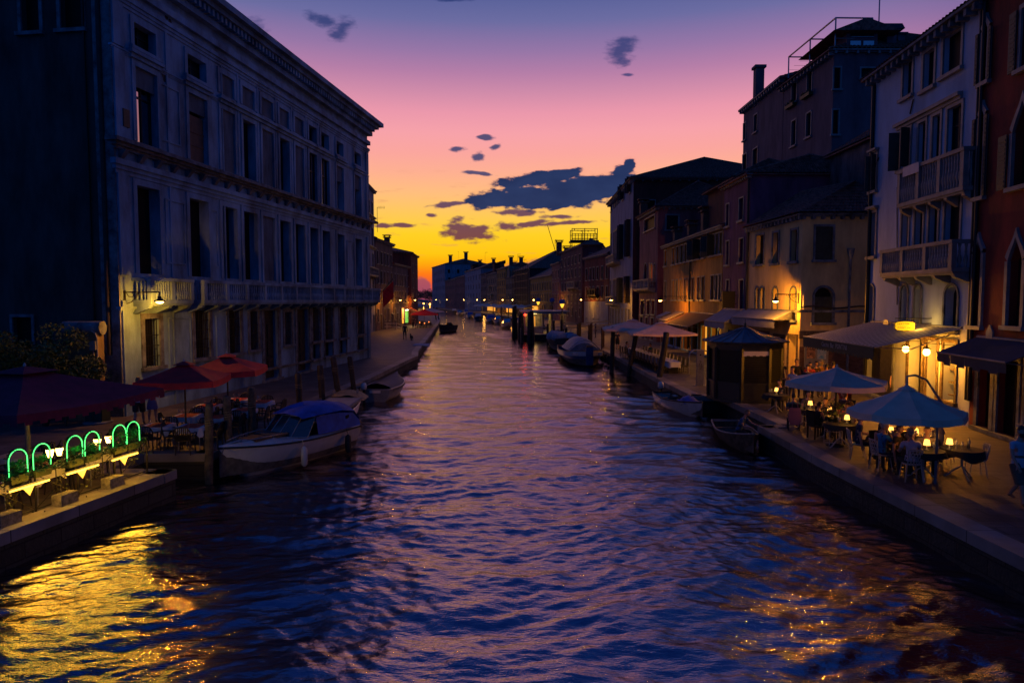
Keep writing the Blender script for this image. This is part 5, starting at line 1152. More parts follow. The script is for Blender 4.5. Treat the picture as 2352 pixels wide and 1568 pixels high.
def plastic_chair(name='terrace_chair'):
    t=thing(name,'x','chair'); m=M['plasticd']
    q=MB(); q.prism([(-.22,-.2),(.22,-.2),(.25,.22),(-.25,.22)],.42,.45); q.build('seat',m,t)
    q=MB(); 
    rim=[(-.21,-.2,.45),(-.24,-.25,.7),(-.17,-.28,.84),(0,-.29,.88),(.17,-.28,.84),(.24,-.25,.7),(.21,-.2,.45)]; q.tube(rim,.022,6)
    for k in range(7): x=(k-3)*.058; q.box(x-.017,x+.017,-.285,-.265,.62,.86-.06*abs(x)*4)
    q.add([(-.2,-.21,.45),(.2,-.21,.45),(.23,-.25,.64),(-.23,-.25,.64)],[(0,1,2,3)]); q.build('backrest',m,t)
    for sg in (-1,1): q=MB(); q.tube([(sg*.24,-.24,.66),(sg*.29,.0,.66),(sg*.29,.16,.64),(sg*.25,.2,.44)],.02,6); q.build('armrest',m,t)
    for x,y in ((-.2,.18),(.2,.18),(-.19,-.18),(.19,-.18)): q=MB(); q.tube([(x,y,.43),(x*1.15,y*1.2,0)],[.024,.018],6); q.build('leg',m,t)
    return t
def wicker_chair(name='wicker_chair'):
    t=thing(name,'x','chair'); m=M['plasticd']
    q=MB(); q.box(-.21,.21,-.2,.22,.40,.46); q.build('seat',m,t); q=MB(); q.add([(-.2,-.2,.46),(.2,-.2,.46),(.2,-.24,.98),(-.2,-.24,.98),(-.2,-.24,.46),(.2,-.24,.46),(.2,-.28,.98),(-.2,-.28,.98)],[(0,1,2,3),(7,6,5,4),(0,3,7,4),(1,5,6,2),(3,2,6,7)]); q.build('backrest',m,t)
    for x,y in ((-.19,.2),(.19,.2),(-.19,-.2),(.19,-.2)): q=MB(); q.box(x-.018,x+.018,y-.018,y+.018,0,.41); q.build('leg',m,t)
    return t
M['lattice']=mat('cream_painted_metal',(.36,.35,.33),.5,.1,bump=.05)
PROTO={}
def place(kind,fn,loc,rz,label,group):
    if kind not in PROTO:
        t=fn(); t.location=(loc[0],loc[1],loc[2] if len(loc)>2 else 0); t.rotation_euler=(0,0,rz); t['label']=label; t['group']=group; PROTO[kind]=t; return t
    return dup(PROTO[kind],(loc[0],loc[1],loc[2] if len(loc)>2 else 0),rz,label,group)
def round_table():
    t=thing('round_table','x','table'); q=MB(); q.lathe([(.45,.72),(.48,.73),(.48,.755),(.45,.765)],24); q.build('tabletop',M['clothblack'],t)
    q=MB(); q.tube([(0,0,.72),(0,0,.3)],.03,8)
    for k in range(3): a=2*PI*k/3+.4; q.tube([(0,0,.32),(.14*math.cos(a),.14*math.sin(a),.22),(.3*math.cos(a),.3*math.sin(a),.05),(.38*math.cos(a),.38*math.sin(a),.01)],.022,6)
    q.build('pedestal',M['lattice'],t); return t
def tcloth(name,label,m,w,d,z,drop,loc,rz,rnd=False,group='tablecloths',corner=.16):
    q=MB(); n=28; top=[];bot=[]
    for k in range(n):
        a=2*PI*k/n
        if rnd: x,y=w/2*math.cos(a),w/2*math.sin(a); dr=drop*(1+.35*math.sin(a*4+1)); o_=.04+.03*math.sin(a*7)
        else:
            c,s=math.cos(a),math.sin(a); r=1/max(abs(c),abs(s)); x,y=w/2*c*r,d/2*s*r; cn=max(0,(r-1.15)/.26); dr=drop+corner*cn; o_=.015+.03*cn+.01*math.sin(k*2.4)
        top.append((x,y,z)); L_=math.hypot(x,y); bot.append((x*(1+o_/L_*1),y*(1+o_/L_),z-dr))
    c=len(top); vs=top+bot+[(0,0,z+.001)]; q.add(vs,[(k,(k+1)%n,2*n) for k in range(n)],0); q.add(vs,[(k,n+k,n+(k+1)%n,(k+1)%n) for k in range(n)],0,True)
    o=q.build(name,m); o.location=(*loc[:2],loc[2] if len(loc)>2 else 0); o.rotation_euler=(0,0,rz); return tag(o,label,'tablecloth',group)
def table_lamp():
    t=thing('table_lamp','x','table lamp'); q=MB(); q.lathe([(.055,0),(.058,.012),(.012,.02),(.010,.17)],12); q.build('base',M['steel'],t)
    q=MB(); q.lathe([(.085,.13),(.062,.27),(.03,.275)],16); q.build('lamp_shade',M['shade'],t); plight(t,(0,0,.36),5.5,(1,.38,.04),.07); return t
def glassware(loc,z,n,seed,group,lab):
    rg=random.Random(seed)
    for k in range(n):
        q=MB(); bt=k%4==3
        if bt: q.lathe([(.036,0),(.038,.02),(.038,.18),(.014,.23),(.014,.29)],8)
        else: q.lathe([(.03,0),(.004,.01),(.004,.09),(.032,.12),(.036,.16),(.030,.20)],8)
        o=q.build('bottle' if bt else 'wine_glass',M['bottle'] if bt else M['clear']); a=rg.uniform(0,6.28); r=rg.uniform(.12,.34); o.location=(loc[0]+r*math.cos(a),loc[1]+r*math.sin(a),z)
        tag(o,('dark bottle ' if bt else 'wine glass ')+lab,'bottle' if bt else 'glass',('bottles ' if bt else 'glasses ')+lab)
M['clear']=mat('clear_glass',(.5,.5,.45),.05,.05,bump=0,spec=1,alpha=.35); M['bottle']=mat('bottle_glass',(.03,.035,.01),.08,.05,bump=0,spec=1)
# --- parasols
def parasol(name,label,loc,r,zr,zt,sides,m,val,rz=0,group=None,offpole=None,scallop=False,pole='lattice',sq=None,pr=.03,cat='parasol'):
    t=thing(name,label,cat,(loc[0],loc[1],0),rz,group); q=MB(); n=sides
    def cor(k,rr,z):
        if sq: 
            a=[(-1,-1),(1,-1),(1,1),(-1,1)][k%4]; return Vector((a[0]*sq[0]/2*rr/r,a[1]*sq[1]/2*rr/r,z))
        a=2*PI*(k+.5)/n; return Vector((rr*math.cos(a),rr*math.sin(a),z))
    rings=[(.06,zt),(r*.35,zt-(zt-zr)*.38),(r*.7,zt-(zt-zr)*.74),(r,zr)]; sub=6
    for k in range(n):
        for (ra,za),(rb,zb) in zip(rings,rings[1:]):
            for j in range(sub):
                u0,u1=j/sub,(j+1)/sub; f0=math.sin(PI*u0)*.035*r; f1=math.sin(PI*u1)*.035*r
                a0=cor(k,ra,za).lerp(cor(k+1,ra,za),u0)-Vector((0,0,f0*ra/r)); a1=cor(k,ra,za).lerp(cor(k+1,ra,za),u1)-Vector((0,0,f1*ra/r)); b0=cor(k,rb,zb).lerp(cor(k+1,rb,zb),u0)-Vector((0,0,f0*rb/r)); b1=cor(k,rb,zb).lerp(cor(k+1,rb,zb),u1)-Vector((0,0,f1*rb/r))
                q.add([a0,b0,b1,a1],[(0,1,2,3)],0,True)
        if val:
            ns=sub*4 if scallop else sub
            for j in range(ns):
                u0,u1=j/ns,(j+1)/ns; a=cor(k,r,zr).lerp(cor(k+1,r,zr),u0)-Vector((0,0,math.sin(PI*u0)*.035*r)); b=cor(k,r,zr).lerp(cor(k+1,r,zr),u1)-Vector((0,0,math.sin(PI*u1)*.035*r)); v=val*(1 if not scallop or j%2 else .72); w=Vector((a.x,a.y,0)).normalized()*.02
                q.add([a,a+w-Vector((0,0,v)),b+w-Vector((0,0,v)),b],[(0,1,2,3)])
    q.build('canopy',m,t)
    c=MB(); rr=.22 if not sq else .5
    vc=[cor(k,min(rr,r*.25),zt-(zt-zr)*.1) for k in range(n)]; c.add(vc+[Vector((0,0,zt+.07))],[(k,(k+1)%n,n) for k in range(n)]); c.build('vent_cap',m,t); c=MB(); c.lathe([(.03,zt),(.035,zt+.1),(.01,zt+.15)],8); c.build('finial',M['lattice'],t)
    for k in range(n):
        c=MB(); c.tube([Vector((0,0,zt-.06)),cor(k,r*.98,zr-.03)],.012,4); c.build('rib',M[pole],t)
    p=MB()
    if offpole:
        ox,oy=offpole; p.tube([(ox,oy,0),(ox,oy,2.15)],.033,10); p.build('pole',M['parasol_steel'],t); p=MB(); p.tube([(ox*1.0,oy,1.45),(ox*1.22,oy*1.22,1.75),(ox*1.28,oy*1.28,1.88),(ox*1.05,oy*1.05,2.15),(ox*.6,oy*.6,zt+.18),(ox*.25,oy*.25,zt+.30),(0,0,zt+.28),(0,0,zt)],.03,8); p.lathe([(.05,-.05),(.06,0),(.05,.05)],10,(ox*1.28,oy*1.28,1.88)); p.build('arm',M['parasol_steel'],t)
    else: p.tube([(0,0,0),(0,0,zt)],pr,8); p.build('pole',M[pole],t); p=MB(); p.lathe([(.28,0),(.28,.05),(.06,.09),(.05,.2)],14); p.build('base',M['iron'],t)
    return t
M['parasol_steel']=mat('blue_grey_painted_steel',(.08,.14,.19),.4,.1,bump=0,metal=.3)
# ================================================================ RIGHT TERRACE
TT={'l1':(1783.6,896),'l2':(1861,927),'l3':(1906,942),'l4':(1945.5,960),'l5':(2046,988),'l6':(2103,991.5),'l7':(2129,1018),'l8':(2181,1016)}
TL=['nearest the kiosk','second from the kiosk','left of the farther parasol pole','next to the potted flowers','behind the bald man in blue','under the near parasol centre','left of the near parasol pole','right of the near parasol pole']
tabs=[]
for i,(k,(px,py)) in enumerate(TT.items()):
    v=at(px,py,.95); sx=(.0,-.22,.25,-.35,-.15,.25,-.1,.75)[i]; tp=Vector((v.x+sx*.5,v.y+.05,0)); tabs.append(tp)
    place('rt',round_table,tp,0.3*i,'black-topped round table under the glowing lamp '+TL[i],'round restaurant tables on the right quay')
    tcloth('tablecloth','black cloth over the round table '+TL[i],M['clothblack'],1.0,1.0,.775,.14 if i<7 else .22,tp,.2*i,True,'black cloths on the round tables')
    place('lamp',table_lamp,(v.x,v.y,.778),0,'glowing cone table lamp '+TL[i],'glowing table lamps of the right terrace')
    glassware(tp,.778,5,i,0,'on the table of the lamp '+TL[i])
G='cream lattice-back garden chairs'
chairs=[((1968,1057),-1.9,'cream lattice chair under the dark-shirted man'),((2022,1084),-1.5,'cream lattice chair under the bald man in blue'),((2092,1108),-.15,'cream lattice chair under the man in the white shirt, back to the canal'),((2240,1098),1.3,'empty cream lattice chair right of the near parasol pole'),((1950,1020),-.7,'cream lattice chair under the man in the pale shirt by the flowers'),((1735,925),-1.5,'cream chair under the woman in red by the kiosk')]
CP=[]
for (px,py),rz,l in chairs:
    v=at(px,py-5,0); CP.append((v,rz)); place('lat',lattice_chair,v,rz,l,G)
v=at(2165,1060,0); place('lat',lattice_chair,v,-2.6,'cream lattice chair behind the near parasol pole',G)
for (px,py),rz,l in (((1822,990),-.3,'black wicker chair with a pink bag hung on its back'),((1875,1010),-1.35,'black wicker chair under the young person with a rucksack')):
    v=at(px,py-4,0); CP.append((v,rz)); place('wic',wicker_chair,v,rz,l,'black wicker chairs')
def sitp(i,label,**k):
    v,rz=CP[i]; return person(label,(v.x,v.y),rz,'sit',**k)
sitp(0,'person in a dark shirt seated on a lattice chair, seen from behind',shirt=(.015,.02,.05),trousers=(.02,.02,.03),arms=('table','down'),h=1.78)
sitp(1,'balding person in a blue polo shirt seated at the quay edge, elbow raised',shirt=(.02,.20,.42),trousers=(.02,.03,.06),hair='hair_grey',arms=('table','chin'),h=1.74)
sitp(2,'grey-haired person in a white shirt seated with back to the canal',shirt=(.45,.46,.62),trousers=(.02,.02,.025),hair='hair_grey',arms=('table','table'),h=1.78)
sitp(4,'person in a pale shirt seated left of the dark-shirted one',shirt=(.26,.26,.32),trousers=(.02,.02,.03),hair='hair_brown',arms=('table','table'),h=1.76)
sitp(5,'long-haired woman in dark red seated by the kiosk',shirt=(.12,.02,.015),trousers=(.02,.02,.02),hlen='long',arms=('table','table'),fem=True,sleeve='long')
sitp(6,'person in a teal shirt seated with back to the canal, pink bag on the chair',shirt=(.01,.09,.12),trousers=(.05,.06,.09),arms=('table','table'),h=1.7)
sitp(7,'young person with a rucksack seated sideways, hands on the table',shirt=(.03,.03,.04),trousers=(.02,.02,.03),arms=('table','table'),sleeve='none',h=1.62)
def stool(name='folding_stool'): return wicker_chair(name)
others=[((2024,972),PI,'dark-haired woman in black resting chin on hand, facing the canal',dict(shirt=(.02,.015,.015),hlen='long',arms=('chin','table'),fem=True,sleeve='none')),
 ((1944,930),PI-.2,'person in a patterned shirt facing the canal behind the flowers',dict(shirt=(.22,.18,.15),arms=('table','table'))),
 ((1942,903),PI/2+.4,'curly-haired person seated under the edge of the near parasol',dict(shirt=(.05,.03,.03),hair='hair_brown',hlen='curly',arms=('table','down'))),
 ((1855,902),PI,'person in a green face mask seated facing the canal',dict(shirt=(.10,.07,.07),arms=('table','table'))),
 ((1793,876),PI*.75,'person in glasses reading an open menu by the kiosk',dict(shirt=(.02,.02,.03),arms=('hold','hold'),sleeve='long')),
 ((2058,981),-2.4,'dark-haired person seated across from the bald man',dict(shirt=(.03,.02,.02),arms=('table','down'))),
 ((1938,884),2.2,'person in a bright red top seated behind the farther parasol pole',dict(shirt=(.5,.03,.01),arms=('table','table'),lean=.2)),
]
others+=[((2064,966),PI,'person in a burgundy top facing the canal, under the near parasol',dict(shirt=(.08,.01,.02),arms=('table','table'))),((2090,975),PI+.3,'person in grey facing the canal beneath the near parasol',dict(shirt=(.10,.09,.09),arms=('table','chin'),hair='hair_brown')),((2128,985),PI-.4,'person in cream facing the canal, behind the lamp left of the near pole',dict(shirt=(.25,.2,.14),arms=('table','table'))),((1893,918),PI,'person in dark blue facing the canal behind the young person',dict(shirt=(.02,.03,.08),arms=('table','down')))]
SEATS=[]
for (px,py),fc,l,k in others:
    v=at(px,py,1.22); person(l,(v.x,v.y),fc,'sit',**{**dict(trousers=(.02,.02,.025)),**k}); place('wic',wicker_chair,(v.x-.02*math.sin(-fc),v.y,0),fc,'black wicker chair under the '+l.split(' ',1)[0]+' '+' '.join(l.split(' ')[1:6]),'black wicker chairs')
def stand(px,py,label,fc,pose='stand',**k):
    v=at(px,py,0); return person(label,(v.x,v.y),fc,pose,**k)
stand(1819,935,'waiter in a white shirt standing over the kiosk table taking an order',PI/2+.4,shirt=(.42,.42,.5),trousers=(.18,.14,.08),arms=('hold','hold'),h=1.78)
stand(1858,915,'person in red waiting beside the poster board',PI-.3,shirt=(.35,.03,.02),trousers=(.02,.02,.02))
stand(1872,912,'masked person with arms folded waiting by the poster board',PI,shirt=(.05,.03,.03),arms=('hold','hold'))
stand(1884,908,'grey-haired curly person standing in the waiting group',PI+.6,shirt=(.25,.12,.05),hair='hair_grey',hlen='curly')
stand(1897,922,'person in a yellow shirt, back turned, left of a pair',.2,shirt=(.42,.28,.05),trousers=(.30,.24,.14))
stand(1912,921,'taller person in a mustard shirt, back turned, right of a pair',-.2,shirt=(.34,.22,.06),trousers=(.24,.2,.12),h=1.82)
stand(1794,905,'dark figure standing at the right side of the kiosk',PI,shirt=(.02,.02,.03))
stand(1828,912,'tall dark figure standing behind the waiter',PI*.8,shirt=(.015,.015,.02),h=1.85,sleeve='long')
stand(1853,925,'person in a dark jacket holding a bag behind the masked diner',2.4,shirt=(.06,.05,.05),sleeve='long')
stand(2057,925,'dark-haired person standing under the striped awning',2.9,shirt=(.02,.02,.02))
stand(2077,928,'fair curly-haired person in black under the striped awning',2.6,shirt=(.02,.02,.02),hair='hair_brown',hlen='curly')
stand(2156,1062,'person bending over the tables beneath the near parasol',1.4,shirt=(.14,.11,.09),trousers=(.2,.16,.12),arms=('reach','reach'),lean=.5,h=1.75)
stand(2335,1158,'dark-haired bearded person in a white and blue polo walking toward the bridge',PI+.15,'walk',shirt=(.34,.40,.48),trousers=(.10,.08,.06),shorts=True,arms=('down','swingf'),h=1.80,beard=True,shoes=(.2,.1,.06))
# pink bag, flowers, planter stool
v,rz=CP[6]; q=MB(); pr=[(-.17,0),(.17,0),(.2,-.1),(.21,-.45),(.14,-.6),(-.14,-.6),(-.21,-.45),(-.2,-.1)]; q.prism(pr,-.05,.05); q.xf(Matrix.Rotation(PI/2,4,'X')); q.tube([(-.1,0,0),(-.08,0,.22),(.08,0,.22),(.1,0,0)],.012,5)
o=q.build('shoulder_bag',col3('pink_cloth',(.32,.12,.16),var=.15)); o.location=(v.x+.34*math.sin(rz),v.y-.36*math.cos(rz),.84); o.rotation_euler=(0,0,rz); tag(o,'pink cloth bag hanging from the back of a black wicker chair','bag')
for (px,py,l) in ((1912,1022,'flowers in a dark pot on a wire stool beside the farther parasol pole'),):
    v=at(px,py,0); t=thing('wire_stool','tall cream wire stool holding a flower pot','stool',v); q=MB(); q.lathe([(.27,.60),(.28,.61),(.27,.62)],16)
    q.build('seat',M['lattice'],t)
    for k in range(4): a=PI/4+k*PI/2; q=MB(); q.tube([(.25*math.cos(a),.25*math.sin(a),.6),(.28*math.cos(a),.28*math.sin(a),0)],.011,5); q.build('leg',M['lattice'],t)
    q=MB(); q.tube([(.27*math.cos(a),.27*math.sin(a),.12) for a in np.linspace(0,2*PI,14)],.009,4); q.tube([(.26*math.cos(a),.26*math.sin(a),.48) for a in np.linspace(0,2*PI,14)],.009,4); q.build('ring',M['lattice'],t)
    t=thing('flower_pot',l,'potted plant',(v.x,v.y,.62)); q=MB(); q.lathe([(.12,0),(.2,.3),(.22,.32)],12); q.build('pot',M['iron'],t)
    c=leaf_crown(420,.36,.36,.26,.05,.5,11); c.build('foliage',[M['leaf2'],M['leaf']],t); c=leaf_crown(90,.4,.4,.26,.035,.5,12); c.build('blossom',[mat('crimson_petal',(.45,.02,.05),.6,.1,bump=0),M['leaf2']],t)
# second stool right of the white shirted man
v=at(2160,1080,0); t=thing('wire_stool','empty tall cream wire stool beside the near parasol pole','stool',v); q=MB(); q.lathe([(.25,.60),(.26,.61),(.25,.62)],16); q.build('seat',M['lattice'],t)
for k in range(4): a=PI/4+k*PI/2; q=MB(); q.tube([(.22*math.cos(a),.22*math.sin(a),.6),(.26*math.cos(a),.26*math.sin(a),0)],.011,5); q.build('leg',M['lattice'],t)
WF=mat('cream_parasol_canvas',(.80,.52,.38),.85,.1,2,.25,50)
cA=(9.95,17.1); pA=at(2148,1110,0)
parasol('cantilever_parasol','near cream octagonal parasol with a curved side arm',cA,1.36,1.92,2.5,8,WF,.16,.1,'white parasols of the right terrace',offpole=((pA.x-cA[0])*math.cos(.1)+(pA.y-cA[1])*math.sin(.1),-(pA.x-cA[0])*math.sin(.1)+(pA.y-cA[1])*math.cos(.1)))
parasol('terrace_parasol','farther white parasol in front of the striped awning',(10.42,21.8),1.62,2.1,2.5,6,WF,.16,.5,'white parasols of the right terrace',pole='iron')
t=bpy.data.objects['terrace_parasol']; 
# --- kiosk
kx,ky=11.0,32.2; t=thing('kiosk','dark octagonal newsstand kiosk with a ribbed metal roof, shut for the night','kiosk',(kx,ky,0),R(22.5)); kd=mat('kiosk_green_black',(.018,.02,.02),.45,.2,3,.1); kr=1.62
def oc_(r,z): return [Vector((r*math.cos(PI/4*k),r*math.sin(PI/4*k),z)) for k in range(8)]
q=MB(); q.add(oc_(kr,0)+oc_(kr,.85),[(k,(k+1)%8,8+(k+1)%8,8+k) for k in range(8)]); q.add(oc_(kr+.1,0)+oc_(kr+.1,.14)+oc_(kr,.14),[(k,(k+1)%8,8+(k+1)%8,8+k) for k in range(8)]+[(8+k,8+(k+1)%8,16+(k+1)%8,16+k) for k in range(8)]); q.add(oc_(kr+.05,.85)+oc_(kr+.05,.93),[(k,(k+1)%8,8+(k+1)%8,8+k) for k in range(8)]+[tuple(range(8,16))]); q.build('base_panel',kd,t)
q=MB(); q.add(oc_(kr-.05,.93)+oc_(kr-.05,2.45),[(k,(k+1)%8,8+(k+1)%8,8+k) for k in range(8)]); q.build('window',M['dimglass'],t)
for k in range(8): p=oc_(kr,0)[k]; q=MB(); q.box(p.x-.07,p.x+.07,p.y-.07,p.y+.07,0,2.5); q.build('post',kd,t)
q=MB(); q.add(oc_(kr+.03,2.4)+oc_(kr+.03,2.68)+oc_(kr+.35,2.72)+oc_(kr+.35,2.78),[(j*8+k,j*8+(k+1)%8,(j+1)*8+(k+1)%8,(j+1)*8+k) for j in range(3) for k in range(8)]); q.build('eaves',kd,t)
q=MB(); q.add(oc_(kr+.33,2.781)+oc_(kr*.5,3.12)+oc_(.12,3.38)+[Vector((0,0,3.45))],[(j*8+k,j*8+(k+1)%8,(j+1)*8+(k+1)%8,(j+1)*8+k) for j in range(2) for k in range(8)]+[(16+k,16+(k+1)%8,24) for k in range(8)])
km=mat('zinc_roof',(.16,.19,.22),.45,.2,3,.1,metal=.5); q.build('roof',km,t)
for k in range(24):
    a=2*PI*k/24; rr=(kr+.33)*math.cos(PI/8)/math.cos(((a+PI/8)%(PI/4))-PI/8) if False else (kr+.3)*.96
    if k%3==0: rr=kr+.33
    q=MB() if k==0 else q; q.tube([(rr*math.cos(a),rr*math.sin(a),2.80),(kr*.5*math.cos(a)*(.97 if k%3 else 1),kr*.5*math.sin(a)*(.97 if k%3 else 1),3.14),(.12*math.cos(a),.12*math.sin(a),3.4)],.018,4)
q.build('roof_rib',km,t); q=MB(); q.lathe([(.1,3.42),(.05,3.5),(.07,3.56),(.015,3.62),(.01,3.8)],8); q.build('finial',kd,t)
# roller shutter and a lowered pelmet on the canal-bridge side
for k in (5,6):
    p0,p1=oc_(kr,0)[k],oc_(kr,0)[(k+1)%8]; q=MB()
    for j in range(18): z=.95+j*.082; a=p0.lerp(p1,.07)*1.01; b=p0.lerp(p1,.93)*1.01; q.add([a+Vector((0,0,z)),b+Vector((0,0,z)),b*1.012+Vector((0,0,z+.06)),a*1.012+Vector((0,0,z+.06))],[(0,1,2,3)])
    q.build('roller_shutter',kd,t)
p0,p1=oc_(kr+.06,0)[5],oc_(kr+.06,0)[6]; q=MB(); n=8
for j in range(n): a=p0.lerp(p1,.05+.9*j/n); b=p0.lerp(p1,.05+.9*(j+1)/n); q.add([a+Vector((0,0,2.38)),b+Vector((0,0,2.38)),b+Vector((0,0,2.15+.03*(j%2))),a+Vector((0,0,2.15+.03*(j%2)))],[(0,1,2,3)])
q.build('pelmet',M['white'],t)
# --- ticket totem and arched barrier, A-board
v=at(1607,886,0); t=thing('ticket_totem','tall pale ticket validator post left of the kiosk','ticket post',v); q=MB(); q.box(-.19,.19,-.07,.07,.03,1.95); q.build('post',M['frame'],t); q=MB(); q.box(-.28,.28,-.16,.16,0,.03); q.build('base',M['steel'],t); 
text('ACTV',.20,blk,t,Matrix.Translation((0,-.074,1.2))@Matrix.Rotation(-PI/2,4,'Y')@Matrix.Rotation(0,4,'Z')@RX if False else Matrix.Translation((0,-.075,1.15))@RX@Matrix.Rotation(-PI/2,4,'Z'))
q=MB(); q.lathe([(.05,-.006),(.05,.006)],16,mx=Matrix.Translation((0,-.075,1.7))@Matrix.Rotation(PI/2,4,'X')); q.build('emblem',blk,t)
v=at(1605,860,0); t=thing('glass_shelter_hood','rounded clear hood on two posts behind the ticket validator','barrier',v); q=MB(); q.tube([(-.62,0,0),(-.62,0,1.2),(-.55,0,1.42),(-.3,0,1.55),(.3,0,1.55),(.55,0,1.42),(.62,0,1.2),(.62,0,0)],.035,8); q.build('hoop',M['steel'],t); q=MB()
ar=[(-.62,1.2),(-.55,1.42),(-.3,1.55),(.3,1.55),(.55,1.42),(.62,1.2)]
for (x0,z0),(x1,z1) in zip(ar,ar[1:]): q.add([(x0,-.2,z0+.03),(x1,-.2,z1+.03),(x1,.2,z1+.03),(x0,.2,z0+.03),(x0,-.2,z0),(x1,-.2,z1),(x1,.2,z1),(x0,.2,z0)],[(0,1,2,3),(7,6,5,4),(0,4,5,1),(2,6,7,3)])
q.build('hood',M['frame'],t)
v=at(1684,862,0); t=thing('menu_board','wooden A-frame menu board by the lit doorway of the ochre terrace','menu board',v,.5)
for sg in (-1,1): q=MB(); q.box(-.32,.32,-.015,.015,0,1.15); q.xf(Matrix.Translation((0,sg*.24,0))@Matrix.Rotation(sg*.2,4,'X')); q.build('panel',M['wood'],t); q=MB(); q.box(-.26,.26,-.018 if sg<0 else .0155,-.0155 if sg<0 else .018,.12,1.05); q.xf(Matrix.Translation((0,sg*.24,0))@Matrix.Rotation(sg*.2,4,'X')); q.build('chalkboard',M['iron'],t)
# --- long table with two rows of chairs, twin white parasol
ta,tb=at(1440,822,.0),at(1500,852,0); ta=Vector((9.75,56,0)); tb=Vector((10.35,43.2,0)); dv=(tb-ta).normalized(); ang=math.atan2(dv.y,dv.x); L_=(tb-ta).length; mid=(ta+tb)/2
t=thing('long_table','long banquet table in the open near the leaning poles','table',mid,ang); q=MB(); q.box(-L_/2,L_/2,-.42,.42,.71,.745); q.build('tabletop',M['wood'],t)
for k in range(5): q=MB(); x=-L_/2+.4+(L_-.8)*k/4; q.box(x-.03,x+.03,-.3,.3,0,.71); q.build('trestle',M['iron'],t)
tcloth('tablecloth','long white cloth on the banquet table, laid with glasses',M['clothw'],L_+.1,.9,.755,.34,mid,ang,group=None,corner=.1)
for k in range(26): 
    p=ta.lerp(tb,(k+.5)/26); glassware(p,.758,1,50+k,0,'on the long white banquet table')
k_=0; ORD='first second third fourth fifth sixth seventh eighth ninth tenth eleventh twelfth thirteenth last'.split()
for sd in (-1,1):
    for i in range(14):
        p=ta.lerp(tb,(i+.5)/14)+Vector((-dv.y,dv.x,0))*sd*.72; k_+=1
        o=place('wic',wicker_chair,p,ang+(0 if sd<0 else PI),'black high-backed chair, '+ORD[i]+' from the far end on the '+('house' if sd>0 else 'canal')+' side of the banquet table','chairs at the long banquet table')
p=ta+Vector((-.2,-1.2,0)); person('person in a white shirt seated at the far end of the long banquet table',(9.2,55.2),-PI/2,'sit',shirt=(.4,.36,.3),arms=('chin','table'))
person('person in green leaning on the far end of the long banquet table',(10.9,53.2),PI/2+.2,'sit',shirt=(.02,.22,.14),arms=('table','table'))
parasol('square_parasol','big white square parasol, nearer one over the long table',(10.3,47.2),2.4,2.45,3.1,4,WF,.12,R(-4),'twin white parasols over the banquet table',sq=(4.2,4.2))
parasol('square_parasol','big white square parasol, farther one over the long table',(9.3,52.5),2.4,2.5,3.15,4,WF,.12,R(-4),'twin white parasols over the banquet table',sq=(4.4,4.4))
# ================================================================ LEFT TERRACE
eA,eB=Vector((-10.25,13.5,0)),Vector((-9.3,18.6,0)); ed=(eB-eA).normalized(); en=Vector((-ed.y,ed.x,0))   # en points inland (left)
eang=math.atan2(ed.y,ed.x)
def rp(u,off=0,z=0): return eA+ed*u+en*off+Vector((0,0,z))
# railing with flower boxes
RL=-2.2; RR=4.75
t=thing('terrace_railing','iron terrace railing with crossed bars and scrolls along the quay edge','railing',rp(0,.52),eang)
q=MB()
for z in (.08,.86,.98): q.tube([(RL,0,z),(RR,0,z)],.016,6)
q.build('rail',M['iron'],t)
npst=7
for k in range(npst): x=RL+(RR-RL)*k/(npst-1); q=MB(); q.tube([(x,0,0),(x,0,1.02)],.024,6); q.tube([(x,-.22,.015),(x,.1,.015)],.014,5); q.tube([(x,-.22,.015),(x,-.22,.06)],.014,5); q.build('post',M['iron'],t)
q=MB()
for k in range(npst-1):
    a=RL+(RR-RL)*k/(npst-1); b=RL+(RR-RL)*(k+1)/(npst-1); m_=(a+b)/2; q.tube([(a,0,.08),(m_,0,.45),(b,0,.86)],.009,4); q.tube([(b,0,.08),(m_,0,.47),(a,0,.86)],.009,4)
    q.tube([(m_+.13*math.cos(w),0.01,.46+.13*math.sin(w)) for w in np.linspace(0,2*PI,14)],.009,4); q.tube([(m_+.06*math.cos(w)*(1+w*.12),.012,.46+.06*math.sin(w)*(1+w*.12)) for w in np.linspace(0,4*PI,20)],.007,4)
q.build('scrollwork',M['iron'],t)
def uof(px,off=.5):
    # parameter along the railing whose picture column is px
    lo,hi=-4,6
    for _ in range(40):
        m_=(lo+hi)/2; p=rp(m_,off); x=1176+FPX*p.x/p.y
        if x<px: lo=m_
        else: hi=m_
    return (lo+hi)/2
box_m=mat('green_planter',(.025,.05,.025),.7,.2)
arches=[(27,'leftmost green light arch, over pink flowers'),(83,'second green light arch, over red flowers'),(160,'third green light arch, over an orange planter'),(201,'fourth green light arch, with a lantern against it'),(265,'fifth green light arch, over a bushy plant'),(297,'sixth green light arch, at the end of the railing')]
petal=[mat('pink_petal',(.5,.12,.18),.6,.1,bump=0),mat('red_petal',(.5,.03,.03),.6,.1,bump=0),mat('orange_petal',(.5,.18,.05),.6,.1,bump=0),mat('pale_petal',(.45,.4,.3),.6,.1,bump=0)]
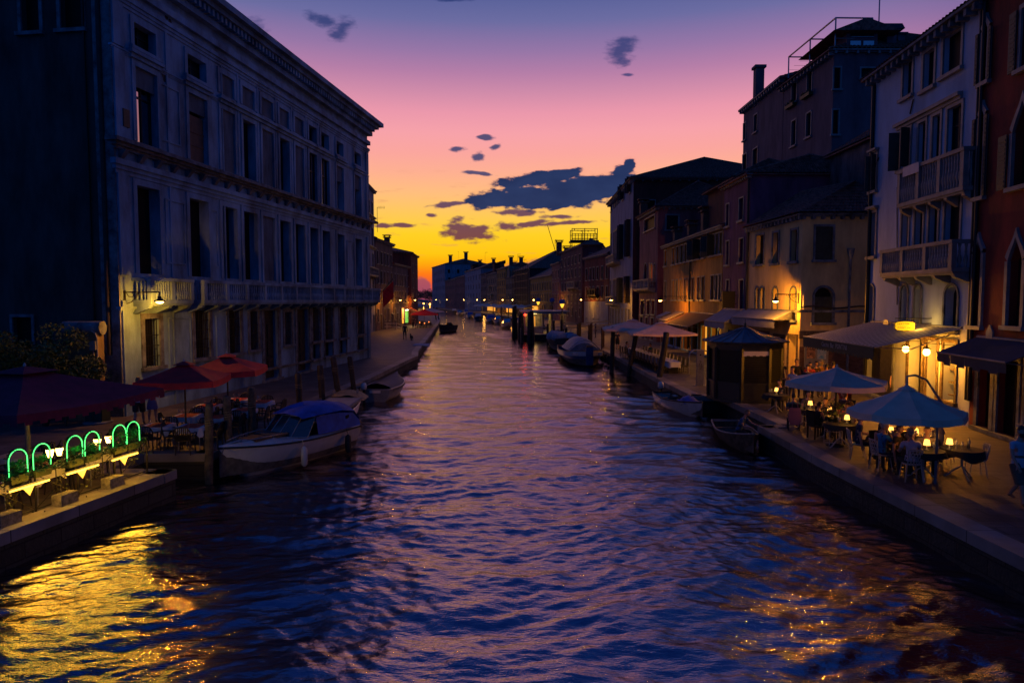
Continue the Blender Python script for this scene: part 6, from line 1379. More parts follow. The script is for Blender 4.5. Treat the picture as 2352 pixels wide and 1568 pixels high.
for i,(px,l) in enumerate(arches):
    u=uof(px); w=.225; t=thing('light_arch',l,'light arch',rp(u,.52,.95),eang,'green light arches on the terrace railing')
    q=MB(); pa=[(-w,0,0),(-w,0,.30)]+[(-w*math.cos(a),0,.32+.235*math.sin(a)) for a in np.linspace(.2,PI-.2,9)]+[(w,0,.30),(w,0,0)]; q.tube(pa,.012,6); q.build('hoop',M['iron'],t)
    q=MB(); pb=[(x,-.02,z) for x,_,z in pa]; q.tube(pb,.012,6); q.build('rope_light',M['tube'],t)
    rg=random.Random(i); q=MB()
    for k in range(150):
        a=rg.uniform(0,PI); p=Vector((-w*1.05*math.cos(a)+rg.gauss(0,.02),rg.gauss(.02,.025),(.32+.235*math.sin(a)) if math.sin(a)>.3 else rg.uniform(0,.35))); d=Vector((rg.gauss(0,1),rg.gauss(0,1),rg.gauss(0,1))).normalized()*.028; e_=d.orthogonal()*.5; q.add([p-d,p+e_,p+d,p-e_],[(0,1,2,3)])
    q.build('ivy',M['leaf'],t); plight(t,(0,-.12,.3),1.6,(.05,1,.12),.12,'rope_glow')
    t=thing('flower_box',l.replace('green light arch','flower box, below the arch') if False else ['pink flower box under the leftmost arch','red flower box under the second arch','orange flower box under the third arch','pale flower box under the fourth arch','bushy green flower box under the fifth arch','green trailing flower box under the sixth arch'][i],'flower box',rp(u,.56,.78),eang,'flower boxes on the terrace railing')
    q=MB(); q.add([(-.2,-.09,0),(.2,-.09,0),(.2,.09,0),(-.2,.09,0),(-.23,-.11,.18),(.23,-.11,.18),(.23,.11,.18),(-.23,.11,.18)],[(0,3,2,1),(0,1,5,4),(1,2,6,5),(2,3,7,6),(3,0,4,7),(4,5,6,7)]); q.build('box',box_m,t)
    hh=.16 if i<4 else .24
    c=leaf_crown(900,.27,.16,hh*1.15,.034,.28 if i<4 else .36,20+i); c.build('foliage',[M['leaf'],M['leaf2']],t)
    if i<4: c=leaf_crown(110,.27,.16,hh*1.05,.028,.31,40+i); c.build('blossom',[petal[i],petal[(i+1)%4]],t)
t=thing('rail_garland','ivy and climbing plants wound along the terrace railing','climbing plant',rp(0,.52,.9),eang); q=MB(); q.tube([(RL,.03,.0),(0,.02,.02),(RR,.03,.0)],.012,5); q.build('stem',M['darkwood'],t)
rg=random.Random(77); q=MB()
for k in range(2600):
    x=rg.uniform(RL,RR); dn=rg.random()<.35; p=Vector((x,rg.gauss(0,.06),rg.gauss(.03,.05)-(abs(rg.gauss(0,.28))*(math.sin(x*3.1)>.1) if dn else 0))); d=Vector((rg.gauss(0,1),rg.gauss(0,1),rg.gauss(0,1))).normalized()*rg.uniform(.02,.04); e_=d.orthogonal()*.5; q.add([p-d,p+e_,p+d,p-e_],[(0,1,2,3)],rg.choice((0,0,1)))
q.build('foliage',[M['leaf'],M['leaf2']],t)
# slanting fluorescent tubes under the rail
for i,((x0,y0,x1,y1),l) in enumerate((((4.7,1136,98,1109),'leftmost glowing tube light under the railing'),((140,1094,214,1075),'middle glowing tube light under the railing'),((246,1065,306,1046),'right-hand glowing tube light at the railing end'))):
    u0,u1=uof(x0,.38),uof(x1,.38); t=thing('tube_light',l,'tube light',rp((u0+u1)/2,.38,.68),eang,'tube lights along the terrace railing')
    L_=(u1-u0)/2; q=MB(); q.tube([(-L_,0,0),(L_,0,0)],.019,8); q.build('tube',M['fluo'],t); q=MB(); q.box(-L_-.03,L_+.03,.012,.05,.0,.05); q.build('fitting',M['frame'],t)
    q=MB(); q.add([(-.16,.03,-.02),(.12,.03,-.02),(0,.03,-.22),(-.16,.02,-.02),(.12,.02,-.02),(0,.02,-.22)],[(0,1,2),(5,4,3),(0,3,4,1),(1,4,5,2)]); q.build('pennant',M['clothw'],t)
    for xx in (-L_*.7,0,L_*.7): plight(t,(xx,-.14,-.05),9,(1,.44,.02),.12)
for i,(px,py,l) in enumerate(((102,1042,'first glowing lantern from the left, against the second arch'),(124,1038,'second glowing lantern from the left, between arches'),(213,1017,'third glowing lantern, against the fourth arch'),(239,1010,'fourth glowing lantern, set back behind the railing'))):
    off=(.62,.9,.62,1.4)[i]; u=uof(px,off); p=rp(u,off); z=EYE-(py-688)*p.y/FPX*1.0+.0; t=thing('lantern',l,'lantern',(p.x,p.y,z),eang,'lanterns of the left terrace')
    q=MB(); q.lathe([(.045,-.11),(.085,.05),(.075,.07)],6); q.build('glass',M['lampw'],t); q=MB(); q.lathe([(.09,.07),(.05,.12),(.02,.16)],6); q.lathe([(.05,-.13),(.05,-.11)],6); q.tube([(0,0,.14),(.06,0,.24),(.14,0,.2),(.14,0,-z)],.012,5); q.build('stand',M['iron'],t); plight(t,(0,0,-.02),8,(1,.38,.02),.1)
# stone troughs at the foot of the railing
for i,(px,l) in enumerate(((-12,'stone trough at the left picture edge, on the quay kerb'),(128,'stone trough in the middle of the railing foot'),(241,'stone trough near the railing end'))):
    u=uof(px,.42); t=thing('stone_trough',l,'planter',rp(u,.36),eang,'stone troughs at the railing foot'); q=MB(); q.box(-.24,.24,-.13,.13,.04,.28); q.box(-.2,.2,-.09,.09,.282,.29); q.box(-.26,.26,-.15,.15,.0,.038) ; q.build('trough',mat('rough_stone',(.20,.19,.15),.9,.35,9,.8,30),t)
# maroon scalloped parasol
uc=uof(92,1.9); cM=rp(2.9,2.35); 
parasol('maroon_parasol','large maroon square parasol with scalloped edge over the left terrace',(cM.x,cM.y),2.1,2.28,3.0,4,M['maroon'],.24,eang,None,scallop=True,pole='paleWood' if False else 'frame',sq=(4.5,4.2),pr=.055)
def red_par(px,py,d,w,l):
    x,y=fpt(px,d); parasol('red_parasol',l,(x,y),w/2*1.15,2.13,2.62,4,M['red'],.2,eang+.35,'red square parasols of the left terrace',sq=(w,w),pole='wood')
red_par(420,1017,22.4,2.35,'nearer red square parasol, left of the two'); red_par(519,979,25.6,2.45,'farther red square parasol, right of the two')
# tables and chairs under the red parasols
def sq_table():
    t=thing('square_table','x','table'); q=MB(); q.box(-.36,.36,-.36,.36,.72,.745); q.build('tabletop',M['wood'],t)
    for x in (-.31,.31):
        for y in (-.31,.31): q=MB(); q.tube([(x,y,.72),(x*1.03,y*1.03,0)],.016,6); q.build('leg',M['steel'],t)
    return t
TBL=[(363,975,'nearest to the railing end'),(443,977,'nearest the water, beside the tall mooring post'),(430,953,'under the nearer red parasol'),(497,956,'by the post with the rope'),(547,916,'under the farther red parasol'),(558,940,'close to the quay, under the farther red parasol'),(600,922,'rightmost, at the end of the terrace'),(478,930,'at the back between the red parasols')]
tk=0
for i,(px,py,l) in enumerate(TBL):
    v=at(px,py,.76); p=Vector((v.x,v.y,0)); a=eang+.25
    place('sqt',sq_table,p,a,'square steel-legged table '+l,'square tables of the left terrace')
    tcloth('tablecloth','white undercloth on the table '+l,M['clothw'],.84,.84,.752,.16,p,a+PI/4*.0,group='white tablecloths of the left terrace',corner=.26)
    tcloth('tablecloth','red overcloth on the table '+l,M['clothred'],.80,.56,.758,.012,p,a,group='red tablecloths of the left terrace',corner=.0)
    for j,(dx,dy,rz) in enumerate(((.62,0,PI/2),(-.62,0,-PI/2),(0,.62,PI),(0,-.62,0))):
        if (i*3+j)%4==3: continue
        d=Matrix.Rotation(a,3,'Z')@Vector((dx,dy,0)); place('pla',plastic_chair,p+d,a+rz+random.uniform(-.15,.15),'dark chair '+['beyond','left of','behind','in front of'][j].replace('beyond','right of')+' the table '+l,'dark slatted chairs of the left terrace')
    q=[glassware(p,.762,2,90+i,0,'on the table '+l)]
# tables under the maroon parasol, half hidden by the flower boxes
for i,(u,o,l) in enumerate(((.6,1.25,'behind the leftmost arch'),(2.1,1.3,'behind the third arch'),(3.7,1.35,'behind the fifth arch'),(1.3,2.9,'at the back under the maroon parasol'),(3.2,3.0,'at the back right of the maroon pole'))):
    p=rp(u,o); place('sqt',sq_table,p,eang,'square steel-legged table '+l,'square tables of the left terrace'); tcloth('tablecloth','white cloth on the table '+l,M['clothw'],.84,.84,.752,.2,p,eang,group='white tablecloths of the left terrace',corner=.24)
    for j,(dx,dy,rz) in enumerate(((.62,0,PI/2),(-.62,0,-PI/2))):
        d=Matrix.Rotation(eang,3,'Z')@Vector((dx,dy,0)); place('pla',plastic_chair,p+d,eang+rz,'dark chair '+['right of','left of'][j]+' the table '+l,'dark slatted chairs of the left terrace')
# walkers holding hands
stand(320,977,'person in white shirt and dark shorts walking hand in hand, left of a pair',.35,'walk',shirt=(.34,.30,.36),trousers=(.02,.02,.02),shorts=True,arms=('down','hand'),hair='hair_brown',h=1.80)
stand(351,970,'long-haired girl in a blue dress walking hand in hand, arm held out',.35,'stand',shirt=(.10,.12,.28),trousers=(.42,.22,.15),skin='skin',dress=True,arms=('hand','out'),hlen='long',hair='hair_brown',fem=True,h=1.62,sleeve='none',shorts=True)
# garden wall, cabinet, ivy and shrub next to the palazzo
wm=col3('ochre_garden_plaster',(.26,.19,.10),var=.35)
t=thing('garden_wall','stained plaster garden wall with round coping against the palazzo corner','wall',(-17.3,26.6,0),R(0)); q=MB(); q.box(0,1.25,-.2,.2,0,3.55); q.build('wall',wm,t); q=MB(); q.tube([(-.15,0,3.6),(1.35,0,3.6)],.27,12); q.build('coping',M['istria_dark'],t)
q=MB(); q.box(-9,.0,-.15,.15,0,2.2); q.build('low_wall',col3('dark_garden_brick',(.05,.035,.03)),t); q=MB(); q.box(1.0,1.2,-.34,-.2,2.75,3.1); q.build('meter_box',M['frame'],t)
q=MB(); q.tube([(1.05,-.26,3.5),(1.22,-.28,3.4),(1.27,-.28,3.2),(1.28,-.28,.2)],.03,6); q.tube([(1.1,-.27,2.75),(1.14,-.28,2.5),(1.27,-.28,2.45)],.02,5); q.build('conduit',M['frame'],t)
x,y=fpt(259,26.1); t=thing('cabinet','tall dark green cabinet on a round stone base beside the palazzo corner','cabinet',(-15.85,25.9,0),R(-8)); q=MB(); q.lathe([(.5,0),(.52,.05),(.45,.08)],20); q.build('base',M['istria_dark'],t); q=MB(); q.box(-.36,.36,-.22,.22,.08,1.5); q.box(-.39,.39,-.25,.25,1.5,1.56); q.build('body',mat('cabinet_green',(.012,.03,.02),.4,.2,bump=.05),t)
for sg in (-1,1): q=MB(); q.box(*sorted((sg*.02,sg*.34)),-.24,-.221,.14,1.45); q.build('door',mat('cabinet_green',(.012,.03,.02)),t)
x,y=fpt(95,25.2); t=thing('garden_shrub','large rounded shrub behind the maroon parasol, lit yellow-green by the wall lamp','shrub',(x,y,0)); q=MB(); 
for k in range(5): a=k*1.3; q.tube([(0,0,0),(.4*math.cos(a),.4*math.sin(a),1.2),(1.1*math.cos(a),1.0*math.sin(a),2.3)],[.09,.06,.03],6)
q.build('stem',M['darkwood'],t); leaf_crown(9000,2.0,1.3,1.35,.075,2.35,31).build('crown',[M['leaf'],M['leaf2']],t)
x,y=fpt(175,24.8); t=thing('climbing_ivy','ivy hanging on the low garden wall under the parasol edge','ivy',(x-.8,y+.4,0)); q=MB(); q.tube([(0,0,0),(.1,0,.8),(-.1,0,1.5)],.04,5); q.build('stem',M['darkwood'],t); leaf_crown(3200,1.9,.5,.75,.06,1.45,32).build('foliage',[M['leaf2'],M['leaf']],t)
# ================================================================ MOORING POSTS
def mpost(px0,py0,px1,py1,zb,label,group,w=.13,band=True,m='wood'):
    """foot pixel at height zb, top pixel"""
    a=at(px0,py0,zb); 
    b=atd(px1,py1,a.y); d=b-a; t=thing('mooring_post',label,'mooring post',a,0,group); q=MB(); ext=d.normalized()*(-2.2 if zb<0 else -.3); n=7
    q.tube([ext]+[d*(k/n)+Vector((random.uniform(-.01,.01),random.uniform(-.01,.01),0)) for k in range(n+1)]+[d+Vector((0,0,.04))],[w]+[w*random.uniform(.93,1.05) for _ in range(n+1)]+[w*.55],10); q.build('post',M[m],t)
    if band: q=MB(); c=d*.72; q.tube([c+Vector((w*1.08*math.cos(u),w*1.08*math.sin(u),.012*u)) for u in np.linspace(0,6*PI,40)],.013,4); q.build('rope',M['rope'],t)
    return a,b
LG='wooden mooring posts of the left quay'
mpost(480,1112,480,928,WZ,'tall pale mooring post at the bow of the cabin cruiser',LG,.12)
mpost(529,1083,521,912,WZ,'second mooring post, behind the cruiser windscreen',LG,.12)
mpost(580,1052,578,892,WZ,'third mooring post, rising behind the cruiser canopy',LG,.13)
mpost(691,983,684,859,WZ,'dark banded mooring post left of the yellow-tarp boat',LG,.13,m='darkwood')
mpost(743,953,735,840,WZ,'thick mooring post with a hanging rope beside the yellow-tarp boat',LG,.15,m='darkwood')
mpost(782,936,765,822,WZ,'leaning mooring post behind the yellow-tarp boat',LG,.15,m='darkwood')
mpost(817,922,803,820,WZ,'leaning mooring post beside the dark blue covered boat',LG,.14,m='darkwood')
RG='leaning black mooring poles of the right quay'
mpost(1443,864,1463,757,WZ,'left one of two tall leaning poles in front of the long table',RG,.17,band=False,m='darkwood')
mpost(1510,897,1531,764,WZ,'right one of two tall leaning poles in front of the long table',RG,.18,band=False,m='darkwood')
mpost(1405,856,1409,752,WZ,'short leaning pole at the stern of the blue cargo boat',RG,.17,band=False,m='darkwood')
# sagging rope
q=MB(); a=Vector((-8.9,28.9,.75)); 
def sag(a,b,s,n=12): return [a.lerp(b,i/n)-Vector((0,0,s*math.sin(PI*i/n))) for i in range(n+1)]
# ================================================================ BOATS
def hull(L,Wd,zg,bow,sheer=.35,trans=.8,draft=.35,flare=.12,n=26,open_=True,thick=.05,full=1.9,rake=.45):
    """stern at y=0, bow at y=L; returns outer shell MB, gunwale MB, gunwale points"""
    def half(t): return Wd/2*(trans+(1-trans)*min(1,t/.35)**.8)*(1-max(0,(t-.35)/.65)**full)
    st=[]
    for i in range(n+1):
        t=i/n; b=max(half(t),.012); zt=zg+(bow-zg)*max(0,(t-.3)/.7)**1.8+sheer*.15*(1-t)**2; kz=WZ-draft*(1-max(0,(t-.75)/.25)**2); y=L*t
        row=[]
        for j in range(7):
            u=j/6; w=b*(math.sin(u*PI/2)**.75)*(1-flare*(1-u)); z=kz+(zt-kz)*u**1.25; yy=y-(1-u)**1.5*rake*max(0,(t-.55)/.45)**2
            row.append((w,yy,z))
        st.append(row)
    q=MB(); vs=[]
    for row in st: vs+= [(-w,y,z) for w,y,z in reversed(row)]+[(w,y,z) for w,y,z in row[1:]]
    m_=13; q.add(vs,[(i*m_+j,i*m_+j+1,(i+1)*m_+j+1,(i+1)*m_+j) for i in range(n) for j in range(m_-1)],0,True); q.add(vs[:m_],[tuple(range(m_))])
    return q,st
def boat(name,label,stern,bowp,Wd,zg,bow,mh,mi,group=None,stripe=None,deck=0,**k):
    s=Vector((*stern,0)); b=Vector((*bowp,0)); d=(b-s); L=d.length; rz=math.atan2(d.y,d.x)-PI/2; t=thing(name,label,'boat',s,rz,group); q,st=hull(L,Wd,zg,bow,**k); q.build('hull',mh,t)
    g=MB()
    for sg in (-1,1): g.tube([(sg*r[-1][0],r[-1][1],r[-1][2]) for r in st],.035,6)
    w=st[0][-1][0]; g.box(-w,w,-.03,.04,st[0][-1][2]-.06,st[0][-1][2]+.02); g.build('gunwale',mi,t)
    # inner lining and floor
    f=MB(); vs=[]; 
    for r in st: w,y,z=r[-1]; vs+=[(-max(w-.06,.004),y,z-.02),(-max(w*.8-.06,.003),y,WZ+.12),(max(w*.8-.06,.003),y,WZ+.12),(max(w-.06,.004),y,z-.02)]
    f.add(vs,[(i*4+j,(i+1)*4+j,(i+1)*4+j+1,i*4+j+1) for i in range(len(st)-1) for j in range(3)]); f.build('inner_lining',k.get('lin') or M['wood'],t) if False else f.build('inner_lining',M['lining'],t)
    return t,st,L
M['lining']=mat('boat_inside',(.10,.085,.07),.7,.35,4,.3)
def thwart(t,st,L,u,m='wood',h=.12): 
    i=int(u*26); w,y,z=st[i][-1]; q=MB(); q.box(-w*.93,w*.93,y-.12,y+.12,z-h-.04,z-h); q.build('thwart',M[m],t)
def outboard(t,y=-.12,z=.0,cover='plasticd',tilt=0,x=0):
    q=MB(); q.lathe([(.10,0),(.17,.05),(.18,.22),(.13,.34),(.05,.38)],10,(x,y-.12,z)); q.build('outboard_motor',M[cover],t); q=MB(); q.box(x-.05,x+.05,y-.18,y-.04,z-.75,z+.02); q.build('motor_leg',M['iron'],t)
# cabin cruiser
t,st,L=boat('cabin_cruiser','white cabin cruiser with a blue canvas canopy, moored at the left posts',(-6.45,25.35),(-8.86,20.4),2.15,.02,.22,M['gel'],M['rubber'],trans=.92,full=2.3,flare=.22,rake=.9)
def deckpts(i): w,y,z=st[i][-1]; return w,y,z
q=MB(); vs=[]
for i in range(14,27): w,y,z=deckpts(i); c=.10*math.sin(PI*min(1,(26-i)/12*.8)); vs+=[(-w+.02,y,z+.015),(-w*.5,y,z+.06+c),(0,y,z+.08+c),(w*.5,y,z+.06+c),(w-.02,y,z+.015)]
q.add(vs,[(i*5+j,i*5+j+1,(i+1)*5+j+1,(i+1)*5+j) for i in range(12) for j in range(4)],0,True); q.add(vs[:5],[(0,1,2,3,4)]); q.build('foredeck',M['gel'],t)
for sg in (-1,1):
    q=MB(); 
    for i in range(0,14):
        w,y,z=deckpts(i); w2,y2,z2=deckpts(i+1); q.add([(sg*(w-.02),y,z+.015),(sg*(w2-.02),y2,z2+.015),(sg*(w2-.30),y2,z2+.06),(sg*(w-.30),y,z+.06)],[(0,1,2,3) if sg>0 else (3,2,1,0)],0)
    q.build('side_deck',M['gel'],t)
yw,zd=3.2,.12; w0=.88
q=MB(); q.box(-.42,.42,L-1.75,L-1.05,.255,.30); q.build('deck_hatch',M['shutterb'],t); q=MB(); q.box(-.5,.5,L-2.4,L-1.85,.27,.325); q.build('sun_pad',M['lining'],t)
for sg in (-1,1): q=MB(); q.tube([(sg*.25,L-.5,.33),(sg*.45,L-1.2,.36),(sg*.62,L-2.2,.36),(sg*.45,L-2.3,.36)],.018,5); q.build('hand_rail',M['steel'],t)
# windscreen: three raked panes and two side panes
fr=[(-w0,yw-.55,zd),(-.62,yw-.02,zd+.06),(-.2,yw+.12,zd+.1),(.2,yw+.12,zd+.1),(.62,yw-.02,zd+.06),(w0,yw-.55,zd)]; tp=[(-.76,yw-1.05,.72),(-.56,yw-.62,.78),(-.18,yw-.52,.8),(.18,yw-.52,.8),(.56,yw-.62,.78),(.76,yw-1.05,.72)]
ws=mat('boat_windscreen',(.02,.035,.05),.06,.1,bump=0,spec=1)
for i in range(5): q=MB(); q.quad(fr[i],fr[i+1],tp[i+1],tp[i]); q.build('windscreen_pane',ws,t)
q=MB()
for a,b in zip(fr,tp): q.tube([a,b],.02,5)
q.tube(fr,.022,5); q.tube(tp,.022,5); q.build('windscreen_frame',M['steel'],t)
# canopy
prof=[(yw-.42,.80,.74,.86),(yw-1.0,.88,.78,1.05),(yw-1.6,.93,.80,1.12),(yw-2.2,.95,.78,1.08),(.3,.95,.66,.95),(.0,.97,.3,.38)]
q=MB(); vs=[];nn=9
for (y,w,zs,zc_) in prof:
    for j in range(nn): u=j/(nn-1)*2-1; vs.append((w*u,y+.02*math.sin(j*2+y*5),zs+(zc_-zs)*(1-abs(u)**2.6)+.012*math.sin(j*1.9+y*7)))
q.add(vs,[(i*nn+j,i*nn+j+1,(i+1)*nn+j+1,(i+1)*nn+j) for i in range(5) for j in range(nn-1)],0,True)
cn=q.build('canvas_canopy',M['canvasblue'],t)
for sg in (-1,1):
    q=MB(); q.add([(sg*.84,yw-1.0,.72),(sg*.88,yw-1.6,.74),(sg*.98,yw-1.7,zd),(sg*.93,yw-1.0,zd)],[(0,1,2,3)]); q.build('side_curtain',M['canvasblue'],t)
    q=MB(); q.add([(sg*.88,yw-1.6,.74),(sg*.90,yw-2.1,.72),(sg*.90,.35,.62),(sg*.95,.05,.3),(sg*1.0,.05,zd),(sg*1.0,1.2,zd),(sg*.98,yw-1.7,zd)],[(0,1,2,3,4,5,6)]); q.build('side_canvas',M['canvasblue'],t); q=MB(); q.add([(sg*.955,.55,.22),(sg*.955,.85,.2),(sg*.93,.8,.56),(sg*.92,.6,.58)],[(0,1,2,3)]); q.build('plastic_window',M['bottle'],t)
outboard(t,-.1,.1,'plasticd',x=-.3); outboard(t,-.1,.05,'plasticd',x=.35)
for (x,y) in ((-1.12,3.1),(-1.12,.9)): q=MB(); q.lathe([(.03,-.75),(.10,-.68),(.11,-.4),(.10,-.15),(.03,-.08)],10,(x,y,0)); q.tube([(x,y,-.08),(x*.93,y,.12)],.01,4); q.build('fender',M['gel'] if y>2 else M['rubber'],t)
q=MB(); q.tube([(0,L-.1,.2),(.25,L-.5,.28),(.1,L-.9,.34),(-.2,L-.7,.33),(0,L-.2,.26),(-.3,L+.15,.1)],.018,5); q.build('mooring_rope',M['rope'],t)
# white board boat with yellow tarp
t,st,L=boat('tarped_boat','white open boat with a boarded deck and yellow tarpaulin, behind the cruiser',(-7.75,27.6),(-7.9,33.6),1.7,-.12,.12,M['gel'],M['gel'],trans=.9,full=3.2,rake=.3)
q=MB(); q.add([(-.7,.3,.0),(.7,.3,.0),(.7,4.4,.12),(-.7,4.4,.12),(-.7,.3,-.04),(.7,.3,-.04),(.7,4.4,.08),(-.7,4.4,.08)],[(0,1,2,3),(7,6,5,4),(0,4,5,1),(1,5,6,2),(3,2,6,7),(0,3,7,4)]); q.build('deck_board',mat('pale_board',(.42,.36,.30),.6,.15),t)
for sg in (-1,1): q=MB(); q.box(sg*.74-.05,sg*.74+.05,.3,4.6,-.02,.10); q.build('side_rail',M['frame'],t)
q=MB(); vs=[]; 
for i in range(9):
    for j in range(9): u=i/8;v_=j/8; vs.append((-.85+1.7*u,4.2+1.5*v_,.2+.16*math.sin(PI*u)*math.sin(PI*v_)+.04*math.sin(i*1.7+j*2.3)-.25*(abs(u-.5)*2)**4))
q.add(vs,[(i*9+j,(i+1)*9+j,(i+1)*9+j+1,i*9+j+1) for i in range(8) for j in range(8)],0,True); q.build('tarpaulin',mat('yellow_tarp',(.36,.26,.12),.7,.2,4,.3),t); outboard(t,-.1,.0,'gel')
for sg in (-1,1): q=MB(); q.lathe([(.05,0),(.07,.1),(.04,.2)],8,(sg*.55,4.5,.28)); q.build('bollard',M['frame'],t)
# dark blue covered boat
t,st,L=boat('covered_boat','small boat under a dark blue tarpaulin at the quay bend',(-7.35,36.4),(-7.0,41.5),1.9,-.15,.1,mat('grey_hull',(.2,.2,.2),.4,.2),M['steel'],trans=.85,full=2.6)
q=MB(); vs=[]; pr=[st[i] for i in range(2,27,2)]
for r in pr:
    w,y,z=r[-1]; w+=.05; vs+=[(-w,y,z-.12),(-w*.95,y,z+.02),(-w*.4,y,z+.22),(0,y,z+.28),(w*.4,y,z+.22),(w*.95,y,z+.02),(w,y,z-.12)]
q.add(vs,[(i*7+j,i*7+j+1,(i+1)*7+j+1,(i+1)*7+j) for i in range(len(pr)-1) for j in range(6)],0,True); q.build('tarpaulin',mat('navy_tarp',(.008,.012,.06),.6,.3,4,.4),t); q=MB(); q.box(-.3,.3,-.02,.0,-.3,-.12); q.build('number_plate',M['white'],t); outboard(t,-.08,-.1,'gel',x=-.55)
# right bank boats
t,st,L=boat('rowing_boat','small white open boat with outboard and blue tarp, in front of the kiosk',(8.1,36.6),(8.75,31.1),1.55,-.3,.0,M['gel'],M['shutterb'],trans=.7,full=2.0,rake=.7)
for u in (.25,.5,.75): thwart(t,st,L,u)
outboard(t,-.1,-.1,'gel'); q=leaf_crown(1,.1,.1,.1,.1,0,1)
q=MB(); vs=[(-.45+.9*i/6,3.2+1.3*j/6,-.2+.28*math.sin(PI*i/6)*math.sin(PI*j/6)+.04*math.sin(i*3+j*2)) for i in range(7) for j in range(7)]; q.add(vs,[(i*7+j,(i+1)*7+j,(i+1)*7+j+1,i*7+j+1) for i in range(6) for j in range(6)],0,True); q.build('tarpaulin',M['canvasblue'],t)
q=MB(); q.lathe([(.05,0),(.16,.03),(.16,.06),(.05,.08)],12,(-.2,1.4,-.32)); q.build('bucket',M['white'],t); q=MB(); q.tube([(.2,.6,-.25),(-.1,3.6,-.2)],.02,5); q.build('oar',M['wood'],t)
t,st,L=boat('wooden_boat','old wooden boat with a person sitting in it, below the restaurant tables',(9.0,28.6),(8.45,23.6),1.45,-.42,.02,M['wood'],M['frame'],trans=.75,full=2.0,rake=.6)
for u in (.2,.55): thwart(t,st,L,u)
q=MB(); q.add([(x,y,z+.01) for i in (21,23,26) for (w,y,z) in [st[i][-1]] for x in (-w+.02,w-.02)],[(0,1,3,2),(2,3,5,4)]); q.build('bow_deck',M['lining'],t)
p_=person('person in a blue shirt hunched forward sitting in the wooden boat',(8.85,26.4),PI*1.25,'sit',shirt=(.02,.08,.20),trousers=(.02,.02,.02),hair='hair_brown',arms=('reach','table'),lean=.35,z=-.98+.12)
t,st,L=boat('cargo_boat','big blue and white cargo boat with an arched cover, right of the landing stage',(5.9,67.5),(6.3,55.2),3.5,.15,.55,mat('blue_hull',(.02,.05,.16),.4,.2),mat('ochre_trim',(.25,.12,.04),.6,.2),trans=.8,full=4.5,rake=.2)
q=MB(); 
for sg in (-1,1): q.add([(sg*(st[i][-1][0]+.02),st[i][-1][1],st[i][-1][2]-dz) for i in range(0,27,1) for dz in (.04,.42)],[(i*2,i*2+2,i*2+3,i*2+1) for i in range(26)],0,True)
q.build('white_band',M['gel'],t)
q=MB(); q.box(-.28,.28,L-.25,L+.05,-.6,.85); q.build('stem_post',mat('blue_hull',(.02,.05,.16)),t); q=MB(); q.box(-.25,.25,L-.24,L+.06,.851,1.0); q.build('stem_cap',mat('ochre_trim',(.25,.12,.04)),t)
q=MB(); vs=[]
for y,zc_,w in ((3,.9,1.3),(4.5,1.35,1.45),(7.5,1.4,1.45),(9.3,1.0,1.3)): vs+=[(w*u,y,.35+(zc_-.35)*(1-abs(u)**2)) for u in np.linspace(-1,1,9)]
q.add(vs,[(i*9+j,i*9+j+1,(i+1)*9+j+1,(i+1)*9+j) for i in range(3) for j in range(8)],0,True); q.add(vs[-9:],[tuple(range(9))]); q.build('arched_cover',mat('grey_blue_tarp',(.12,.17,.24),.6,.25,3,.3),t)
q=MB(); q.box(-1.2,1.2,9.6,11.2,.1,.32); q.build('fore_hatch',M['gel'],t); q=MB(); q.tube([(-1.4,9.3,.4),(-.7,9.3,1.05),(0,9.3,1.3),(.7,9.3,1.05),(1.4,9.3,.4)],.05,6); q.build('hoop',M['steel'],t)
for i,y in enumerate((8,9.8,11.2)): q=MB(); q.lathe([(.1,-.75),(.16,-.6),(.16,-.1),(.05,0)],8,(-1.75,y,.1)); q.build('fender',M['rubber'],t)
t,st,L=boat('work_boat','cargo boat piled with white sacks behind the blue cargo boat',(5.6,82),(5.6,70.5),3.2,.2,.7,M['darkwood'],M['darkwood'],trans=.85,full=3.5)
for i,(x,y,r) in enumerate(((-.9,9.6,.75),(.5,9.0,.9),(.9,7,.95),(-.7,7,.8),(.1,5,.8))): q=MB(); q.lathe([(r*.6,0),(r,r*.3),(r*.9,r*.8),(r*.4,r*1.15)],10,(x,y,.2)); q.build('sack',mat('pale_sack',(.3,.33,.4),.8,.2,5,.4),t)
# small far boats
fb=[(1076,727,195,'grey speedboat','nearest of the far boats left of the landing stage',2.4,7),(1052,722,230,'white launch','white launch among the far moored boats',2.6,8),(1095,731,175,'covered boat','small covered boat near the landing stage',2.2,6),(1123,735,158,'cabin launch','white cabin launch below the lit restaurants',2.6,8),(1140,738,150,'dark boat','dark boat right of the white cabin launch',2.0,6),(1040,716,265,'blue boat','small blue boat far along the right bank',2.2,7),(1068,719,248,'open boat','open boat behind the white launch',2.0,6),(1160,745,128,'tarp boat','boat with blue tarp just beyond the landing stage',2.3,7),(985,712,320,'far launch','launch moored on the far left bank',2.6,9)]
for i,(px,py,d,n_,l,w,Ln) in enumerate(fb):
    x,y=fpt(px,d); hm=(M['gel'],M['gel'],M['darkwood'])[i%3]
    t,st,L=boat('moored_boat',l,(x,y+Ln),(x+.6,y),w,.1,.5,hm,M['frame'],group='far boats moored along the canal',trans=.85,full=2.6)
    q=MB(); q.add([(-w*.38,L*.3,.1),(w*.38,L*.3,.1),(w*.34,L*.62,.1),(-w*.34,L*.62,.1),(-w*.32,L*.32,1.1),(w*.32,L*.32,1.1),(w*.26,L*.52,1.05),(-w*.26,L*.52,1.05)],[(0,1,5,4),(1,2,6,5),(2,3,7,6),(3,0,4,7),(4,5,6,7)]); q.build('cabin' if i%2 else 'cover',(M['canvasblue'],M['glass'],M['white'])[i%3],t)
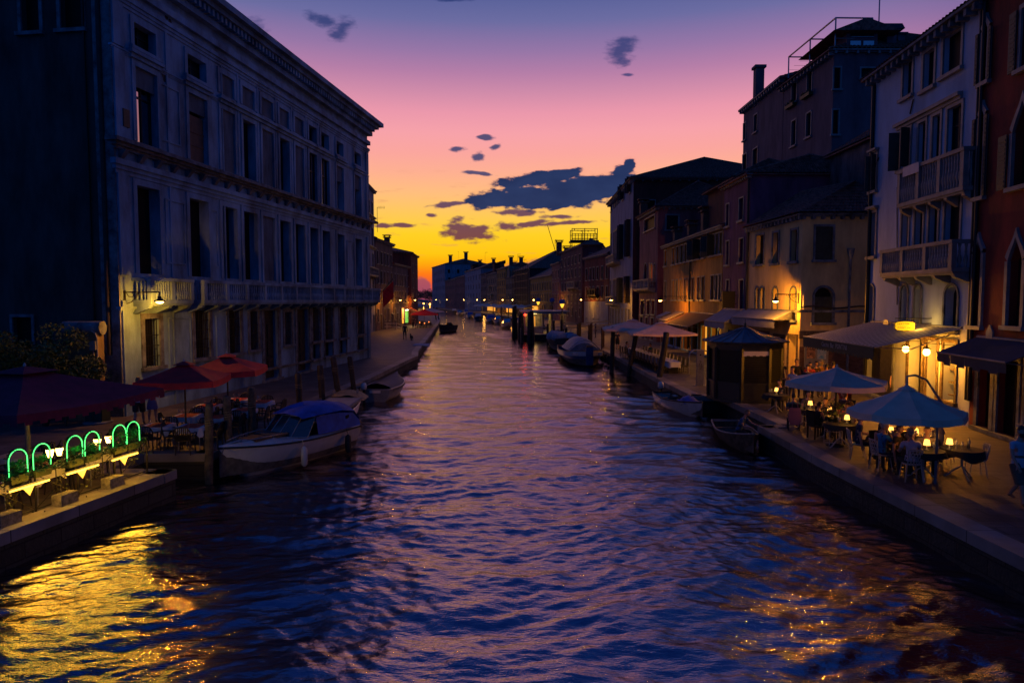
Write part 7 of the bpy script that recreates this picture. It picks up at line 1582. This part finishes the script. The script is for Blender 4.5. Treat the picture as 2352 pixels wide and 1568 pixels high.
for i,d in enumerate((112,119,127,136,146,157,169,182,196,212)):
    e_=np.interp(d,[p[1] for p in RE],[p[0] for p in RE])-1.6; t=thing('mooring_pile',['first','second','third','fourth','fifth','sixth','seventh','eighth','ninth','tenth'][i]+' dark mooring pile beyond the landing stage, counting away','mooring pile',(e_,d,WZ),0,'dark piles along the far right bank'); q=MB(); q.tube([(0,0,-1),(.15*math.sin(i*2),.1,3.0+.5*math.sin(i))],.15,7); q.build('pile',M['darkwood'],t)
for i,(d,o_) in enumerate(((116,2.8),(124,2.6),(141,2.8),(152,2.4),(164,2.6),(205,2.6))):
    e_=np.interp(d,[p[1] for p in RE],[p[0] for p in RE])-o_; hm=(M['gel'],M['darkwood'],M['gel'])[i%3]
    t,st,L=boat('moored_boat',['first','second','third','fourth','fifth','sixth'][i]+' small boat tied to the dark piles beyond the landing stage',(e_,d+6),(e_+.5,d),2.1,.05,.45,hm,M['frame'],group='far boats moored along the canal',trans=.85,full=2.6); q=MB(); q.add([(-.85,1,.15),(.85,1,.15),(.6,5,.2),(-.6,5,.2),(0,1.2,.75),(0,4.4,.6)],[(0,1,4),(1,2,5,4),(2,3,5),(3,0,4,5)]); q.build('tarpaulin',(M['canvasblue'],M['white'],M['lining'])[i%3],t)
# small dark boat and slanted poles at the left bend
x,y=fpt(1021,118); t,st,L=boat('moored_boat','small dark boat with gear at the end of the left quay',(x+1.5,y+1),(x-.4,y-5),2.0,.25,.6,M['darkwood'],M['darkwood'],group='far boats moored along the canal'); q=MB(); q.lathe([(.5,0),(.7,.3),(.4,.7)],8,(0,2,.1)); q.build('gear',M['iron'],t)
for px,tp_ in ((1010,(1003,706)),(1004,(996,706))): mpost(px,742,tp_[0],tp_[1],WZ,'slanting pole at the end of the left quay, '+('right' if px>1006 else 'left')+' one',LG,.14,band=False,m='darkwood')
# ================================================================ LANDING STAGE
t=thing('landing_stage','floating vaporetto landing stage with a lit glazed waiting cabin','landing stage',(4.4,97,0)); 
q=MB(); q.box(-3.1,3.6,-5,9,WZ-.5,-.05); q.build('pontoon',M['iron'],t); q=MB(); q.box(-3.2,3.7,-5.1,9.1,-.049,.03); q.build('deck',M['frame'],t)
q=MB(); q.box(-2.9,3.3,-1.8,8.3,2.75,3.0); q.box(-3.3,3.7,-2.2,8.7,3.0,3.12); q.build('roof',mat('blue_grey_roof',(.14,.2,.27),.5,.2),t)
for x in (-2.7,-.1,3.1):
    for y in (-1.6,3,8): q=MB(); q.box(x-.08,x+.08,y-.08,y+.08,.03,2.75); q.build('post',M['frame'],t)
cabm=mat('lit_cabin_panel',(.35,.33,.25),.5,.3,2,bump=0)
q=MB(); q.box(-2.6,-2.5,-1.5,7.9,.03,2.7); q.box(-2.6,-.2,7.9,8.0,.03,2.7); q.box(-2.6,-.2,-1.55,-1.48,.03,.95); q.build('cabin_wall',cabm,t); q=MB(); q.box(-2.5,-.2,-1.53,-1.5,.95,2.6); q.build('cabin_window',mat('clear_cabin_glass',(.3,.3,.3),.05,bump=0,alpha=.25),t)
q=MB(); q.box(1.2,1.3,2,7.5,.03,2.6); q.build('partition',cabm,t); q=MB(); q.box(-1.9,-.9,5,5.1,.6,2.2); q.build('notice_board',M['warm'],t); q=MB(); q.box(1.15,1.19,3,4.6,.9,2.0); q.build('poster',M['frame'],t)
for x,y in ((-1.3,1.5),(-1.3,5.5),(1.9,3)): q=MB(); q.box(x-.5,x+.5,y-.06,y+.06,2.66,2.74); q.build('ceiling_light',glow('cabin_light',(1,.75,.3),5),t); plight(t,(x,y,2.4),120,(1,.62,.16),.3)
for x,c,nm in ((-2.6,'redl','signal_light'),(-1.55,'lampw','signal_light')): q=MB(); q.lathe([(.05,-.16),(.17,0),(.05,.16)],8,(x,-2.3,2.6)); q.build(nm,M[c],t)
plight(t,(-2.6,-2.6,2.6),14,(1,.05,.02),.15)
q=MB(); 
for x in (.3,1.4,3.2): 
    for z in (.55,1.05): q.tube([(x,-4.8,z),(x,-1.5,z)],.035,5)
q.tube([(-3,-4.9,1.05),(3.5,-4.9,1.05)],.035,5); q.tube([(-3,-4.9,.55),(3.5,-4.9,.55)],.03,5)
for x in (-3,-1.4,.3,1.4,3.5): q.tube([(x,-4.9,0),(x,-4.9,1.1)],.035,5)
q.build('railing',M['steel'],t)
q=MB(); q.box(3.7,10,1.5,3.2,-.02,.06); 
for y in (1.5,3.2):
    for z in (.6,1.1): q.tube([(3.7,y,z),(10,y,z+.5)],.04,5)
q.build('gangway',M['frame'],t)
q=MB(); q.box(-2.95,3.2,-1.93,-1.85,2.76,2.99); q.build('fascia',M['canvasblue'],t)
# palisades guarding the stage
for i,(x,y0,y1) in enumerate(((1.15,86.5,91.5),(.9,97,104))):
    t=thing('palisade',['nearer plank palisade at the outer side of the landing stage','farther plank palisade at the outer side of the landing stage'][i],'palisade',(x,y0,0),0,'palisades of the landing stage'); q=MB(); q.box(-.05,.05,0,y1-y0,WZ-.4,.95); q.build('planking',M['lining'],t)
    for k in range(5): yy=(y1-y0)*k/4; q=MB(); q.tube([(.2,yy,-2.5),(.2,yy,1.5)],.15,7); q.build('pile',M['darkwood'],t)
PG='dark pile clusters round the landing stage'
for i,(px,d,ht,w,n_) in enumerate(((1218,86,4.1,.34,3),(1196,92,3.6,.3,3),(1181,101,4.6,.3,3),(1258,88,2.4,.2,1),(1272,88,2.8,.2,1),(1290,85,3.0,.2,1),(1301,80,2.2,.2,1))):
    x,y=fpt(px,d); t=thing('pile_cluster' if n_>1 else 'mooring_pile',['thick dark pile cluster with pale foot, nearest the landing stage','dark pile cluster left of the thick one','leftmost tall pile cluster','single pile in front of the gangway, leftmost of four','single pile, second of four before the gangway','single pile, third of four before the gangway','single pile nearest the cargo boats'][i],'mooring pile',(x,y,WZ),0,PG)
    for k in range(n_): a=k*2.1; q=MB(); q.tube([(w*.9*math.cos(a)*(n_>1)*1.25,w*.9*math.sin(a)*(n_>1),-1),(w*.45*math.cos(a)*(n_>1),w*.45*math.sin(a)*(n_>1),ht-.15*k)],w*.75,8); q.build('pile',M['darkwood'],t)
# globe lamps with painted tops
for i,(px,d,l) in enumerate(((1236,112,'leftmost globe lamp above the landing stage roof, lit yellow'),(1288,96,'unlit blue globe lamp before the altana house'),(1342,92,'blue-topped globe lamp on a tall post right of the landing stage'))):
    if i==1: px=1268; d=110
    if i==2: px=1291; d=90
    x,y=fpt(px,d); z=4.55-(.1 if i<2 else .3); t=thing('globe_lamp',l,'street lamp',(x,y,0),0,'globe lamps of the landing stage'); q=MB(); q.tube([(0,0,0),(0,0,z-.55)],.07,7); q.build('post',M['iron'],t); q=MB(); q.lathe([(.1,-.5),(.3,.0),(.34,.02)],10,(0,0,z-.1)); q.build('lower_glass',glow('yellow_glass',(1,.6,.05),1.5) if i!=1 else M['frame'],t); q=MB(); q.lathe([(.36,0),(.42,.2),(.36,.5),(.15,.62)],12,(0,0,z-.1)); q.build('cap',M['canvasblue'],t)
# people by the landing stage and along the left quay
stand(930,781,'dark figure standing on the left quay beside a dog',0,shirt=(.02,.02,.02),trousers=(.015,.015,.015),sleeve='long',h=2.0)
for px,py,l,k in ((949,753,'dark figure before the orange-awning shop, left of two',{}),(955,755,'person in black shorts and dark top near the red far parasol',dict(shorts=True)),(1330,775,'dark-topped person standing by the house wall past the cargo boats',dict(shirt=(.06,.015,.02))),(1368,776,'person seen beyond the brown screens on the right quay',dict(shirt=(.02,.02,.02))),(1405,800,'pair of legs and dark top under the far square parasol',dict(shirt=(.05,.03,.02),shorts=True)),(1418,802,'second standing figure under the far square parasol',dict(shorts=True)),(1296,770,'figure in light clothes by the gangway of the landing stage',dict(shirt=(.3,.25,.2)))):
    stand(px,py,l,random.uniform(-1,3),**{**dict(shirt=(.02,.02,.025),trousers=(.02,.02,.02)),**k})
# dog
v=at(945,782,0); t=thing('dog','black dog standing beside the dark figure on the left quay','dog',v,.4)
V_=[(0,-.28,.50),(0,-.05,.50),(0,.2,.53),(0,.34,.64),(0,.42,.73),(0,.56,.70),(0,-.42,.56),(0,-.55,.46)]; E_=[(0,1),(1,2),(2,3),(3,4),(4,5),(0,6),(6,7)]; R_=[.11,.10,.13,.085,.085,.04,.03,.015]
for sx in (-1,1):
    b=len(V_); V_+=[(sx*.09,.2,.38),(sx*.09,.17,.2),(sx*.09,.18,.03),(sx*.09,.23,.02)]; R_+=[.055,.035,.028,.03]; E_+=[(2,b),(b,b+1),(b+1,b+2),(b+2,b+3)]
    b=len(V_); V_+=[(sx*.09,-.24,.38),(sx*.09,-.34,.22),(sx*.09,-.28,.03),(sx*.09,-.23,.02)]; R_+=[.075,.035,.028,.03]; E_+=[(0,b),(b,b+1),(b+1,b+2),(b+2,b+3)]
me=bpy.data.meshes.new('body'); me.from_pydata(V_,E_,[]); o=bpy.data.objects.new('body',me); C.objects.link(o); m_=o.modifiers.new('k','SKIN'); o.modifiers.new('s','SUBSURF').levels=2; o.parent=t
for i,r_ in enumerate(R_): me.skin_vertices[0].data[i].radius=(r_,r_)
me.materials.append(mat('black_fur',(.012,.01,.01),.8,.2,30,.3,100)); q=MB()
for sx in (-1,1): q.add([(sx*.04,.40,.78),(sx*.08,.38,.76),(sx*.09,.42,.66),(sx*.06,.44,.72)],[(0,1,2,3)])
q.build('ear',M['hair_dark'],t)
# left far terrace: red parasol, chairs, tables
x,y=fpt(977,118); parasol('red_parasol','dark red far parasol over the chairs at the left bend',(x-.2,y),2.4,2.3,3.0,4,M['red'],.2,.2,'far parasols along the canal',sq=(4.4,4.4),pole='wood')
x,y=fpt(990,125); parasol('white_parasol','pale far parasol beyond the dark red one',(x,y),2.4,2.6,3.2,4,M['white'],.15,.2,'far parasols along the canal',sq=(4.4,4.4))
rg=random.Random(3); far_ch=[]
for k in range(9):
    x,y=fpt(962+k%5*7,112+ (k//5)*6+k); place('pla',plastic_chair,(x,y,0),rg.uniform(0,6),'dark chair under the dark red far parasol, '+ORD[k]+' one clockwise','dark chairs under the dark red far parasol')
t=thing('lit_menu_strip','row of small red candles','candle') if False else None
for k,(px,d) in enumerate(((964,116),(975,113),(985,119))):
    x,y=fpt(px,d); place('sqt',sq_table,(x,y,0),.3*k,['left','middle','right'][k]+' far table under the dark red parasol','square tables of the left terrace'); tt=thing('candle_lamp',['left','middle','right'][k]+' small reddish candle lamp on a far table','table lamp',(x,y,.75),0,'candle lamps at the left bend'); q=MB(); q.lathe([(.05,0),(.06,.1),(.04,.16)],8); q.build('glass',glow('candle_glass',(1,.25,.04),4),tt); plight(tt,(0,0,.3),10,(1,.3,.06),.08)
# handrail and steps by the taupe house
x,y=fpt(906,108); t=thing('ramp_railing','white tubular ramp railing in front of the grey-brown house','railing',(x-1.2,y,0),.5); q=MB()
for z in (.5,1.0): q.tube([(-1.5,0,z),(1.8,0,z-.1),(2.4,0,z-.4)],.05,6)
for xx in (-1.5,0,1.6): q.tube([(xx,0,0),(xx,0,1)],.045,6)
q.build('rail',M['white'],t)
q=MB(); q.box(0,1.6,0,5,0,.001)
# waterside step on the left bend and jetty slabs
x,y=fpt(938,70); t=thing('landing_step','pale stone landing step set into the left quay kerb','step',(-8.9,71,0),.05); q=MB(); q.box(-1.3,.3,-1.5,1.5,.005,.06); q.build('slab',M['istria'],t); q=MB(); q.box(-.1,.5,-2.4,-1.6,.006,.05); q.build('slab',M['istria'],t)
# far restaurant terraces on the right bank: parasols and glowing lights
pcols=['white','white','white']
fp=[(1044,262,'first'),(1058,252,'second'),(1076,238,'third'),(1100,222,'fourth'),(1120,212,'fifth'),(1140,200,'sixth'),(1156,190,'seventh'),(1232,128,'eighth'),(1262,122,'ninth')]
for px,d,o_ in fp:
    if px<1200:
        e=np.interp(d,[p[1] for p in RE],[p[0] for p in RE]); x,y=e+3.2,d
        parasol('white_parasol','pale far restaurant parasol, '+o_+' of the row on the right bank',(x,y),3.2,2.5,3.3,4,M['white'],.2,.3,'far parasols along the canal',sq=(5.6,5.6))
        t=thing('string_light','warm light under the '+o_+' far parasol','lamp',(x+.8,y-1.5,2.35),0,'warm lights of the far restaurants'); q=MB()
        for k in range(4): q.lathe([(.03,-.1),(.16,0),(.03,.1)],6,(-1.5+k*1.2,.2*k,.15*(k%2)))
        q.build('bulb',glow('far_bulb',(1,.45,.06),18 if d>150 else 6),t); plight(t,(0,-1,-.4),190,(1,.45,.07),.4)
        for k in range(4): 
            xx,yy=x-2+k*1.2,y-3.0+rg.uniform(-.5,.5); person('diner under the '+o_+' far parasol, '+['leftmost','second from left','third from left','rightmost'][k],(xx,yy),rg.uniform(0,6),'stand',shirt=tuple(rg.uniform(.02,.2) for _ in range(1))*3,h=rg.uniform(1.6,1.8)) if k in (1,3) and px>1090 else None
e=FAR['gabled_house'][1][0]
for nm,s0,s1 in (('gabled_house',1,11),('awning_house',2,20),('orange_house',4,14)):
    f=FAR[nm][1][0]; awning('awning','cream shop awning, lit from below, on the '+nm.replace('_',' '),f,s0,min(s1,f.L-1),3.6,4,1.1,beige,.3,group='far shop awnings of the right bank')
    q=MB(); q.box(s0,min(s1,f.L-1),.0,.03,.4,2.9); f.build('lit_shopfront',q,M['warm'],y=-.08)
# left far bank parasols
for i,(px,d) in enumerate(((963,225),(975,255),(984,285))):
    e=np.interp(d,[p[1] for p in LE],[p[0] for p in LE]); parasol('white_parasol',['nearest','middle','farthest'][i]+' pale parasol on the far left bank',(e-3.5,d),3,2.6,3.4,4,M['white'],.2,.2,'far parasols along the canal',sq=(5.2,5.2))
    t=thing('string_light',['nearest','middle','farthest'][i]+' bright lamp on the far left bank','lamp',(e-1.5,d+4,3.2),0,'warm lights of the far restaurants'); q=MB(); q.lathe([(.05,-.25),(.3,0),(.05,.25)],8); q.tube([(0,0,-3.2),(0,0,0)],.05,5); q.build('bulb',glow('far_bulb',(1,.45,.06),18),t); plight(t,(0,-1,-.4),260,(1,.45,.07),.4)
# brown screens behind the cargo boats
for i,(px,d,w,hh) in enumerate(((1330,78,2.6,2.0),(1356,72,3.0,2.1),(1385,66,2.6,2.0))):
    x,y=fpt(px,d); t=thing('windbreak_screen',['far','middle','near'][i]+' brown windbreak panel on the quay behind the cargo boats','screen',(x,y,0),R(80),'brown windbreak panels'); q=MB(); q.box(-w,w,-.03,.03,.1,hh); q.build('panel',mat('brown_screen',(.035,.012,.012),.8,.3),t); q=MB(); 
    for xx in (-w,0,w): q.box(xx-.05,xx+.05,-.05,.05,0,hh+.1)
    q.build('frame',M['wood'],t)
